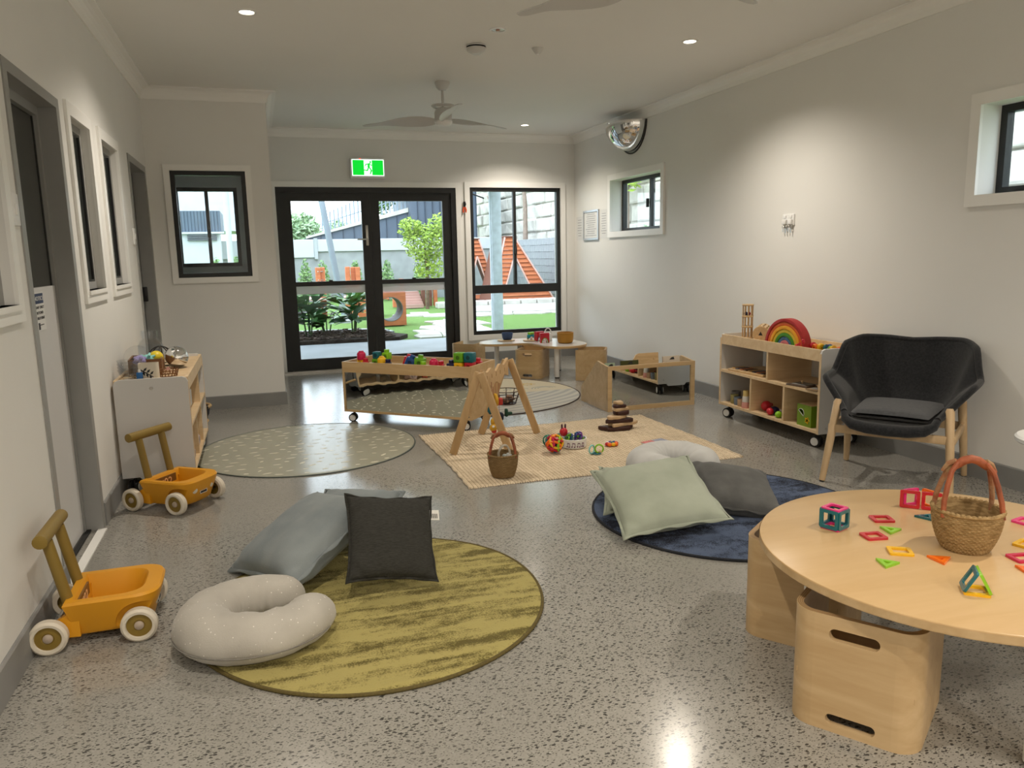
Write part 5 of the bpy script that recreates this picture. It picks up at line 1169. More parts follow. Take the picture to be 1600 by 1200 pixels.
MB().tube([(.088*math.cos(q), .088*math.sin(q), .004) for q in [2*PI*i/30 for i in range(30)]], .0035, 6, closed=True).build('base_ring', m_black, t)
t = thing('mirror_ball', 'large silver mirror ball at the front rim of the left cabinet', 'ball', (-.525, 5.20, ZT)); MB().sphere((0, 0, .068), .068, 36).build('sphere', m_chrome, t)
t = thing('mirror_ball', 'smaller silver mirror ball half hidden behind the large one', 'ball', (-.555, 5.34, ZT)); MB().sphere((0, 0, .058), .058, 32).build('sphere', m_chrome, t)
t = thing('wire_basket', 'small brown wire basket on the left cabinet beside the planter', 'basket', (-.545, 4.84, ZT)); mr_ = M('rust_wire', (0.20, 0.09, 0.035), 0.5, var=0.2, vscale=30)
for z in (.006, .022, .038): MB().tube([((.048+z*.25)*math.cos(q), (.06+z*.25)*math.sin(q), z) for q in [2*PI*i/26 for i in range(26)]], .003, 6, closed=True).build('ring', mr_, t)
for k in range(18):
    q = 2*PI*k/18; MB().tube([(.048*math.cos(q), .06*math.sin(q), .004), (.060*math.cos(q+.12), .072*math.sin(q+.12), .046)], .0028, 5).build('stake', mr_, t)
t = thing('triangle_block', 'tiny pink triangle in the wire basket', 'block', (-.545, 4.87, ZT+.004)); MB().prism([(-.014, 0), (.014, 0), (0, .022)], -.005, .005, Matrix.Translation((0, 0, .03)) @ RX90).build('block', M('pale_pink', (0.7, 0.4, 0.38), 0.5, var=0.03, vscale=20), t)
# shelves of the left cabinet, seen edge-on and in the trolley mirror
for (u, z, c, lb) in ((.05, .380, (0.70, 0.70, 0.70), 'white figure on the middle shelf of the left cabinet'), (-.30, .380, (0.24, 0.28, 0.10), 'olive box on the middle shelf of the left cabinet')):
    t = thing('shelf_toy', lb, 'toy', (-.50, 5.235+u, z)); cm = M('shelf_'+lb.split()[0], c, 0.5, var=0.05, vscale=10); MB().rbox(-.03, .03, -.045, .045, 0, .11, .012).build('body', cm, t); MB().sphere((0, 0, .125), .028, 14).build('head', m_black if c[0] > .5 else cm, t)
for (u, lb) in ((.36, 'glass jar at the far end of the bottom shelf, left cabinet'), (.28, 'second glass jar beside it on the bottom shelf of the left cabinet')):
    t = thing('glass_jar', lb, 'jar', (-.475, 5.235+u, .120)); MB().lathe([(.0005, 0), (.034, 0), (.036, .006), (.036, .075), (.030, .085), (.028, .003)], 20).build('jar', m_clear, t); MB().lathe([(.031, .083), (.032, .098), (.0005, .099)], 20).build('lid', m_black, t)
for (u, c, lb) in ((.03, (0.42, 0.32, 0.30), 'mauve patterned cloth doll on the bottom shelf'), (-.10, (0.33, 0.06, 0.03), 'small rust-red block tower on the bottom shelf'), (-.36, (0.50, 0.42, 0.40), 'folded patterned scarf on the near bottom shelf of the left cabinet')):
    t = thing('shelf_toy', lb, 'toy', (-.475, 5.235+u, .120)); cm = M('low_'+lb.split()[1], c, 0.8, var=0.4, vscale=30); MB().rbox(-.035, .035, -.05, .05, 0, .07, .018, 3).build('body', cm, t); MB().rbox(-.02, .02, -.028, .028, .068, .115, .014, 3).build('top', cm, t)
# doll pram parked beyond the left cabinet
t = thing('doll_pram', 'toy doll pram with dark hood and wooden handle beyond the left cabinet', 'toy pram', (-.56, 6.13, 0), math.radians(90))
MB().lathe([(.0005, .10), (.09, .105), (.13, .16), (.14, .22), (.132, .222), (.12, .165), (.08, .115), (.0005, .112)], 26).build('bassinet', M('wicker_dark', (0.02, 0.02, 0.03), 0.8, var=0.3, vscale=60), t)
MB().tube([(.142*math.cos(q), .142*math.sin(q), .222) for q in [2*PI*i/30 for i in range(30)]], .011, 8, closed=True).build('wicker_rim', M('wicker_tan', (0.50, 0.34, 0.17), 0.8, var=0.25, vscale=80), t)
MB().grid(lambda u, v: (.0+.135*math.cos(PI*u)*math.cos(v*1.25), .135*math.sin(PI*u)*math.cos(v*1.25)+.0, .225+.15*math.sin(v*1.25)), 18, 8).build('hood', M('dusty_pink_fabric', (0.30, 0.09, 0.11), 0.9, var=0.1, vscale=20), t, ang=70)
for (x, y) in ((-.10, -.09), (-.10, .09), (.10, -.09), (.10, .09)): MB().lathe([(.012, -.008), (.038, -.008), (.040, 0), (.038, .008), (.012, .008)], 22, mat=Matrix.Translation((x, y, .040)) @ RX90).build('wheel', m_black, t)
for y in (-.09, .09): MB().tube([(-.11, y, .04), (.0, y, .11), (.11, y, .04)], .007, 8).build('chassis', m_black, t)
MB().tube([(-.12, -.11, .12), (-.30, -.135, .17)], .011, 10).build('handle', m_toywood, t)
MB().cyl((-.27, -.13, .16), (-.28, -.135, .25), .006, n=8).sphere((-.28, -.135, .26), .013, 12).build('brake_knob', m_black, t)

# ---- baskets
def woven_basket(name, lb, x, y, z, r0, r1, h, mat, mrim, handle, rows=22, stakes=44, sc=1.0):
    t = thing(name, lb, 'basket', (x, y, z)); n = stakes*4; prof = []
    def rad(u): return r0+(r1-r0)*math.sin(min(1, u*1.08)*PI/2)**.8
    v = MB(); k = rows*4
    for j in range(k+1):
        u = j/k; row = int(u*rows)
        for i in range(n):
            a = 2*PI*i/n; wv = math.sin(a*stakes/1+row*PI); bl = abs(math.sin(u*rows*PI)); q = rad(u)+.0022*wv*bl*sc*1.3+.0016*bl*sc
            v.v.append((q*math.cos(a), q*math.sin(a), u*h))
    for j in range(k):
        for i in range(n): v.f.append((j*n+i, j*n+(i+1) % n, (j+1)*n+(i+1) % n, (j+1)*n+i))
    v.f.append(tuple(range(n-1, -1, -1))); v.build('weave', mat, t, ang=60)
    MB().lathe([(rad(1)-.006*sc, h), (rad(.5)-.008*sc, h*.5), (rad(.1)-.008*sc, .012), (.0005, .010)], 40).build('lining', mat, t)
    mb = MB(); m_ = 140
    mb.tube([((rad(1))*math.cos(2*PI*i/m_), rad(1)*math.sin(2*PI*i/m_), h+.0012*math.sin(i*1.9)) for i in range(m_)], [.0075*sc*(1+.16*math.sin(i*1.9)) for i in range(m_)], 8, closed=True); mb.build('rim', mrim, t)
    handle(t, rad(1), h); return t
m_straw = M('seagrass_straw', (0.42, 0.29, 0.14), 0.85, col2=(0.24, 0.155, 0.065), vscale=40, stretch=(1, 1, 5), bump=.4, bscale=150, spec=.2)
m_straw2 = M('seagrass_brown', (0.30, 0.20, 0.095), 0.85, col2=(0.19, 0.12, 0.05), vscale=40, stretch=(1, 1, 5), bump=.4, bscale=150, spec=.2)
m_leather = M('rust_leather', (0.36, 0.095, 0.035), 0.55, col2=(0.20, 0.05, 0.02), vscale=25, bump=.3, bscale=60)
m_wrap = M('straw_wrap', (0.40, 0.28, 0.15), 0.85, col2=(0.30, 0.085, 0.035), vscale=18, stretch=(1, 1, 1.4), bump=.4, bscale=120)
def bolga_handle(az, H_, sp, sc):
    def fn(t, R, h):
        d = Vector((math.cos(az), math.sin(az), 0)); e = Vector((-math.sin(az), math.cos(az), 0))
        for s in (-1, 1):
            for f in (-1, 1):
                p0 = d*s*R*.86+e*f*R*.50+Vector((0, 0, h-.02*sc)); p1 = d*s*R*.72+e*f*R*.28+Vector((0, 0, h+H_*.50)); p2 = d*s*R*.40+e*f*R*.07+Vector((0, 0, h+H_*.93))
                MB().tube([p0, p0.lerp(p1, .5)+d*s*.004*sc, p1, p1.lerp(p2, .55)+d*s*.006*sc+Vector((0, 0, .006*sc)), p2], [.0085*sc, .0095*sc, .0095*sc, .0095*sc, .009*sc], 9).build('handle_strap', m_wrap if f > 0 else m_leather, t)
            MB().tube([d*s*R*.42+Vector((0, 0, h+H_*.95)), d*s*R*.62+e*.01+Vector((0, 0, h+H_*.88)), d*s*R*.78+e*.015+Vector((0, 0, h+H_*.72))], [.010*sc, .010*sc, .006*sc], 8).build('binding_end', m_wrap, t)
        MB().tube([d*R*q+Vector((0, 0, h+H_*(1.0-.16*q*q/.2))) for q in (-.48, -.36, -.2, 0, .2, .36, .48)], [.010*sc, .0155*sc, .0155*sc, .0155*sc, .0155*sc, .0155*sc, .010*sc], 12).build('grip', m_leather, t)
    return fn
woven_basket('woven_basket', 'woven seagrass basket with rust leather handle on the round table', 1.932, 1.652, RZ, .060, .092, .122, m_straw, m_straw, bolga_handle(math.radians(-30), .150, 0, .80), rows=20, stakes=40, sc=.8)
woven_basket('woven_basket', 'small brown woven basket with leather handle on the jute rug', 1.293, 4.215, .009, .062, .088, .135, m_straw2, m_straw2, bolga_handle(math.radians(-18), .125, 0, .85), rows=18, stakes=36, sc=.85)
t = thing('white_rattle', 'off-white rattle ring sticking out of the small basket', 'toy', (1.30, 4.21, .10)); MB().tube([(.035*math.cos(q), .01*math.sin(q*2), .05+.045*math.sin(q)) for q in [2*PI*i/22 for i in range(22)]], .007, 8, closed=True).build('ring', M('bone_white', (0.60, 0.55, 0.46), 0.5, var=0.05, vscale=20), t); MB().sphere((.03, 0, .03), .016, 12).build('bead', m_white, t)
t = thing('pale_shaker', 'pale blue-white cluster toy inside the small basket', 'toy', (1.325, 4.225, .10))
for k in range(6): MB().sphere((.02*math.cos(k*1.05), .02*math.sin(k*1.05), .02+.006*(k % 2)), .013, 10).build('bead', M('pale_blue_white', (0.45, 0.50, 0.50), 0.5, var=0.06, vscale=20), t)
# wire basket on the boho rug
t = thing('wire_basket', 'dark wire basket of stones on the far woven rug', 'basket', (1.985, 6.33, .008)); mdw = M('dark_bronze_wire', (0.05, 0.025, 0.02), 0.5, var=0.1, vscale=20)
for (z, r) in ((.0, .085), (.055, .105), (.115, .125)): MB().tube([(r*math.cos(q), r*math.sin(q), z+.004) for q in [2*PI*i/30 for i in range(30)]], .004, 6, closed=True).build('ring', mdw, t)
for k in range(10):
    q = 2*PI*k/10; MB().tube([(.085*math.cos(q), .085*math.sin(q), .004), (.125*math.cos(q), .125*math.sin(q), .119)], .0035, 6).build('stake', mdw, t)
MB().lathe([(.0005, .002), (.084, .002)], 24).build('base', mdw, t)
rr = random.Random(8)
for k in range(16):
    a, q = rr.uniform(0, 6.28), .07*math.sqrt(rr.random()); s = thing('pebble', 'brown wooden pebble in the dark wire basket', 'pebble', (1.985+q*math.cos(a), 6.33+q*math.sin(a), .014+.022*(k//7)), rr.uniform(0, 3), group='pebbles in the wire basket')
    MB().sphere((0, 0, .016), .026, 12, (1.1, .85, .62)).build('stone', M('pebble_%d' % (k % 3), [(0.28, 0.16, 0.10), (0.36, 0.24, 0.16), (0.20, 0.12, 0.08)][k % 3], 0.6, var=0.15, vscale=25), s)

# ---- floor toys on the jute rug (z=.009)
ZJ = .0095
def loop_ball(lb, x, y, R, tube, cols, seed):
    t = thing('loop_ball', lb, 'ball', (x, y, ZJ)); rr = random.Random(seed)
    for k, c in enumerate(cols):
        ax = Vector((math.cos(k*2.4)*math.sqrt(1-(1-2*(k+.5)/len(cols))**2), math.sin(k*2.4)*math.sqrt(1-(1-2*(k+.5)/len(cols))**2), 1-2*(k+.5)/len(cols))); a = ax.orthogonal().normalized(); b = ax.cross(a)
        cc = ax*R*.52; rr_ = R*.70; MB().tube([cc+a*rr_*math.cos(q)+b*rr_*math.sin(q)+Vector((0, 0, R+tube*.35)) for q in [2*PI*i/24 for i in range(24)]], tube, 8, closed=True).build('loop', pm_(c), t)
    MB().sphere((0, 0, R), R*.35, 12).build('core', pm_('purple'), t)
loop_ball('large loop ball of red, orange and yellow tubes on the jute rug', 1.765, 4.59, .062, .0085, ['red', 'orange', 'yellow', 'red', 'crimson', 'lime', 'teal', 'orange', 'blue', 'red'], 1)
for (x, y, lb) in ((1.795, 4.79, 'green-striped small ball left behind the red loop ball'), (1.89, 4.80, 'green-striped small ball behind the white bowl')):
    t = thing('cage_ball', lb, 'ball', (x, y, ZJ)); R = .036; mg = M('teal_green_plastic', (0.02, 0.20, 0.13), 0.35, var=0.05, vscale=20)
    for k in range(4): MB().tube([(R*math.cos(q)*math.cos(PI*k/4), R*math.cos(q)*math.sin(PI*k/4), R+R*math.sin(q)) for q in [2*PI*i/24 for i in range(24)]], .0045, 6, closed=True).build('hoop', mg, t)
    MB().sphere((0, 0, R), R*.72, 14).build('core', m_white, t)
t = thing('toy_bowl', 'white bowl printed with music notes and full of small toys', 'bowl', (1.945, 4.70, ZJ))
MB().lathe([(.0005, 0), (.078, 0), (.086, .006), (.090, .062), (.087, .064), (.083, .060), (.080, .008), (.0005, .006)], 40).build('bowl', m_white, t)
nm = MB()
def on_bowl(th): return Matrix.Translation((1e-9, 0, 0)) @ Matrix.Rotation(th, 4, 'Z') @ Matrix(((0, 0, 1, .0895), (1, 0, 0, 0), (0, 1, 0, 0), (0, 0, 0, 1)))
for (th, sc) in ((-1.95, 1.0), (-1.55, .9), (-2.35, .8), (-1.2, .8)):
    nm.prism([(-.010*sc, .018), (-.008*sc, .018), (-.008*sc, .044), (-.010*sc, .044)], -.002, .0012, on_bowl(th)); nm.prism([(.008*sc, .016), (.010*sc, .016), (.010*sc, .042), (.008*sc, .042)], -.002, .0012, on_bowl(th)); nm.prism([(-.010*sc, .044), (-.010*sc, .039), (.010*sc, .037), (.010*sc, .042)], -.002, .0012, on_bowl(th))
    nm.prism([(-.012*sc+.005*math.cos(a), .018+.004*math.sin(a)) for a in [2*PI*i/10 for i in range(10)]], -.002, .0012, on_bowl(th)); nm.prism([(.006*sc+.005*math.cos(a), .016+.004*math.sin(a)) for a in [2*PI*i/10 for i in range(10)]], -.002, .0012, on_bowl(th))
nm.build('note_print', M('note_purple', (0.14, 0.03, 0.10), 0.6, var=0.2, vscale=20), t, smooth=False)
rr = random.Random(4)
for k in range(18):
    a, q = rr.uniform(0, 6.28), .058*math.sqrt(rr.random()); c = rr.choice(['green', 'teal', 'blue', 'green', 'purple', 'teal', 'white', 'lime'])
    s = thing('small_rattle', 'small %s ring in the white bowl' % c, 'toy', (1.945+q*math.cos(a), 4.70+q*math.sin(a), ZJ+.030+.014*(k//6)), rr.uniform(0, 3), group='small rattles in the white bowl')
    MB().tube([(.018*math.cos(w_), .006*math.sin(2*w_), .018+.018*math.sin(w_)) for w_ in [2*PI*i/16 for i in range(16)]], .006, 7, closed=True).build('ring', pm_(c), s); MB().sphere((.012, 0, .02), .011, 10).build('bead', pm_(rr.choice(['teal', 'purple', 'green'])), s)
t = thing('red_bell_toy', 'round red toy with two dark prongs on top of the bowl', 'toy', (1.885, 4.73, ZJ+.072)); MB().sphere((0, 0, .028), .028, 18, (1, 1, 1.1)).build('body', pm_('red'), t)
for s in (-1, 1): MB().tube([(s*.011, 0, .050), (s*.012, 0, .070), (s*.012, 0, .082)], [.006, .007, .005], 8).build('prong', M('aubergine', (0.06, 0.012, 0.03), 0.4, var=0.05, vscale=20), t)
t = thing('ring_rattle', 'pair of linked green and yellow rings on the jute rug', 'toy', (2.005, 4.465, ZJ))
for (dx, c, a) in ((-.030, 'mint', .5), (.022, 'lime', -.3), (.0, 'teal', 1.57)):
    if c == 'teal': MB().tube([(.025*math.cos(q), .020*math.sin(q)-.012, .006) for q in [2*PI*i/20 for i in range(20)]], .005, 7, closed=True).build('flat_ring', pm_(c), t)
    else: MB().tube([(dx+.027*math.cos(q)*math.cos(a), .027*math.cos(q)*math.sin(a), .032+.027*math.sin(q)) for q in [2*PI*i/22 for i in range(22)]], .0055, 8, closed=True).build('ring', pm_(c), t)
MB().sphere((.025, -.01, .014), .011, 12).build('bead', m_toywood, t)
t = thing('star_rattle', 'flat rainbow-coloured ring rattle on the jute rug', 'toy', (2.19, 4.62, ZJ))
for k, c in enumerate(('red', 'blue', 'purple', 'white', 'red', 'orange', 'yellow', 'orange')):
    a = 2*PI*k/8; MB().sphere((.034*math.cos(a), .026*math.sin(a), .014), .0155, 12, (1, 1, .9)).build('bead', pm_(c), t)
t2 = MB().sphere((0, 0, .016), .013, 12).build('centre', pm_('teal'), t)
# stacked wooden stones
mdk = M('dark_stained_wood', (0.045, 0.014, 0.010), 0.55, var=0.2, vscale=15, stretch=(1, 6, 6)); mlt = wood('pale_stone_wood', (0.62, 0.45, 0.28), (0.50, 0.34, 0.19), sc=2)
rr = random.Random(2); z = ZJ; specs = [(.235, .048, .030, 0, -.12), (.225, .042, .026, 1, .14), (.195, .042, .030, 0, -.1), (.165, .040, .026, 1, .35), (.118, .038, .030, 0, -.3), (.115, .036, .024, 1, .1), (.088, .036, .024, 0, .2), (.058, .030, .024, 1, 0)]
offs = [-.012, .030, .0, -.012, .020, .008, .0, .0]; names = ['lowest dark', 'lowest pale', 'second dark', 'second pale', 'third dark', 'third pale', 'top dark', 'topmost pale']
for i, (l, w_, h_, lt, rz) in enumerate(specs):
    t = thing('wooden_stone', names[i]+' plank of the balanced wooden tower on the jute rug', 'block', (2.445+offs[i], 5.04, z), rz, group='balanced wooden planks'); k = 7; pl = []
    for j in range(14):
        a = 2*PI*j/14; q = 1+.16*math.sin(3*a+i*1.7)+.08*math.sin(5*a+i); pl.append((l*.5*q*math.copysign(abs(math.cos(a))**.6, math.cos(a)), w_*q*math.copysign(abs(math.sin(a))**.6, math.sin(a))))
    MB().prism(pl, 0, h_, r=.006).build('plank', mlt if lt else mdk, t, ang=50); z += h_
t = thing('picture_book', 'thin pink and blue board book lying flat behind the pale pillow', 'book', (2.50, 4.55, ZJ), .25); MB().rbox(-.09, .09, -.065, .065, 0, .010, .002).build('pages', m_paper, t)
MB().box(-.092, .0, -.067, .067, .010, .012).build('pink_cover', M('cover_pink', (0.55, 0.16, 0.16), 0.5, var=0.2, vscale=14), t, smooth=False); MB().box(.0, .092, -.067, .067, .010, .012).build('blue_cover', M('cover_blue', (0.28, 0.30, 0.38), 0.5, var=0.15, vscale=14), t, smooth=False)

# ---- toys hanging from the gym
m_str = M('cord', (0.35, 0.12, 0.08), 0.8, var=0.1, vscale=40)
def hang(name, lb, x, y, ztop, zbot, mbuild):
    t = thing(name, lb, 'toy', (x, y, .010)); MB().tube([(0, 0, ztop), (0, 0, zbot)], .002, 5).build('cord', m_str, t); mbuild(t)
def teal_drop(t): MB().lathe([(.0005, .228), (.022, .232), (.033, .250), (.030, .270), (.016, .300), (.006, .325), (.0005, .327)], 20).build('drop', M('teal_felt', (0.008, 0.10, 0.13), 0.7, var=0.1, vscale=40), t)
def ring_toy(t):
    MB().tube([(.0, .036*math.cos(q), .305+.036*math.sin(q)) for q in [2*PI*i/24 for i in range(24)]], .012, 8, closed=True).build('yellow_ring', M('yellow_wood', (0.55, 0.30, 0.02), 0.5, var=0.08, vscale=20), t)
    MB().rbox(.012, .052, -.012, .018, .268, .318, .010, 3).build('red_block', M('red_wood', (0.42, 0.03, 0.02), 0.5, var=0.08, vscale=20), t)
def bird(t):
    MB().sphere((0, 0, .165), .024, 16, (1, .9, 1.3)).build('body', M('yellow_wood', (0.55, 0.30, 0.02), 0.5), t); MB().sphere((-.008, -.012, .128), .027, 16).build('head', M('yellow_wood', (0.55, 0.30, 0.02), 0.5), t)
    MB().sphere((-.006, -.016, .108), .019, 14).build('red_cap', M('red_wood', (0.42, 0.03, 0.02), 0.5), t); MB().sphere((-.014, -.034, .140), .009, 10).build('white_patch', m_white, t)
def dragon(t):
    mn = M('navy_felt', (0.010, 0.014, 0.035), 0.8, var=0.1, vscale=40); mg = M('bottle_green_felt', (0.010, 0.05, 0.03), 0.8, var=0.1, vscale=40); MB().rbox(-.035, .03, -.02, .02, .145, .205, .018, 3).build('body', mn, t)
    MB().rbox(.04, .062, -.015, .015, .170, .228, .010, 3).rbox(.045, .095, -.012, .012, .180, .204, .010, 3).build('wings', mg, t)
cb = (c0+c1)/2
def gp(u): return c0+(c1-c0)*u
p = gp(.16); hang('hanging_drop', 'teal drop hanging from the near end of the gym', p.x+.055, p.y+.06, .45, .32, teal_drop)
p = gp(.50); hang('hanging_ring', 'yellow ring and red block hanging from the middle of the gym', p.x-.0, p.y, .455, .34, ring_toy)
p = gp(.34); hang('hanging_bird', 'yellow and red bird hanging lowest from the gym', p.x+.02, p.y+.02, .455, .19, bird)
p = gp(.66); hang('hanging_dragon', 'navy and green dragon hanging at the far side of the gym', p.x-.01, p.y-.02, .455, .20, dragon)

# ---- magnetic tiles on the round table
def tile_mesh(nm, outer, inner, col):
    return MB().plate(outer, [inner], -.0035, .0035).mesh(nm, M('magnet_'+col, PAL[col], 0.22, var=0.02, vscale=10, coat=.3), True, 30)
SQ = (rrect(.062, .062, .006, 4), rrect(.041, .041, .004, 3)); RE = (rrect(.066, .058, .006, 4), rrect(.043, .035, .004, 3))
def tri(r, q=0): return [(r*math.cos(PI/2+2*PI*k/3), r*math.sin(PI/2+2*PI*k/3)) for k in range(3)]
TRI_ = (tri(.036), tri(.014)[::1]); 
def ftile(col, kind, x, y, rz, lb):
    o, i = {'s': SQ, 'r': RE, 't': TRI_}[kind]; t = thing('magnetic_tile', lb, 'tile', (x, y, RZ+.0036), rz, group='magnetic tiles on the round table'); child('frame', tile_mesh('tile', o, i, col), t)
ftile('red', 'r', 1.888, 1.928, -.35, 'flat red tile nearest the pink and orange tile house'); ftile('red', 'r', 1.750, 1.815, -.20, 'flat red tile between two green triangles')
ftile('yellow', 'r', 1.730, 1.690, -.55, 'flat yellow tile left of the basket'); ftile('lime', 't', 1.838, 1.838, .3, 'green triangle between the two flat red tiles')
ftile('lime', 't', 1.630, 1.635, .2, 'green triangle in front of the flat yellow tile'); ftile('orange', 't', 1.790, 1.604, .5, 'flat orange triangle in front of the basket')
ftile('pink', 'r', 2.290, 1.745, .2, 'pink tile at the right edge of the photo'); ftile('yellow', 'r', 2.115, 1.600, .3, 'yellow tile at the right edge beside the basket'); ftile('crimson', 'r', 2.010, 1.530, -.2, 'dark red tile at the right edge')
ftile('orange', 't', 1.948, 1.462, .2, 'orange tile tip at the right edge of the photo'); ftile('teal', 't', 2.035, 1.890, .9, 'teal triangle peeking from behind the basket')
def tile3d(name, lb, x, y, rz, panels, s=.046):
    t = thing(name, lb, 'tile', (x, y, RZ), rz)
    for (col, kind, mm_) in panels:
        o, i = {'s': SQ, 'r': RE, 't': TRI_}[kind]; q = child('tile', tile_mesh('tile', o, i, col), t); q.matrix_local = mm_
    return t
T, RX, RY, RZM = Matrix.Translation, lambda a: Matrix.Rotation(a, 4, 'X'), lambda a: Matrix.Rotation(a, 4, 'Y'), lambda a: Matrix.Rotation(a, 4, 'Z')
h = .031
tile3d('tile_cube', 'teal and pink cube of magnetic tiles on the left of the table', 1.695, 1.925, .35, [('pink', 's', T((0, 0, .0035))), ('pink', 's', T((0, 0, .0665))), ('teal', 's', T((0, -h, .035)) @ RX(PI/2)), ('teal', 's', T((0, h, .035)) @ RX(PI/2)), ('teal', 's', T((-h, 0, .035)) @ RY(PI/2)), ('teal', 's', T((h, 0, .035)) @ RY(PI/2))])
tile3d('tile_house', 'red, pink and orange standing tile house behind the basket', 2.105, 1.985, -.75, [('red', 's', T((-.033, -.026, .0315)) @ RX(PI/2)), ('red', 's', T((.033, -.026, .0315)) @ RX(PI/2)), ('pink', 's', T((-.030, .000, .0315)) @ RZM(.72) @ RX(PI/2)), ('orange', 's', T((.030, .000, .0315)) @ RZM(-.72) @ RX(PI/2)), ])
a = math.radians(62)
tile3d('tile_tent', 'teal and green tent of magnetic tiles on a yellow base at the front', 1.705, 1.415, -.70, [('yellow', 's', T((0, 0, .0035))), ('teal', 's', T((-.0165, 0, .0345)) @ RY(-a)), ('lime', 's', T((.0165, 0, .0345)) @ RY(a))])

# ---- kidney table things
t = thing('wooden_plate', 'round wooden plate under the blue bowl', 'plate', (2.575, 8.17, KZ)); MB().lathe([(.0005, 0), (.09, 0), (.10, .006), (.10, .010), (.085, .008), (.0005, .008)], 30).build('plate', m_toywood, t)
t = thing('blue_bowl', 'small blue bowl on a wooden plate on the kidney table', 'bowl', (2.60, 8.20, KZ+.010)); MB().lathe([(.0005, 0), (.044, 0), (.056, .02), (.064, .075), (.062, .077), (.058, .074), (.050, .02), (.0005, .008)], 28).build('bowl', M('bowl_blue', (0.03, 0.065, 0.17), 0.6, var=0.15, vscale=40), t)
t = thing('wooden_plate', 'round wooden plate under the toy truck', 'plate', (2.835, 8.05, KZ)); MB().lathe([(.0005, 0), (.09, 0), (.10, .006), (.10, .010), (.085, .008), (.0005, .008)], 30).build('plate', m_toywood, t)
t = thing('toy_truck', 'yellow and teal toy truck on the kidney table', 'toy', (2.845, 8.08, KZ+.010), .5); MB().rbox(-.05, .05, -.025, .025, .018, .055, .006).build('teal_body', M('bright_teal', (0.01, 0.30, 0.42), 0.35, var=0.04, vscale=20), t); MB().rbox(-.045, .045, -.022, .022, .054, .082, .008).build('yellow_top', pm_('lime'), t)
for (x, y) in ((-.03, -.026), (.03, -.026), (-.03, .026), (.03, .026)): MB().lathe([(.004, -.006), (.018, -.006), (.018, .006), (.004, .006)], 16, mat=T((x, y, .018)) @ RX90).build('wheel', m_white, t)
def arch_house(lb, x, y, rz, c, c2):
    t = thing('arch_block', lb, 'toy', (x, y, KZ), rz); ar = [(.025*math.cos(q), .0+.045*math.sin(q)) for q in [PI*i/14 for i in range(15)]]
    MB().prism([(.05, 0), (.05, .105), (-.05, .105), (-.05, 0)]+[(-a_, b_) for a_, b_ in ar], -.022, .022, Matrix(((1, 0, 0, 0), (0, 0, -1, 0), (0, 1, 0, 0), (0, 0, 0, 1)))).build('block', pm_(c), t, smooth=False)
    for i, (rr_, cc) in enumerate(((.034, c2), (.027, 'white'))): MB().tube([(rr_*math.cos(q), -.0225, (rr_+.018)*math.sin(q)) for q in [PI*i_/16 for i_ in range(17)]], .0035, 6).build('arch_band', pm_(cc), t)
arch_house('bright red arch block with green arch on the kidney table', 2.895, 7.80, -.1, 'red', 'green'); arch_house('red arch block with blue arch behind the first red one', 2.90, 7.98, .25, 'red', 'blue')
t = thing('wire_loop_toy', 'white wire handle toy behind the red arch blocks', 'toy', (2.985, 7.93, KZ)); MB().tube([(.04*math.cos(q), 0, .08+.06*math.sin(q)) for q in [PI*i/16 for i in range(17)]], .006, 7).rbox(-.045, .045, -.02, .02, 0, .085, .008).build('loop', m_white, t)
t = thing('mustard_bowl', 'large mustard tub on the right of the kidney table', 'bowl', (3.09, 7.68, KZ)); MB().lathe([(.0005, 0), (.066, 0), (.080, .01), (.088, .06), (.088, .108), (.090, .113), (.084, .115), (.080, .106), (.078, .05), (.0005, .012)], 36).build('tub', M('mustard_silicone', (0.42, 0.20, 0.02), 0.6, var=0.05, vscale=10), t)
# ---- books and boards in the mirror book box
for (x, y, w_, h_, rz, c, lb, rnd) in ((2.915, 5.775, .165, .40, 0, (0.055, 0.06, 0.012), 'dark olive book standing in the mirror book box', 0), (3.10, 5.83, .235, .445, 0, None, 'tallest pale wooden board in the mirror book box', 1), (3.31, 5.77, .165, .415, .05, (0.60, 0.52, 0.42), 'pale cream book with dark mark at the right of the book box', 0), (2.745, 5.80, .09, .385, 0, (0.33, 0.42, 0.30), 'small mint card at the left of the book box', 0)):
    t = thing('picture_book', lb, 'book', (x, y, .034), rz); h2 = h_-.034
    pl = [(-w_/2, 0), (w_/2, 0), (w_/2, h2)]+([(-w_/2+.05, h2), (-w_/2+.02, h2-.012), (-w_/2, h2-.045)] if rnd else [(-w_/2, h2)])
    MB().prism(pl, -.008, .008, RX(PI/2-.10)).build('cover', m_toywood if c is None else M('book_'+lb.split()[1], c, 0.5, var=0.05, vscale=10), t, smooth=False)
    if c is None:
        for s in (-1, 1): MB().lathe([(.0005, .0105), (.008, .0105), (.010, .008)], 14, (s*.075, h2-.05, 0), mat=RX(PI/2-.10)).build('peg', m_toywood, t)
    else: MB().prism([(-.02, h2-.03), (.03, h2-.03), (.022, h2-.008), (.0, h2-.012)], .008, .0092, RX(PI/2-.10)).build('cover_mark', m_ink, t, smooth=False)

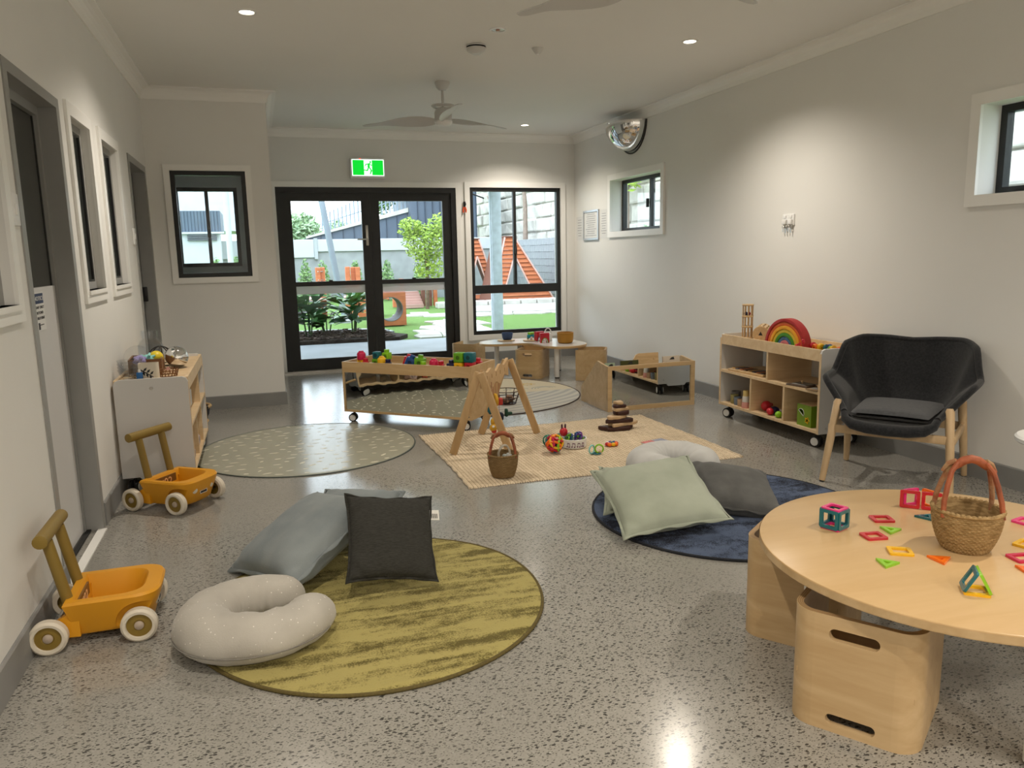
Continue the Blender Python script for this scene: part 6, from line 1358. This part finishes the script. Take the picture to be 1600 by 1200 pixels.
# ================================================================== garden outside
m_patio = M('patio_concrete', (0.41, 0.44, 0.48), 0.7, var=0.06, vscale=2.5, bump=.05, bscale=60)
m_turf = M('artificial_turf', (0.12, 0.22, 0.06), 0.95, col2=(0.17, 0.275, 0.09), vscale=25, bump=.6, bscale=260, spec=.1)
m_mulch = M('bark_mulch', (0.035, 0.024, 0.018), 0.95, var=0.4, vscale=30, bump=.6, bscale=60)
m_stone = M('pale_sandstone', (0.56, 0.54, 0.49), 0.85, var=0.10, vscale=5, bump=.25, bscale=30)
m_galv = M('galvanised_steel', (0.52, 0.58, 0.64), 0.6, metal=0.0, var=0.10, vscale=10)
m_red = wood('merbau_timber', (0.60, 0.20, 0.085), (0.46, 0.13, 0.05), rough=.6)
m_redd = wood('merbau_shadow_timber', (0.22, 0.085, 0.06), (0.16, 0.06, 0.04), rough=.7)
m_deck = wood('weathered_pink_deck', (0.55, 0.34, 0.30), (0.46, 0.27, 0.235), rough=.7)
m_sheet = M('slate_blue_steel', (0.095, 0.125, 0.175), 0.5, var=0.05, vscale=3)
m_render = M('white_render', (0.52, 0.54, 0.58), 0.8, var=0.03, vscale=3)
m_block = M('grey_block', (0.33, 0.35, 0.37), 0.9, var=0.10, vscale=8, bump=.3, bscale=50)
m_blockl = M('pale_grey_block', (0.33, 0.35, 0.37), 0.9, var=0.08, vscale=4, bump=.3, bscale=40)
struct(MB().box(-6, 3.98, YB+.2, 12.12, -.10, -.015).build('patio_slab', m_patio, smooth=False), 'pale concrete patio outside the double doors')
struct(MB().box(-30, 30, 9.3, 60, -.30, -.06).box(3.98, 30, -6, 9.3, -.30, -.06).box(-30, -3.2, -6, 9.3, -.30, -.06).build('lawn', m_turf, smooth=False), 'bright green artificial lawn')
struct(MB().box(-8, 12, 12.12, 24, -.06, -.022).box(3.98, 12, 9.0, 12.12, -.06, -.022).build('lawn_near', m_turf, smooth=False), 'bright green artificial lawn in front of the garden wall')
gb = MB().prism([(-6, 12.12), (2.05, 12.12), (2.25, 12.5), (2.0, 13.0), (1.9, 13.55), (1.0, 13.75), (-6, 13.75)], -.03, .04); struct(gb.build('garden_bed', m_mulch, smooth=False), 'garden bed covered with dark bark mulch')
struct(MB().prism([(-6, 13.75), (1.0, 13.75), (1.9, 13.55), (2.02, 13.0), (2.12, 13.02), (2.0, 13.66), (1.0, 13.88), (-6, 13.88)], -.03, .05).build('trim_2', m_patio, smooth=False), 'pale kerb behind the mulch bed')
rr = random.Random(21); mb = MB()
for k in range(1600):
    x, y = rr.uniform(-1.2, 2.0), rr.uniform(12.15, 13.6); a = Matrix.Translation((x, y, .045+rr.uniform(0, .03))) @ Matrix.Rotation(rr.uniform(0, 6), 4, 'Z') @ Matrix.Rotation(rr.uniform(-.6, .6), 4, 'X')
    l, w_ = rr.uniform(.015, .05), rr.uniform(.006, .016); mb.box(-l, l, -w_, w_, -.004, .004, a)
tag(mb.build('bark_chips', M('bark_chip', (0.05, 0.032, 0.026), 0.95, col2=(0.14, 0.10, 0.085), vscale=9), smooth=False), 'loose dark bark chips lying on the garden bed', 'bark chips', kind='stuff')
# stone paths
def stone_path(lb, poly, step, seed):
    t = thing('stone_path', lb, 'path'); rr = random.Random(seed); xs = [p[0] for p in poly]; ys = [p[1] for p in poly]
    def inside(x, y):
        c = False; n = len(poly)
        for i in range(n):
            (a, b), (d, e) = poly[i], poly[(i+1) % n]
            if (b > y) != (e > y) and x < (d-a)*(y-b)/(e-b)+a: c = not c
        return c
    ny = int((max(ys)-min(ys))/step)+1; nx = int((max(xs)-min(xs))/step)+1
    jit = {}
    def P(i, j):
        if (i, j) not in jit: jit[(i, j)] = (min(xs)+i*step+rr.uniform(-.3, .3)*step, min(ys)+j*step+rr.uniform(-.3, .3)*step)
        return jit[(i, j)]
    for j in range(ny):
        for i in range(nx):
            q = [P(i, j), P(i+1, j), P(i+1, j+1), P(i, j+1)]; cx, cy = sum(p[0] for p in q)/4, sum(p[1] for p in q)/4
            if not inside(cx, cy): continue
            q = [(cx+(x-cx)*.95, cy+(y-cy)*.95) for x, y in q]; MB().prism(q, -.03, .006+rr.uniform(-.004, .004), r=.006, seg=1).build('paving_stone', m_stone, t, smooth=False)
    return t
stone_path('pale crazy-paved path beside the garden lawn, nearest the right-hand door', [(2.45, 12.15), (2.62, 13.2), (2.95, 14.2), (3.45, 15.6), (4.1, 15.9), (4.3, 15.2), (3.75, 13.6), (3.55, 12.15)], .34, 3)
stone_path('pale crazy-paved strip across the lawn in front of the sand pit', [(2.85, 16.9), (3.8, 16.2), (6.0, 15.95), (7.8, 16.0), (7.8, 16.4), (6.0, 16.4), (4.3, 17.2), (3.2, 17.6)], .42, 5)
struct(MB().prism([(4.2, 17.2), (6, 16.4), (8, 16.4), (8, 18.9), (4.4, 18.9)], -.03, .02).build('sand_pit', M('wet_sand', (0.42, 0.40, 0.38), 0.9, var=0.08, vscale=6), smooth=False), 'grey sand pit before the timber tepees')
sp = thing('sandstone_edging', 'white sandstone edging behind the sand pit', 'edging')
for k in range(9): MB().rbox(4.2+.44*k, 4.62+.44*k, 18.9, 19.25, -.03, .13, .02, 1).build('edging_stone', m_stone, sp)
# timber tepees
def tepee(lb, x0, x1, t0, t1, y, zt, band, cx, wl, wr):
    """front: timber trapezium with a triangular opening; x0..x1 base, t0..t1 top"""
    t = thing('timber_tepee', lb, 'play frame', (0, y, 0)); zb = .06
    n = 15; fr = MB(); ox0, ox1, oz0, oz1 = cx-wl, cx+wr, zb+band, zt-.47
    def xl(z): return x0+(t0-x0)*(z-zb)/(zt-zb)
    def xr(z): return x1+(t1-x1)*(z-zb)/(zt-zb)
    def ol(z): return ox0+(cx-ox0)*(z-oz0)/(oz1-oz0)
    def orr(z): return ox1+(cx-ox1)*(z-oz0)/(oz1-oz0)
    for k in range(n):
        za, zc = zb+(zt-zb)*k/n, zb+(zt-zb)*(k+1)/n-.007
        if oz0-.02 < za < oz1: segs = [(xl(za), ol(za), xl(zc), min(ol(zc), cx)), (orr(za), xr(za), max(orr(zc), cx), xr(zc))]
        else: segs = [(xl(za), xr(za), xl(zc), xr(zc))]
        for (a, b, c, d) in segs: fr.add([(a, 0, za), (b, 0, za), (d, .05, zc), (c, .05, zc), (a, .03, za), (b, .03, za), (d, .08, zc), (c, .08, zc)], [(0, 1, 2, 3), (5, 4, 7, 6), (0, 4, 5, 1), (1, 5, 6, 2), (2, 6, 7, 3), (3, 7, 4, 0)])
    fr.build('front_boards', m_red, t, smooth=False)
    mt_ = M('pale_edge_trim', (0.70, 0.45, 0.40), 0.6, var=0.05, vscale=5)
    def edge(p, q, name='edge_trim'): MB().cyl(p, q, .022, n=6).build(name, mt_, t)
    edge((x0, -.01, zb), (t0, -.01, zt)); edge((x1, -.01, zb), (t1, -.01, zt)); edge((ox0, -.01, oz0), (cx, -.01, oz1)); edge((ox1, -.01, oz0), (cx, -.01, oz1))
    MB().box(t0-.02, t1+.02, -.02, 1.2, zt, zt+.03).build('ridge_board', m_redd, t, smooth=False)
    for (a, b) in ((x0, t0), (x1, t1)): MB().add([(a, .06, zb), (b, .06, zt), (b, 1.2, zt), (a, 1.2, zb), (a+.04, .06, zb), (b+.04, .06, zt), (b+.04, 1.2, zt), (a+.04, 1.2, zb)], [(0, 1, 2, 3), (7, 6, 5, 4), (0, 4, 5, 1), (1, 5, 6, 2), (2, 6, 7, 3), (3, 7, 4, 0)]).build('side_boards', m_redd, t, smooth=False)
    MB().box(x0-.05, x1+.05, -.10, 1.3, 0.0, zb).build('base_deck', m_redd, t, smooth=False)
tepee('timber tepee frame seen right of the galvanised post', 5.86, 7.64, 6.27, 6.53, 19.80, 1.73, .26, 6.53, .30, .48)
tepee('timber tepee frame seen left of the galvanised post', 5.30, 6.52, 5.66, 5.94, 21.2, 1.71, .02, 5.88, .32, .42)
# boundary walls on the right
bw = thing('block_wall', 'grey concrete block wall behind the tepees', 'wall')
me = MB().rbox(0, .19, -.193, .193, 0, .193, .006, 1).mesh('block', m_block, False)
for r in range(8):
    for k in range(17):
        o = child('block', me, bw, (8.0, 18.9+.4*k+(.2 if r % 2 else 0), .13+.2*r))
MB().box(8.02, 8.18, -2, 18.7, -.05, 1.73).box(8.02, 8.18, 18.7, 26, -.05, 1.70).build('wall_core', m_block, bw, smooth=False)
rw = thing('retaining_wall', 'tall pale rough sandstone retaining wall beyond the block wall', 'wall'); rr = random.Random(14)
for r in range(7):
    y = 6.0+rr.uniform(-.4, 0); z = 1.55+.44*r
    while y < 36:
        l = rr.uniform(.65, 1.35)
        vis = y < 8.9 or (14.2 < y < 20.3) or y > 20.3
        if vis and not (8.9 < y < 14.2):
            mb = MB().rbox(0, .5, 0, l-.03, 0, .41, .05, 2); mb.v = [(vx+.06*noise.noise(Vector((vx*4+y, (vy+y)*3, (vz+z)*5))), vy, vz+.01*noise.noise(Vector((vy*6, z, y)))) for vx, vy, vz in mb.v]
            mb.build('stone_block', m_stone, rw, smooth=False, loc=(8.75+rr.uniform(-.05, .05), y, z))
        y += l
MB().box(8.83, 9.6, -4, 40, -.1, 8).build('wall_core', m_stone, rw, smooth=False)
# far garden wall with white panels
struct(MB().box(-14, 8.0, 24, 24.2, -.05, 1.47).build('wall_garden', m_blockl, smooth=False), 'pale block wall at the end of the lawn')
wp = thing('white_panel_fence', 'white rendered panels along the top of the garden wall', 'fence')
for (a, b, z) in ((-6.2, -3.0, 1.30), (-2.95, 1.62, 1.30), (1.72, 4.6, 1.47), (4.64, 7.9, 1.47)): MB().rbox(a, b, 23.93, 24.0, z, 1.83, .01, 1).build('panel', m_render, wp, smooth=False)
MB().box(1.62, 1.72, 23.9, 24.0, 1.25, 1.87).build('post', M('fence_post_grey', (0.40, 0.43, 0.46), 0.7, var=0.05, vscale=6), wp, smooth=False)
sf = thing('steel_fence', 'slate-blue steel sheet fence stepping up the slope', 'fence')
def ftop(x): return 1.93+(x-1.6)*(2.78-1.93)/(5.05-1.6)
x = .6
while x < 5.0:
    MB().prism([(x, 0), (x+.35, 0), (x+.35, ftop(x+.35)), (x, ftop(x))], -.02, .02, Matrix(((1, 0, 0, 0), (0, 0, -1, 27), (0, 1, 0, 0), (0, 0, 0, 1)))).build('sheet', m_sheet, sf, smooth=False); MB().box(x+.345, x+.372, 26.95, 27.0, 0, ftop(x+.35)).build('rib', M('dark_rib', (0.04, 0.055, 0.085), 0.5, var=0.05, vscale=4), sf, smooth=False); x += .37
kb = MB().add([(1.6, 26.9, 1.93), (5.05, 26.9, 2.78), (5.05, 26.9, 2.93), (1.6, 26.9, 2.0), (1.6, 27.3, 1.93), (5.05, 27.3, 2.78), (5.05, 27.3, 2.93), (1.6, 27.3, 2.0)], [(0, 1, 2, 3), (5, 4, 7, 6), (3, 2, 6, 7), (0, 4, 5, 1), (1, 5, 6, 2), (4, 0, 3, 7)]).build('capping', m_stone, sf, smooth=False)
pf = thing('picket_fence', 'row of tall blue-grey pickets on the slope above the steel fence', 'fence'); mpk = M('picket_blue_grey', (0.22, 0.28, 0.34), 0.6, var=0.06, vscale=6)
me = MB().box(-.022, .022, -.02, .02, 0, 1.0).mesh('picket', mpk, False)
for k in range(24):
    x = 2.15+.135*k; child('picket', me, pf, (x, 27.1, ftop(x)+.1), (0, 0, 0), (1, 1, .55+.022*k))
MB().tube([(2.15, 27.1, ftop(2.15)+.35), (5.3, 27.1, ftop(5.3)+.55)], .02, 5).build('rail', mpk, pf)
nb = thing('steel_shed', 'slate-blue ribbed steel building behind the leafy tree', 'building')
for k in range(9): MB().box(5.06+.26*k, 5.30+.26*k, 26.6, 26.66, 0, 3.75).build('cladding_sheet', m_sheet, nb, smooth=False); MB().box(5.30+.26*k, 5.32+.26*k, 26.55, 26.66, 0, 3.75).build('rib', M('dark_rib', (0.04, 0.055, 0.085), 0.5), nb, smooth=False)
MB().box(5.05, 7.5, 26.5, 30, 3.75, 3.9).build('roof', m_sheet, nb, smooth=False); MB().box(5.06, 7.4, 26.66, 30, 0, 3.75).build('core', m_sheet, nb, smooth=False)
MB().tube([(6.2, 26.4, 3.72), (7.6, 26.3, 3.2)], .025, 6).build('gutter', m_black, nb)
# neighbour building seen through the store window
nh = thing('neighbour_building', 'white building with slate roof and louvre seen through the internal window', 'building')
MB().box(-6, .2, 30, 34, 2.3, 4.6).build('upper_wall', m_render, nh, smooth=False)
for k in range(22): MB().box(-2.6+.08*k, -2.54+.08*k, 21.98, 22.04, 2.02, 2.56).build('roof_rib', m_sheet, nh, smooth=False)
MB().box(-2.6, -.86, 22.0, 24, 2.02, 2.56).build('roof', m_sheet, nh, smooth=False); MB().box(-2.6, -.78, 21.9, 22.0, 1.97, 2.02).build('fascia', m_render, nh, smooth=False)
MB().box(-2.6, -.9, 22.0, 22.6, .2, 1.97).build('wall', m_render, nh, smooth=False)
for k in range(3): MB().box(-1.70, -.98, 21.93, 22.0, 1.80+.055*k, 1.83+.055*k).build('louvre_blade', M('louvre_dark', (0.09, 0.10, 0.12), 0.5, var=0.05, vscale=5), nh, smooth=False)
MB().cyl((-.62, 20.0, 0), (-.62, 20.0, 3.2), .07, n=14).build('downpipe', m_render, nh)
# posts
gp_ = thing('galvanised_post', 'square galvanised steel post seen through the tall window', 'post', (3.83, 12.62, 0)); MB().rbox(-.085, .085, -.085, .085, -.05, 2.34, .012).build('column', m_galv, gp_); MB().rbox(-.12, .12, -.12, .12, -.05, -.01, .004).build('base_plate', m_galv, gp_)
MB().box(-.092, -.086, -.03, .03, -.01, 2.34).build('weld_seam', m_galv, gp_, smooth=False)
sl = thing('shade_post', 'leaning grey shade-sail pole seen through the left door', 'post'); MB().cyl((1.62, 16, .0), (1.18, 16, 3.1), .062, n=16).build('pole', M('pole_grey', (0.24, 0.28, 0.34), 0.5, var=0.04, vscale=6), sl); MB().lathe([(.14, -.03), (.14, .02), (.07, .05)], 16, (1.62, 16, 0)).build('footing', m_patio, sl)
# patio roof
pr = thing('patio_roof', 'flat patio roof whose edge shows at the top of the tall window', 'roof'); MB().box(-6, 3.98, YB+.2, 12.78, 2.62, 2.68).build('soffit', m_render, pr, smooth=False); MB().box(3.0, 3.98, 12.70, 12.82, 2.36, 2.68).build('fascia', M('fascia_grey', (0.20, 0.21, 0.23), 0.6, var=0.04, vscale=6), pr, smooth=False)
# play cube
pc = thing('play_cube', 'orange timber cube with a round crawl hole on the lawn', 'play frame', (2.31, 14.62, 0)); hw = .31
FXm = Matrix(((1, 0, 0, 0), (0, 0, -1, 0), (0, 1, 0, 0), (0, 0, 0, 1)))
for yy, nmx in ((0, 'front_face'), (.60, 'rear_face')): MB().plate([(-hw, 0), (hw, 0), (hw, .62), (-hw, .62)], [circ(.225, 30, .02, .31)], -.02, .02, Matrix.Translation((0, yy, 0)) @ FXm).build(nmx, m_red, pc, smooth=False)
MB().lathe([(.232, -.025), (.222, -.025), (.222, .62), (.232, .62)], 34, mat=Matrix.Translation((.02, 0, .31)) @ Matrix.Rotation(-PI/2, 4, 'X')).build('tunnel', M('tunnel_grey', (0.13, 0.13, 0.14), 0.6, var=0.05, vscale=8), pc)
for k in range(5):
    z = .01+.122*k
    for s in (-hw, hw-.03): MB().box(s, s+.03, .02, .58, z, z+.114).build('side_board', m_red, pc, smooth=False)
for k in range(5): MB().box(-hw, hw, .0+.12*k, .115+.12*k, .62, .645).build('top_board', m_deck, pc, smooth=False)
MB().box(hw-.02, hw+.06, .45, .55, .0, .86).build('corner_post', m_red, pc, smooth=False)
# climbing frame
cf = thing('climbing_frame', 'red timber climbing frame with deck behind the leafy plants', 'play frame', (0, 17.4, 0))
for (x, y) in ((1.22, 0), (1.33, .1), (1.86, 0), (1.99, .1), (2.08, 0)): MB().rbox(x-.05, x+.05, y-.05, y+.05, 0, 1.09 if x < 1.9 else 1.08, .01, 1).build('post', m_red, cf)
for z in (1.00, .82): MB().cyl((1.22, -.06, z), (1.40, .12, z), .012, n=8).build('rung', m_steel, cf)
for k in range(9): MB().box(1.0, 2.10, -.5+.13*k, -.385+.13*k, .40, .43).build('deck_board', m_deck, cf, smooth=False)
for k in range(4): MB().box(1.7, 2.42, -.56, -.53, .02+.095*k, .105+.095*k).build('skirt_board', m_red, cf, smooth=False)
for k in range(5): MB().box(2.10, 2.70, -.3+.13*k, -.185+.13*k, .36-.05*k*0, .39).build('bridge_board', m_red, cf, smooth=False)
cs2 = MB().grid(lambda u, v: (.55+1.15*u, -1.2-.25*(v-.5), .46+.20*math.sin(u*2.6)+.07*abs(v-.5)), 20, 6); cs2.add([(x, y, z-.03) for x, y, z in cs2.v], [tuple(reversed(f)) for f in cs2.f]); cs2.build('black_slide', m_black, cf)
st_ = thing('garden_steps', 'pinkish timber steps with red side posts on the lawn', 'steps', (0, 19.2, 0))
for k in range(6): MB().box(3.38, 3.90, .12*k, .12*k+.11, .05+.06*k, .09+.06*k).build('tread', m_deck, st_, smooth=False)
for k in range(6): MB().box(3.38, 3.90, .12*k, .12*k+.015, .0+.06*k, .05+.06*k).build('riser', m_deck, st_, smooth=False)
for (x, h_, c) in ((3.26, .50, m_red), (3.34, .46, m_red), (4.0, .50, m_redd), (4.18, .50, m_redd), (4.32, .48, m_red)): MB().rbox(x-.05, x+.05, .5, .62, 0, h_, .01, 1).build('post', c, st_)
# plants
def leaf_me(name, l, w_, mat, droop=.35, n=6):
    mb = MB()
    for i in range(n+1):
        u = i/n; ww = w_*math.sin(min(1, u*1.02+.04)*PI)**.8; z = .25*l*u-droop*l*u*u
        mb.v += [(l*u, -ww, z), (l*u, 0, z-.18*ww), (l*u, ww, z)]
    for i in range(n):
        for j in range(2): a = i*3+j; mb.f.append((a, a+3, a+4, a+1))
    return mb.mesh(name, mat, True, 60)
mlf = [M('leaf_%d' % i, c, 0.35, var=0.12, vscale=8) for i, c in enumerate(((0.05, 0.17, 0.08), (0.11, 0.29, 0.09), (0.22, 0.42, 0.09)))]
big = [leaf_me('big_leaf', .36, .095, mm_) for mm_ in mlf]
def leafy(lb, x, y, h_, n, seed):
    t = thing('leafy_plant', lb, 'plant', (x, y, .04)); rr = random.Random(seed)
    for k in range(6):
        a = rr.uniform(0, 6.28); MB().tube([(.05*math.cos(a), .05*math.sin(a), 0), (.09*math.cos(a), .09*math.sin(a), h_*.4), (.16*math.cos(a), .16*math.sin(a), h_*.72)], [.012, .010, .006], 6).build('stem', M('green_stem', (0.05, 0.10, 0.03), 0.6, var=0.1, vscale=20), t)
    for k in range(n):
        a = rr.uniform(0, 6.28); z = h_*(.28+.62*rr.random()); q = .05+.12*rr.random(); s = rr.uniform(.7, 1.15)
        child('leaf', big[min(2, int(rr.random()*1.6+1.5*(z/h_)**2))], t, (q*math.cos(a), q*math.sin(a), z), (rr.uniform(-.4, .4), rr.uniform(-.7, .1), a+rr.uniform(-.4, .4)), (s, s, s))
leafy('tall glossy dark-leaved plant at the left edge of the door glass', .72, 12.95, .86, 64, 1)
leafy('glossy leafy plant in the mulch bed at the right of the left door', 1.42, 13.05, .70, 60, 2)
leafy('smaller leafy plant between the other two in the mulch bed', 1.02, 13.25, .42, 24, 3)
leafy('low leafy plant half hidden by the left door frame', .38, 12.9, .62, 30, 4)
def foliage(mb, c, rad, n, ls, seed, cone=0.0):
    rr = random.Random(seed)
    for _ in range(n):
        v = Vector((rr.gauss(0, 1), rr.gauss(0, 1), rr.gauss(0, 1))).normalized()*(rr.random()**.4); k = 1-cone*(v.z*.5+.5)
        p = Vector((c[0]+v.x*rad[0]*k, c[1]+v.y*rad[1]*k, c[2]+v.z*rad[2])); a = Vector((rr.gauss(0, 1), rr.gauss(0, 1), rr.gauss(0, .6))).normalized(); b = a.orthogonal().normalized(); l = ls*rr.uniform(.6, 1.2)
        mb.add([p-a*l, p+b*l*.45, p+a*l, p-b*l*.45], [(0, 1, 2, 3)])
    return mb
def tree(name, lb, x, y, zt, parts, ls, mat, trunk, cat='tree', tr=.05):
    t = thing(name, lb, cat, (x, y, 0)); mb = MB()
    for i, (c, r, n, cone) in enumerate(parts): foliage(mb, c, r, n, ls, i+int(x*10), cone)
    o = mb.build('foliage', mat, t, smooth=False); o['kind'] = 'stuff'
    MB().tube([(0, 0, -.05), (.03, 0, zt*.45), (-.02, .02, zt*.8)], [tr, tr*.8, tr*.4], 8).build('trunk', M('bark_brown', (0.14, 0.09, 0.06), 0.9, var=0.25, vscale=12), t)
def leafm(n, c, c2): return M(n, c, 0.6, col2=c2, vscale=11)
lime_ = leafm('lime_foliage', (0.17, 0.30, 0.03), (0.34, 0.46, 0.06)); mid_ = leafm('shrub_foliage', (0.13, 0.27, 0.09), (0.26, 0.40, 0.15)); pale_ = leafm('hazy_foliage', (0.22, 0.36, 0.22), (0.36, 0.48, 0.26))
tree('lime_tree', 'lime-green leafy tree in front of the steel shed', 3.95, 19.0, 2.0, [((0, 0, 1.62), (.58, .5, .48), 1300, 0), ((.45, 0, 2.0), (.38, .4, .34), 600, 0), ((-.35, 0, 1.95), (.32, .3, .28), 450, 0), ((.1, 0, 1.05), (.42, .4, .4), 600, 0)], .055, lime_, True)
for (x, y, h_, lb) in ((1.28, 23.2, 1.25, 'conical shrub farthest left against the garden wall'), (1.78, 23.3, 1.22, 'conical shrub left of the leaning pole'), (2.72, 23.2, 1.22, 'conical shrub right of the leaning pole'), (3.66, 23.3, 1.20, 'conical shrub at the left of the right-hand door glass'), (4.6, 23.2, 1.0, 'low shrub under the lime tree'), (-1.0, 21.0, 1.35, 'shrub before the neighbour building, left pane'), (-.55, 21.2, 1.40, 'shrub before the neighbour building, right pane')):
    tree('garden_shrub', lb, x, y, h_*.6, [((0, 0, h_*.52), (.30, .30, h_*.50), 700, .6)], .05, mid_, True, 'shrub', .02)
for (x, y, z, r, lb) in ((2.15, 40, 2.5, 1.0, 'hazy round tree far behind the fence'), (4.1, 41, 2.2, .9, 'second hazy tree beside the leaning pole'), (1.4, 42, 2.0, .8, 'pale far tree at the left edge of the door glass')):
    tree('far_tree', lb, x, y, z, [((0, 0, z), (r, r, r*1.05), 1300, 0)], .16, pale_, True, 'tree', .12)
tree('bank_tree', 'bushy tree growing above the steel fence', 4.35, 28.6, 3.1, [((0, 0, 3.35), (.55, .5, .6), 600, 0)], .10, mid_, True)
# planting on the bank above the block wall
struct(MB().box(8.2, 8.78, -2, 36, -.1, 1.52).build('garden_bank', m_mulch, smooth=False), 'planted soil bank between the block wall and the stone wall')
def grass_tuft(lb, x, y, z, h_, c, seed, n=26):
    t = thing('grass_tuft', lb, 'plant', (x, y, z)); rr = random.Random(seed); mb = MB()
    for k in range(n):
        a = rr.uniform(0, 6.28); l = h_*rr.uniform(.6, 1); b = Vector((math.cos(a), math.sin(a), 0)); s = Vector((-b.y, b.x, 0))*.02
        p1, p2 = b*l*.25+Vector((0, 0, l*.7)), b*l*.7+Vector((0, 0, l*.62)); mb.add([tuple(-s), tuple(s), tuple(p1+s), tuple(p1-s), tuple(p2)], [(0, 1, 2, 3), (3, 2, 4)])
    mb.build('blades', M('tuft_%d' % seed, c, 0.7, var=0.15, vscale=6), t, smooth=False)
for (x, y, z, h_, c, sd, lb) in ((8.40, 26.9, 1.52, .55, (0.45, 0.40, 0.12), 1, 'yellowish strap-leaf plant right of the galvanised post'), (8.40, 29.2, 1.52, .55, (0.42, 0.36, 0.12), 2, 'straw-coloured plant left of the galvanised post'), (8.40, 31.0, 1.52, .55, (0.16, 0.30, 0.10), 3, 'green tuft at the left edge of the tall window'), (8.55, 28.6, 3.0, .8, (0.50, 0.25, 0.14), 4, 'dry orange tuft hanging on the stone wall'), (8.42, 17.3, 1.52, .5, (0.20, 0.36, 0.12), 5, 'green grass tuft at the foot of the far small window'), (8.42, 15.8, 1.52, .55, (0.16, 0.34, 0.10), 6, 'green tuft in the right pane of the small window')): grass_tuft(lb, x, y, z, h_, c, sd)
for (y, lb, h_) in ((17.9, 'slender tree trunk in the left pane of the small window', 4), (16.95, 'thin sapling trunk beside the small window mullion', 4), (24.3, 'bare thin trunk before the stone wall in the tall window', 3.2)):
    t = thing('sapling', lb, 'tree', (8.4, y, 1.50)); MB().tube([(0, 0, 0), (.03, .05, h_*.4), (-.05, -.02, h_*.7), (0, .04, h_)], [.09, .075, .06, .04], 8).build('trunk', M('sapling_bark', (0.30, 0.23, 0.19), 0.9, var=0.15, vscale=10), t)
    if y < 20: mb = foliage(MB(), (0, -.3, 1.5), (.35, .45, .35), 90, .10, int(y*7)); mb.build('leaves', lime_, t, smooth=False)
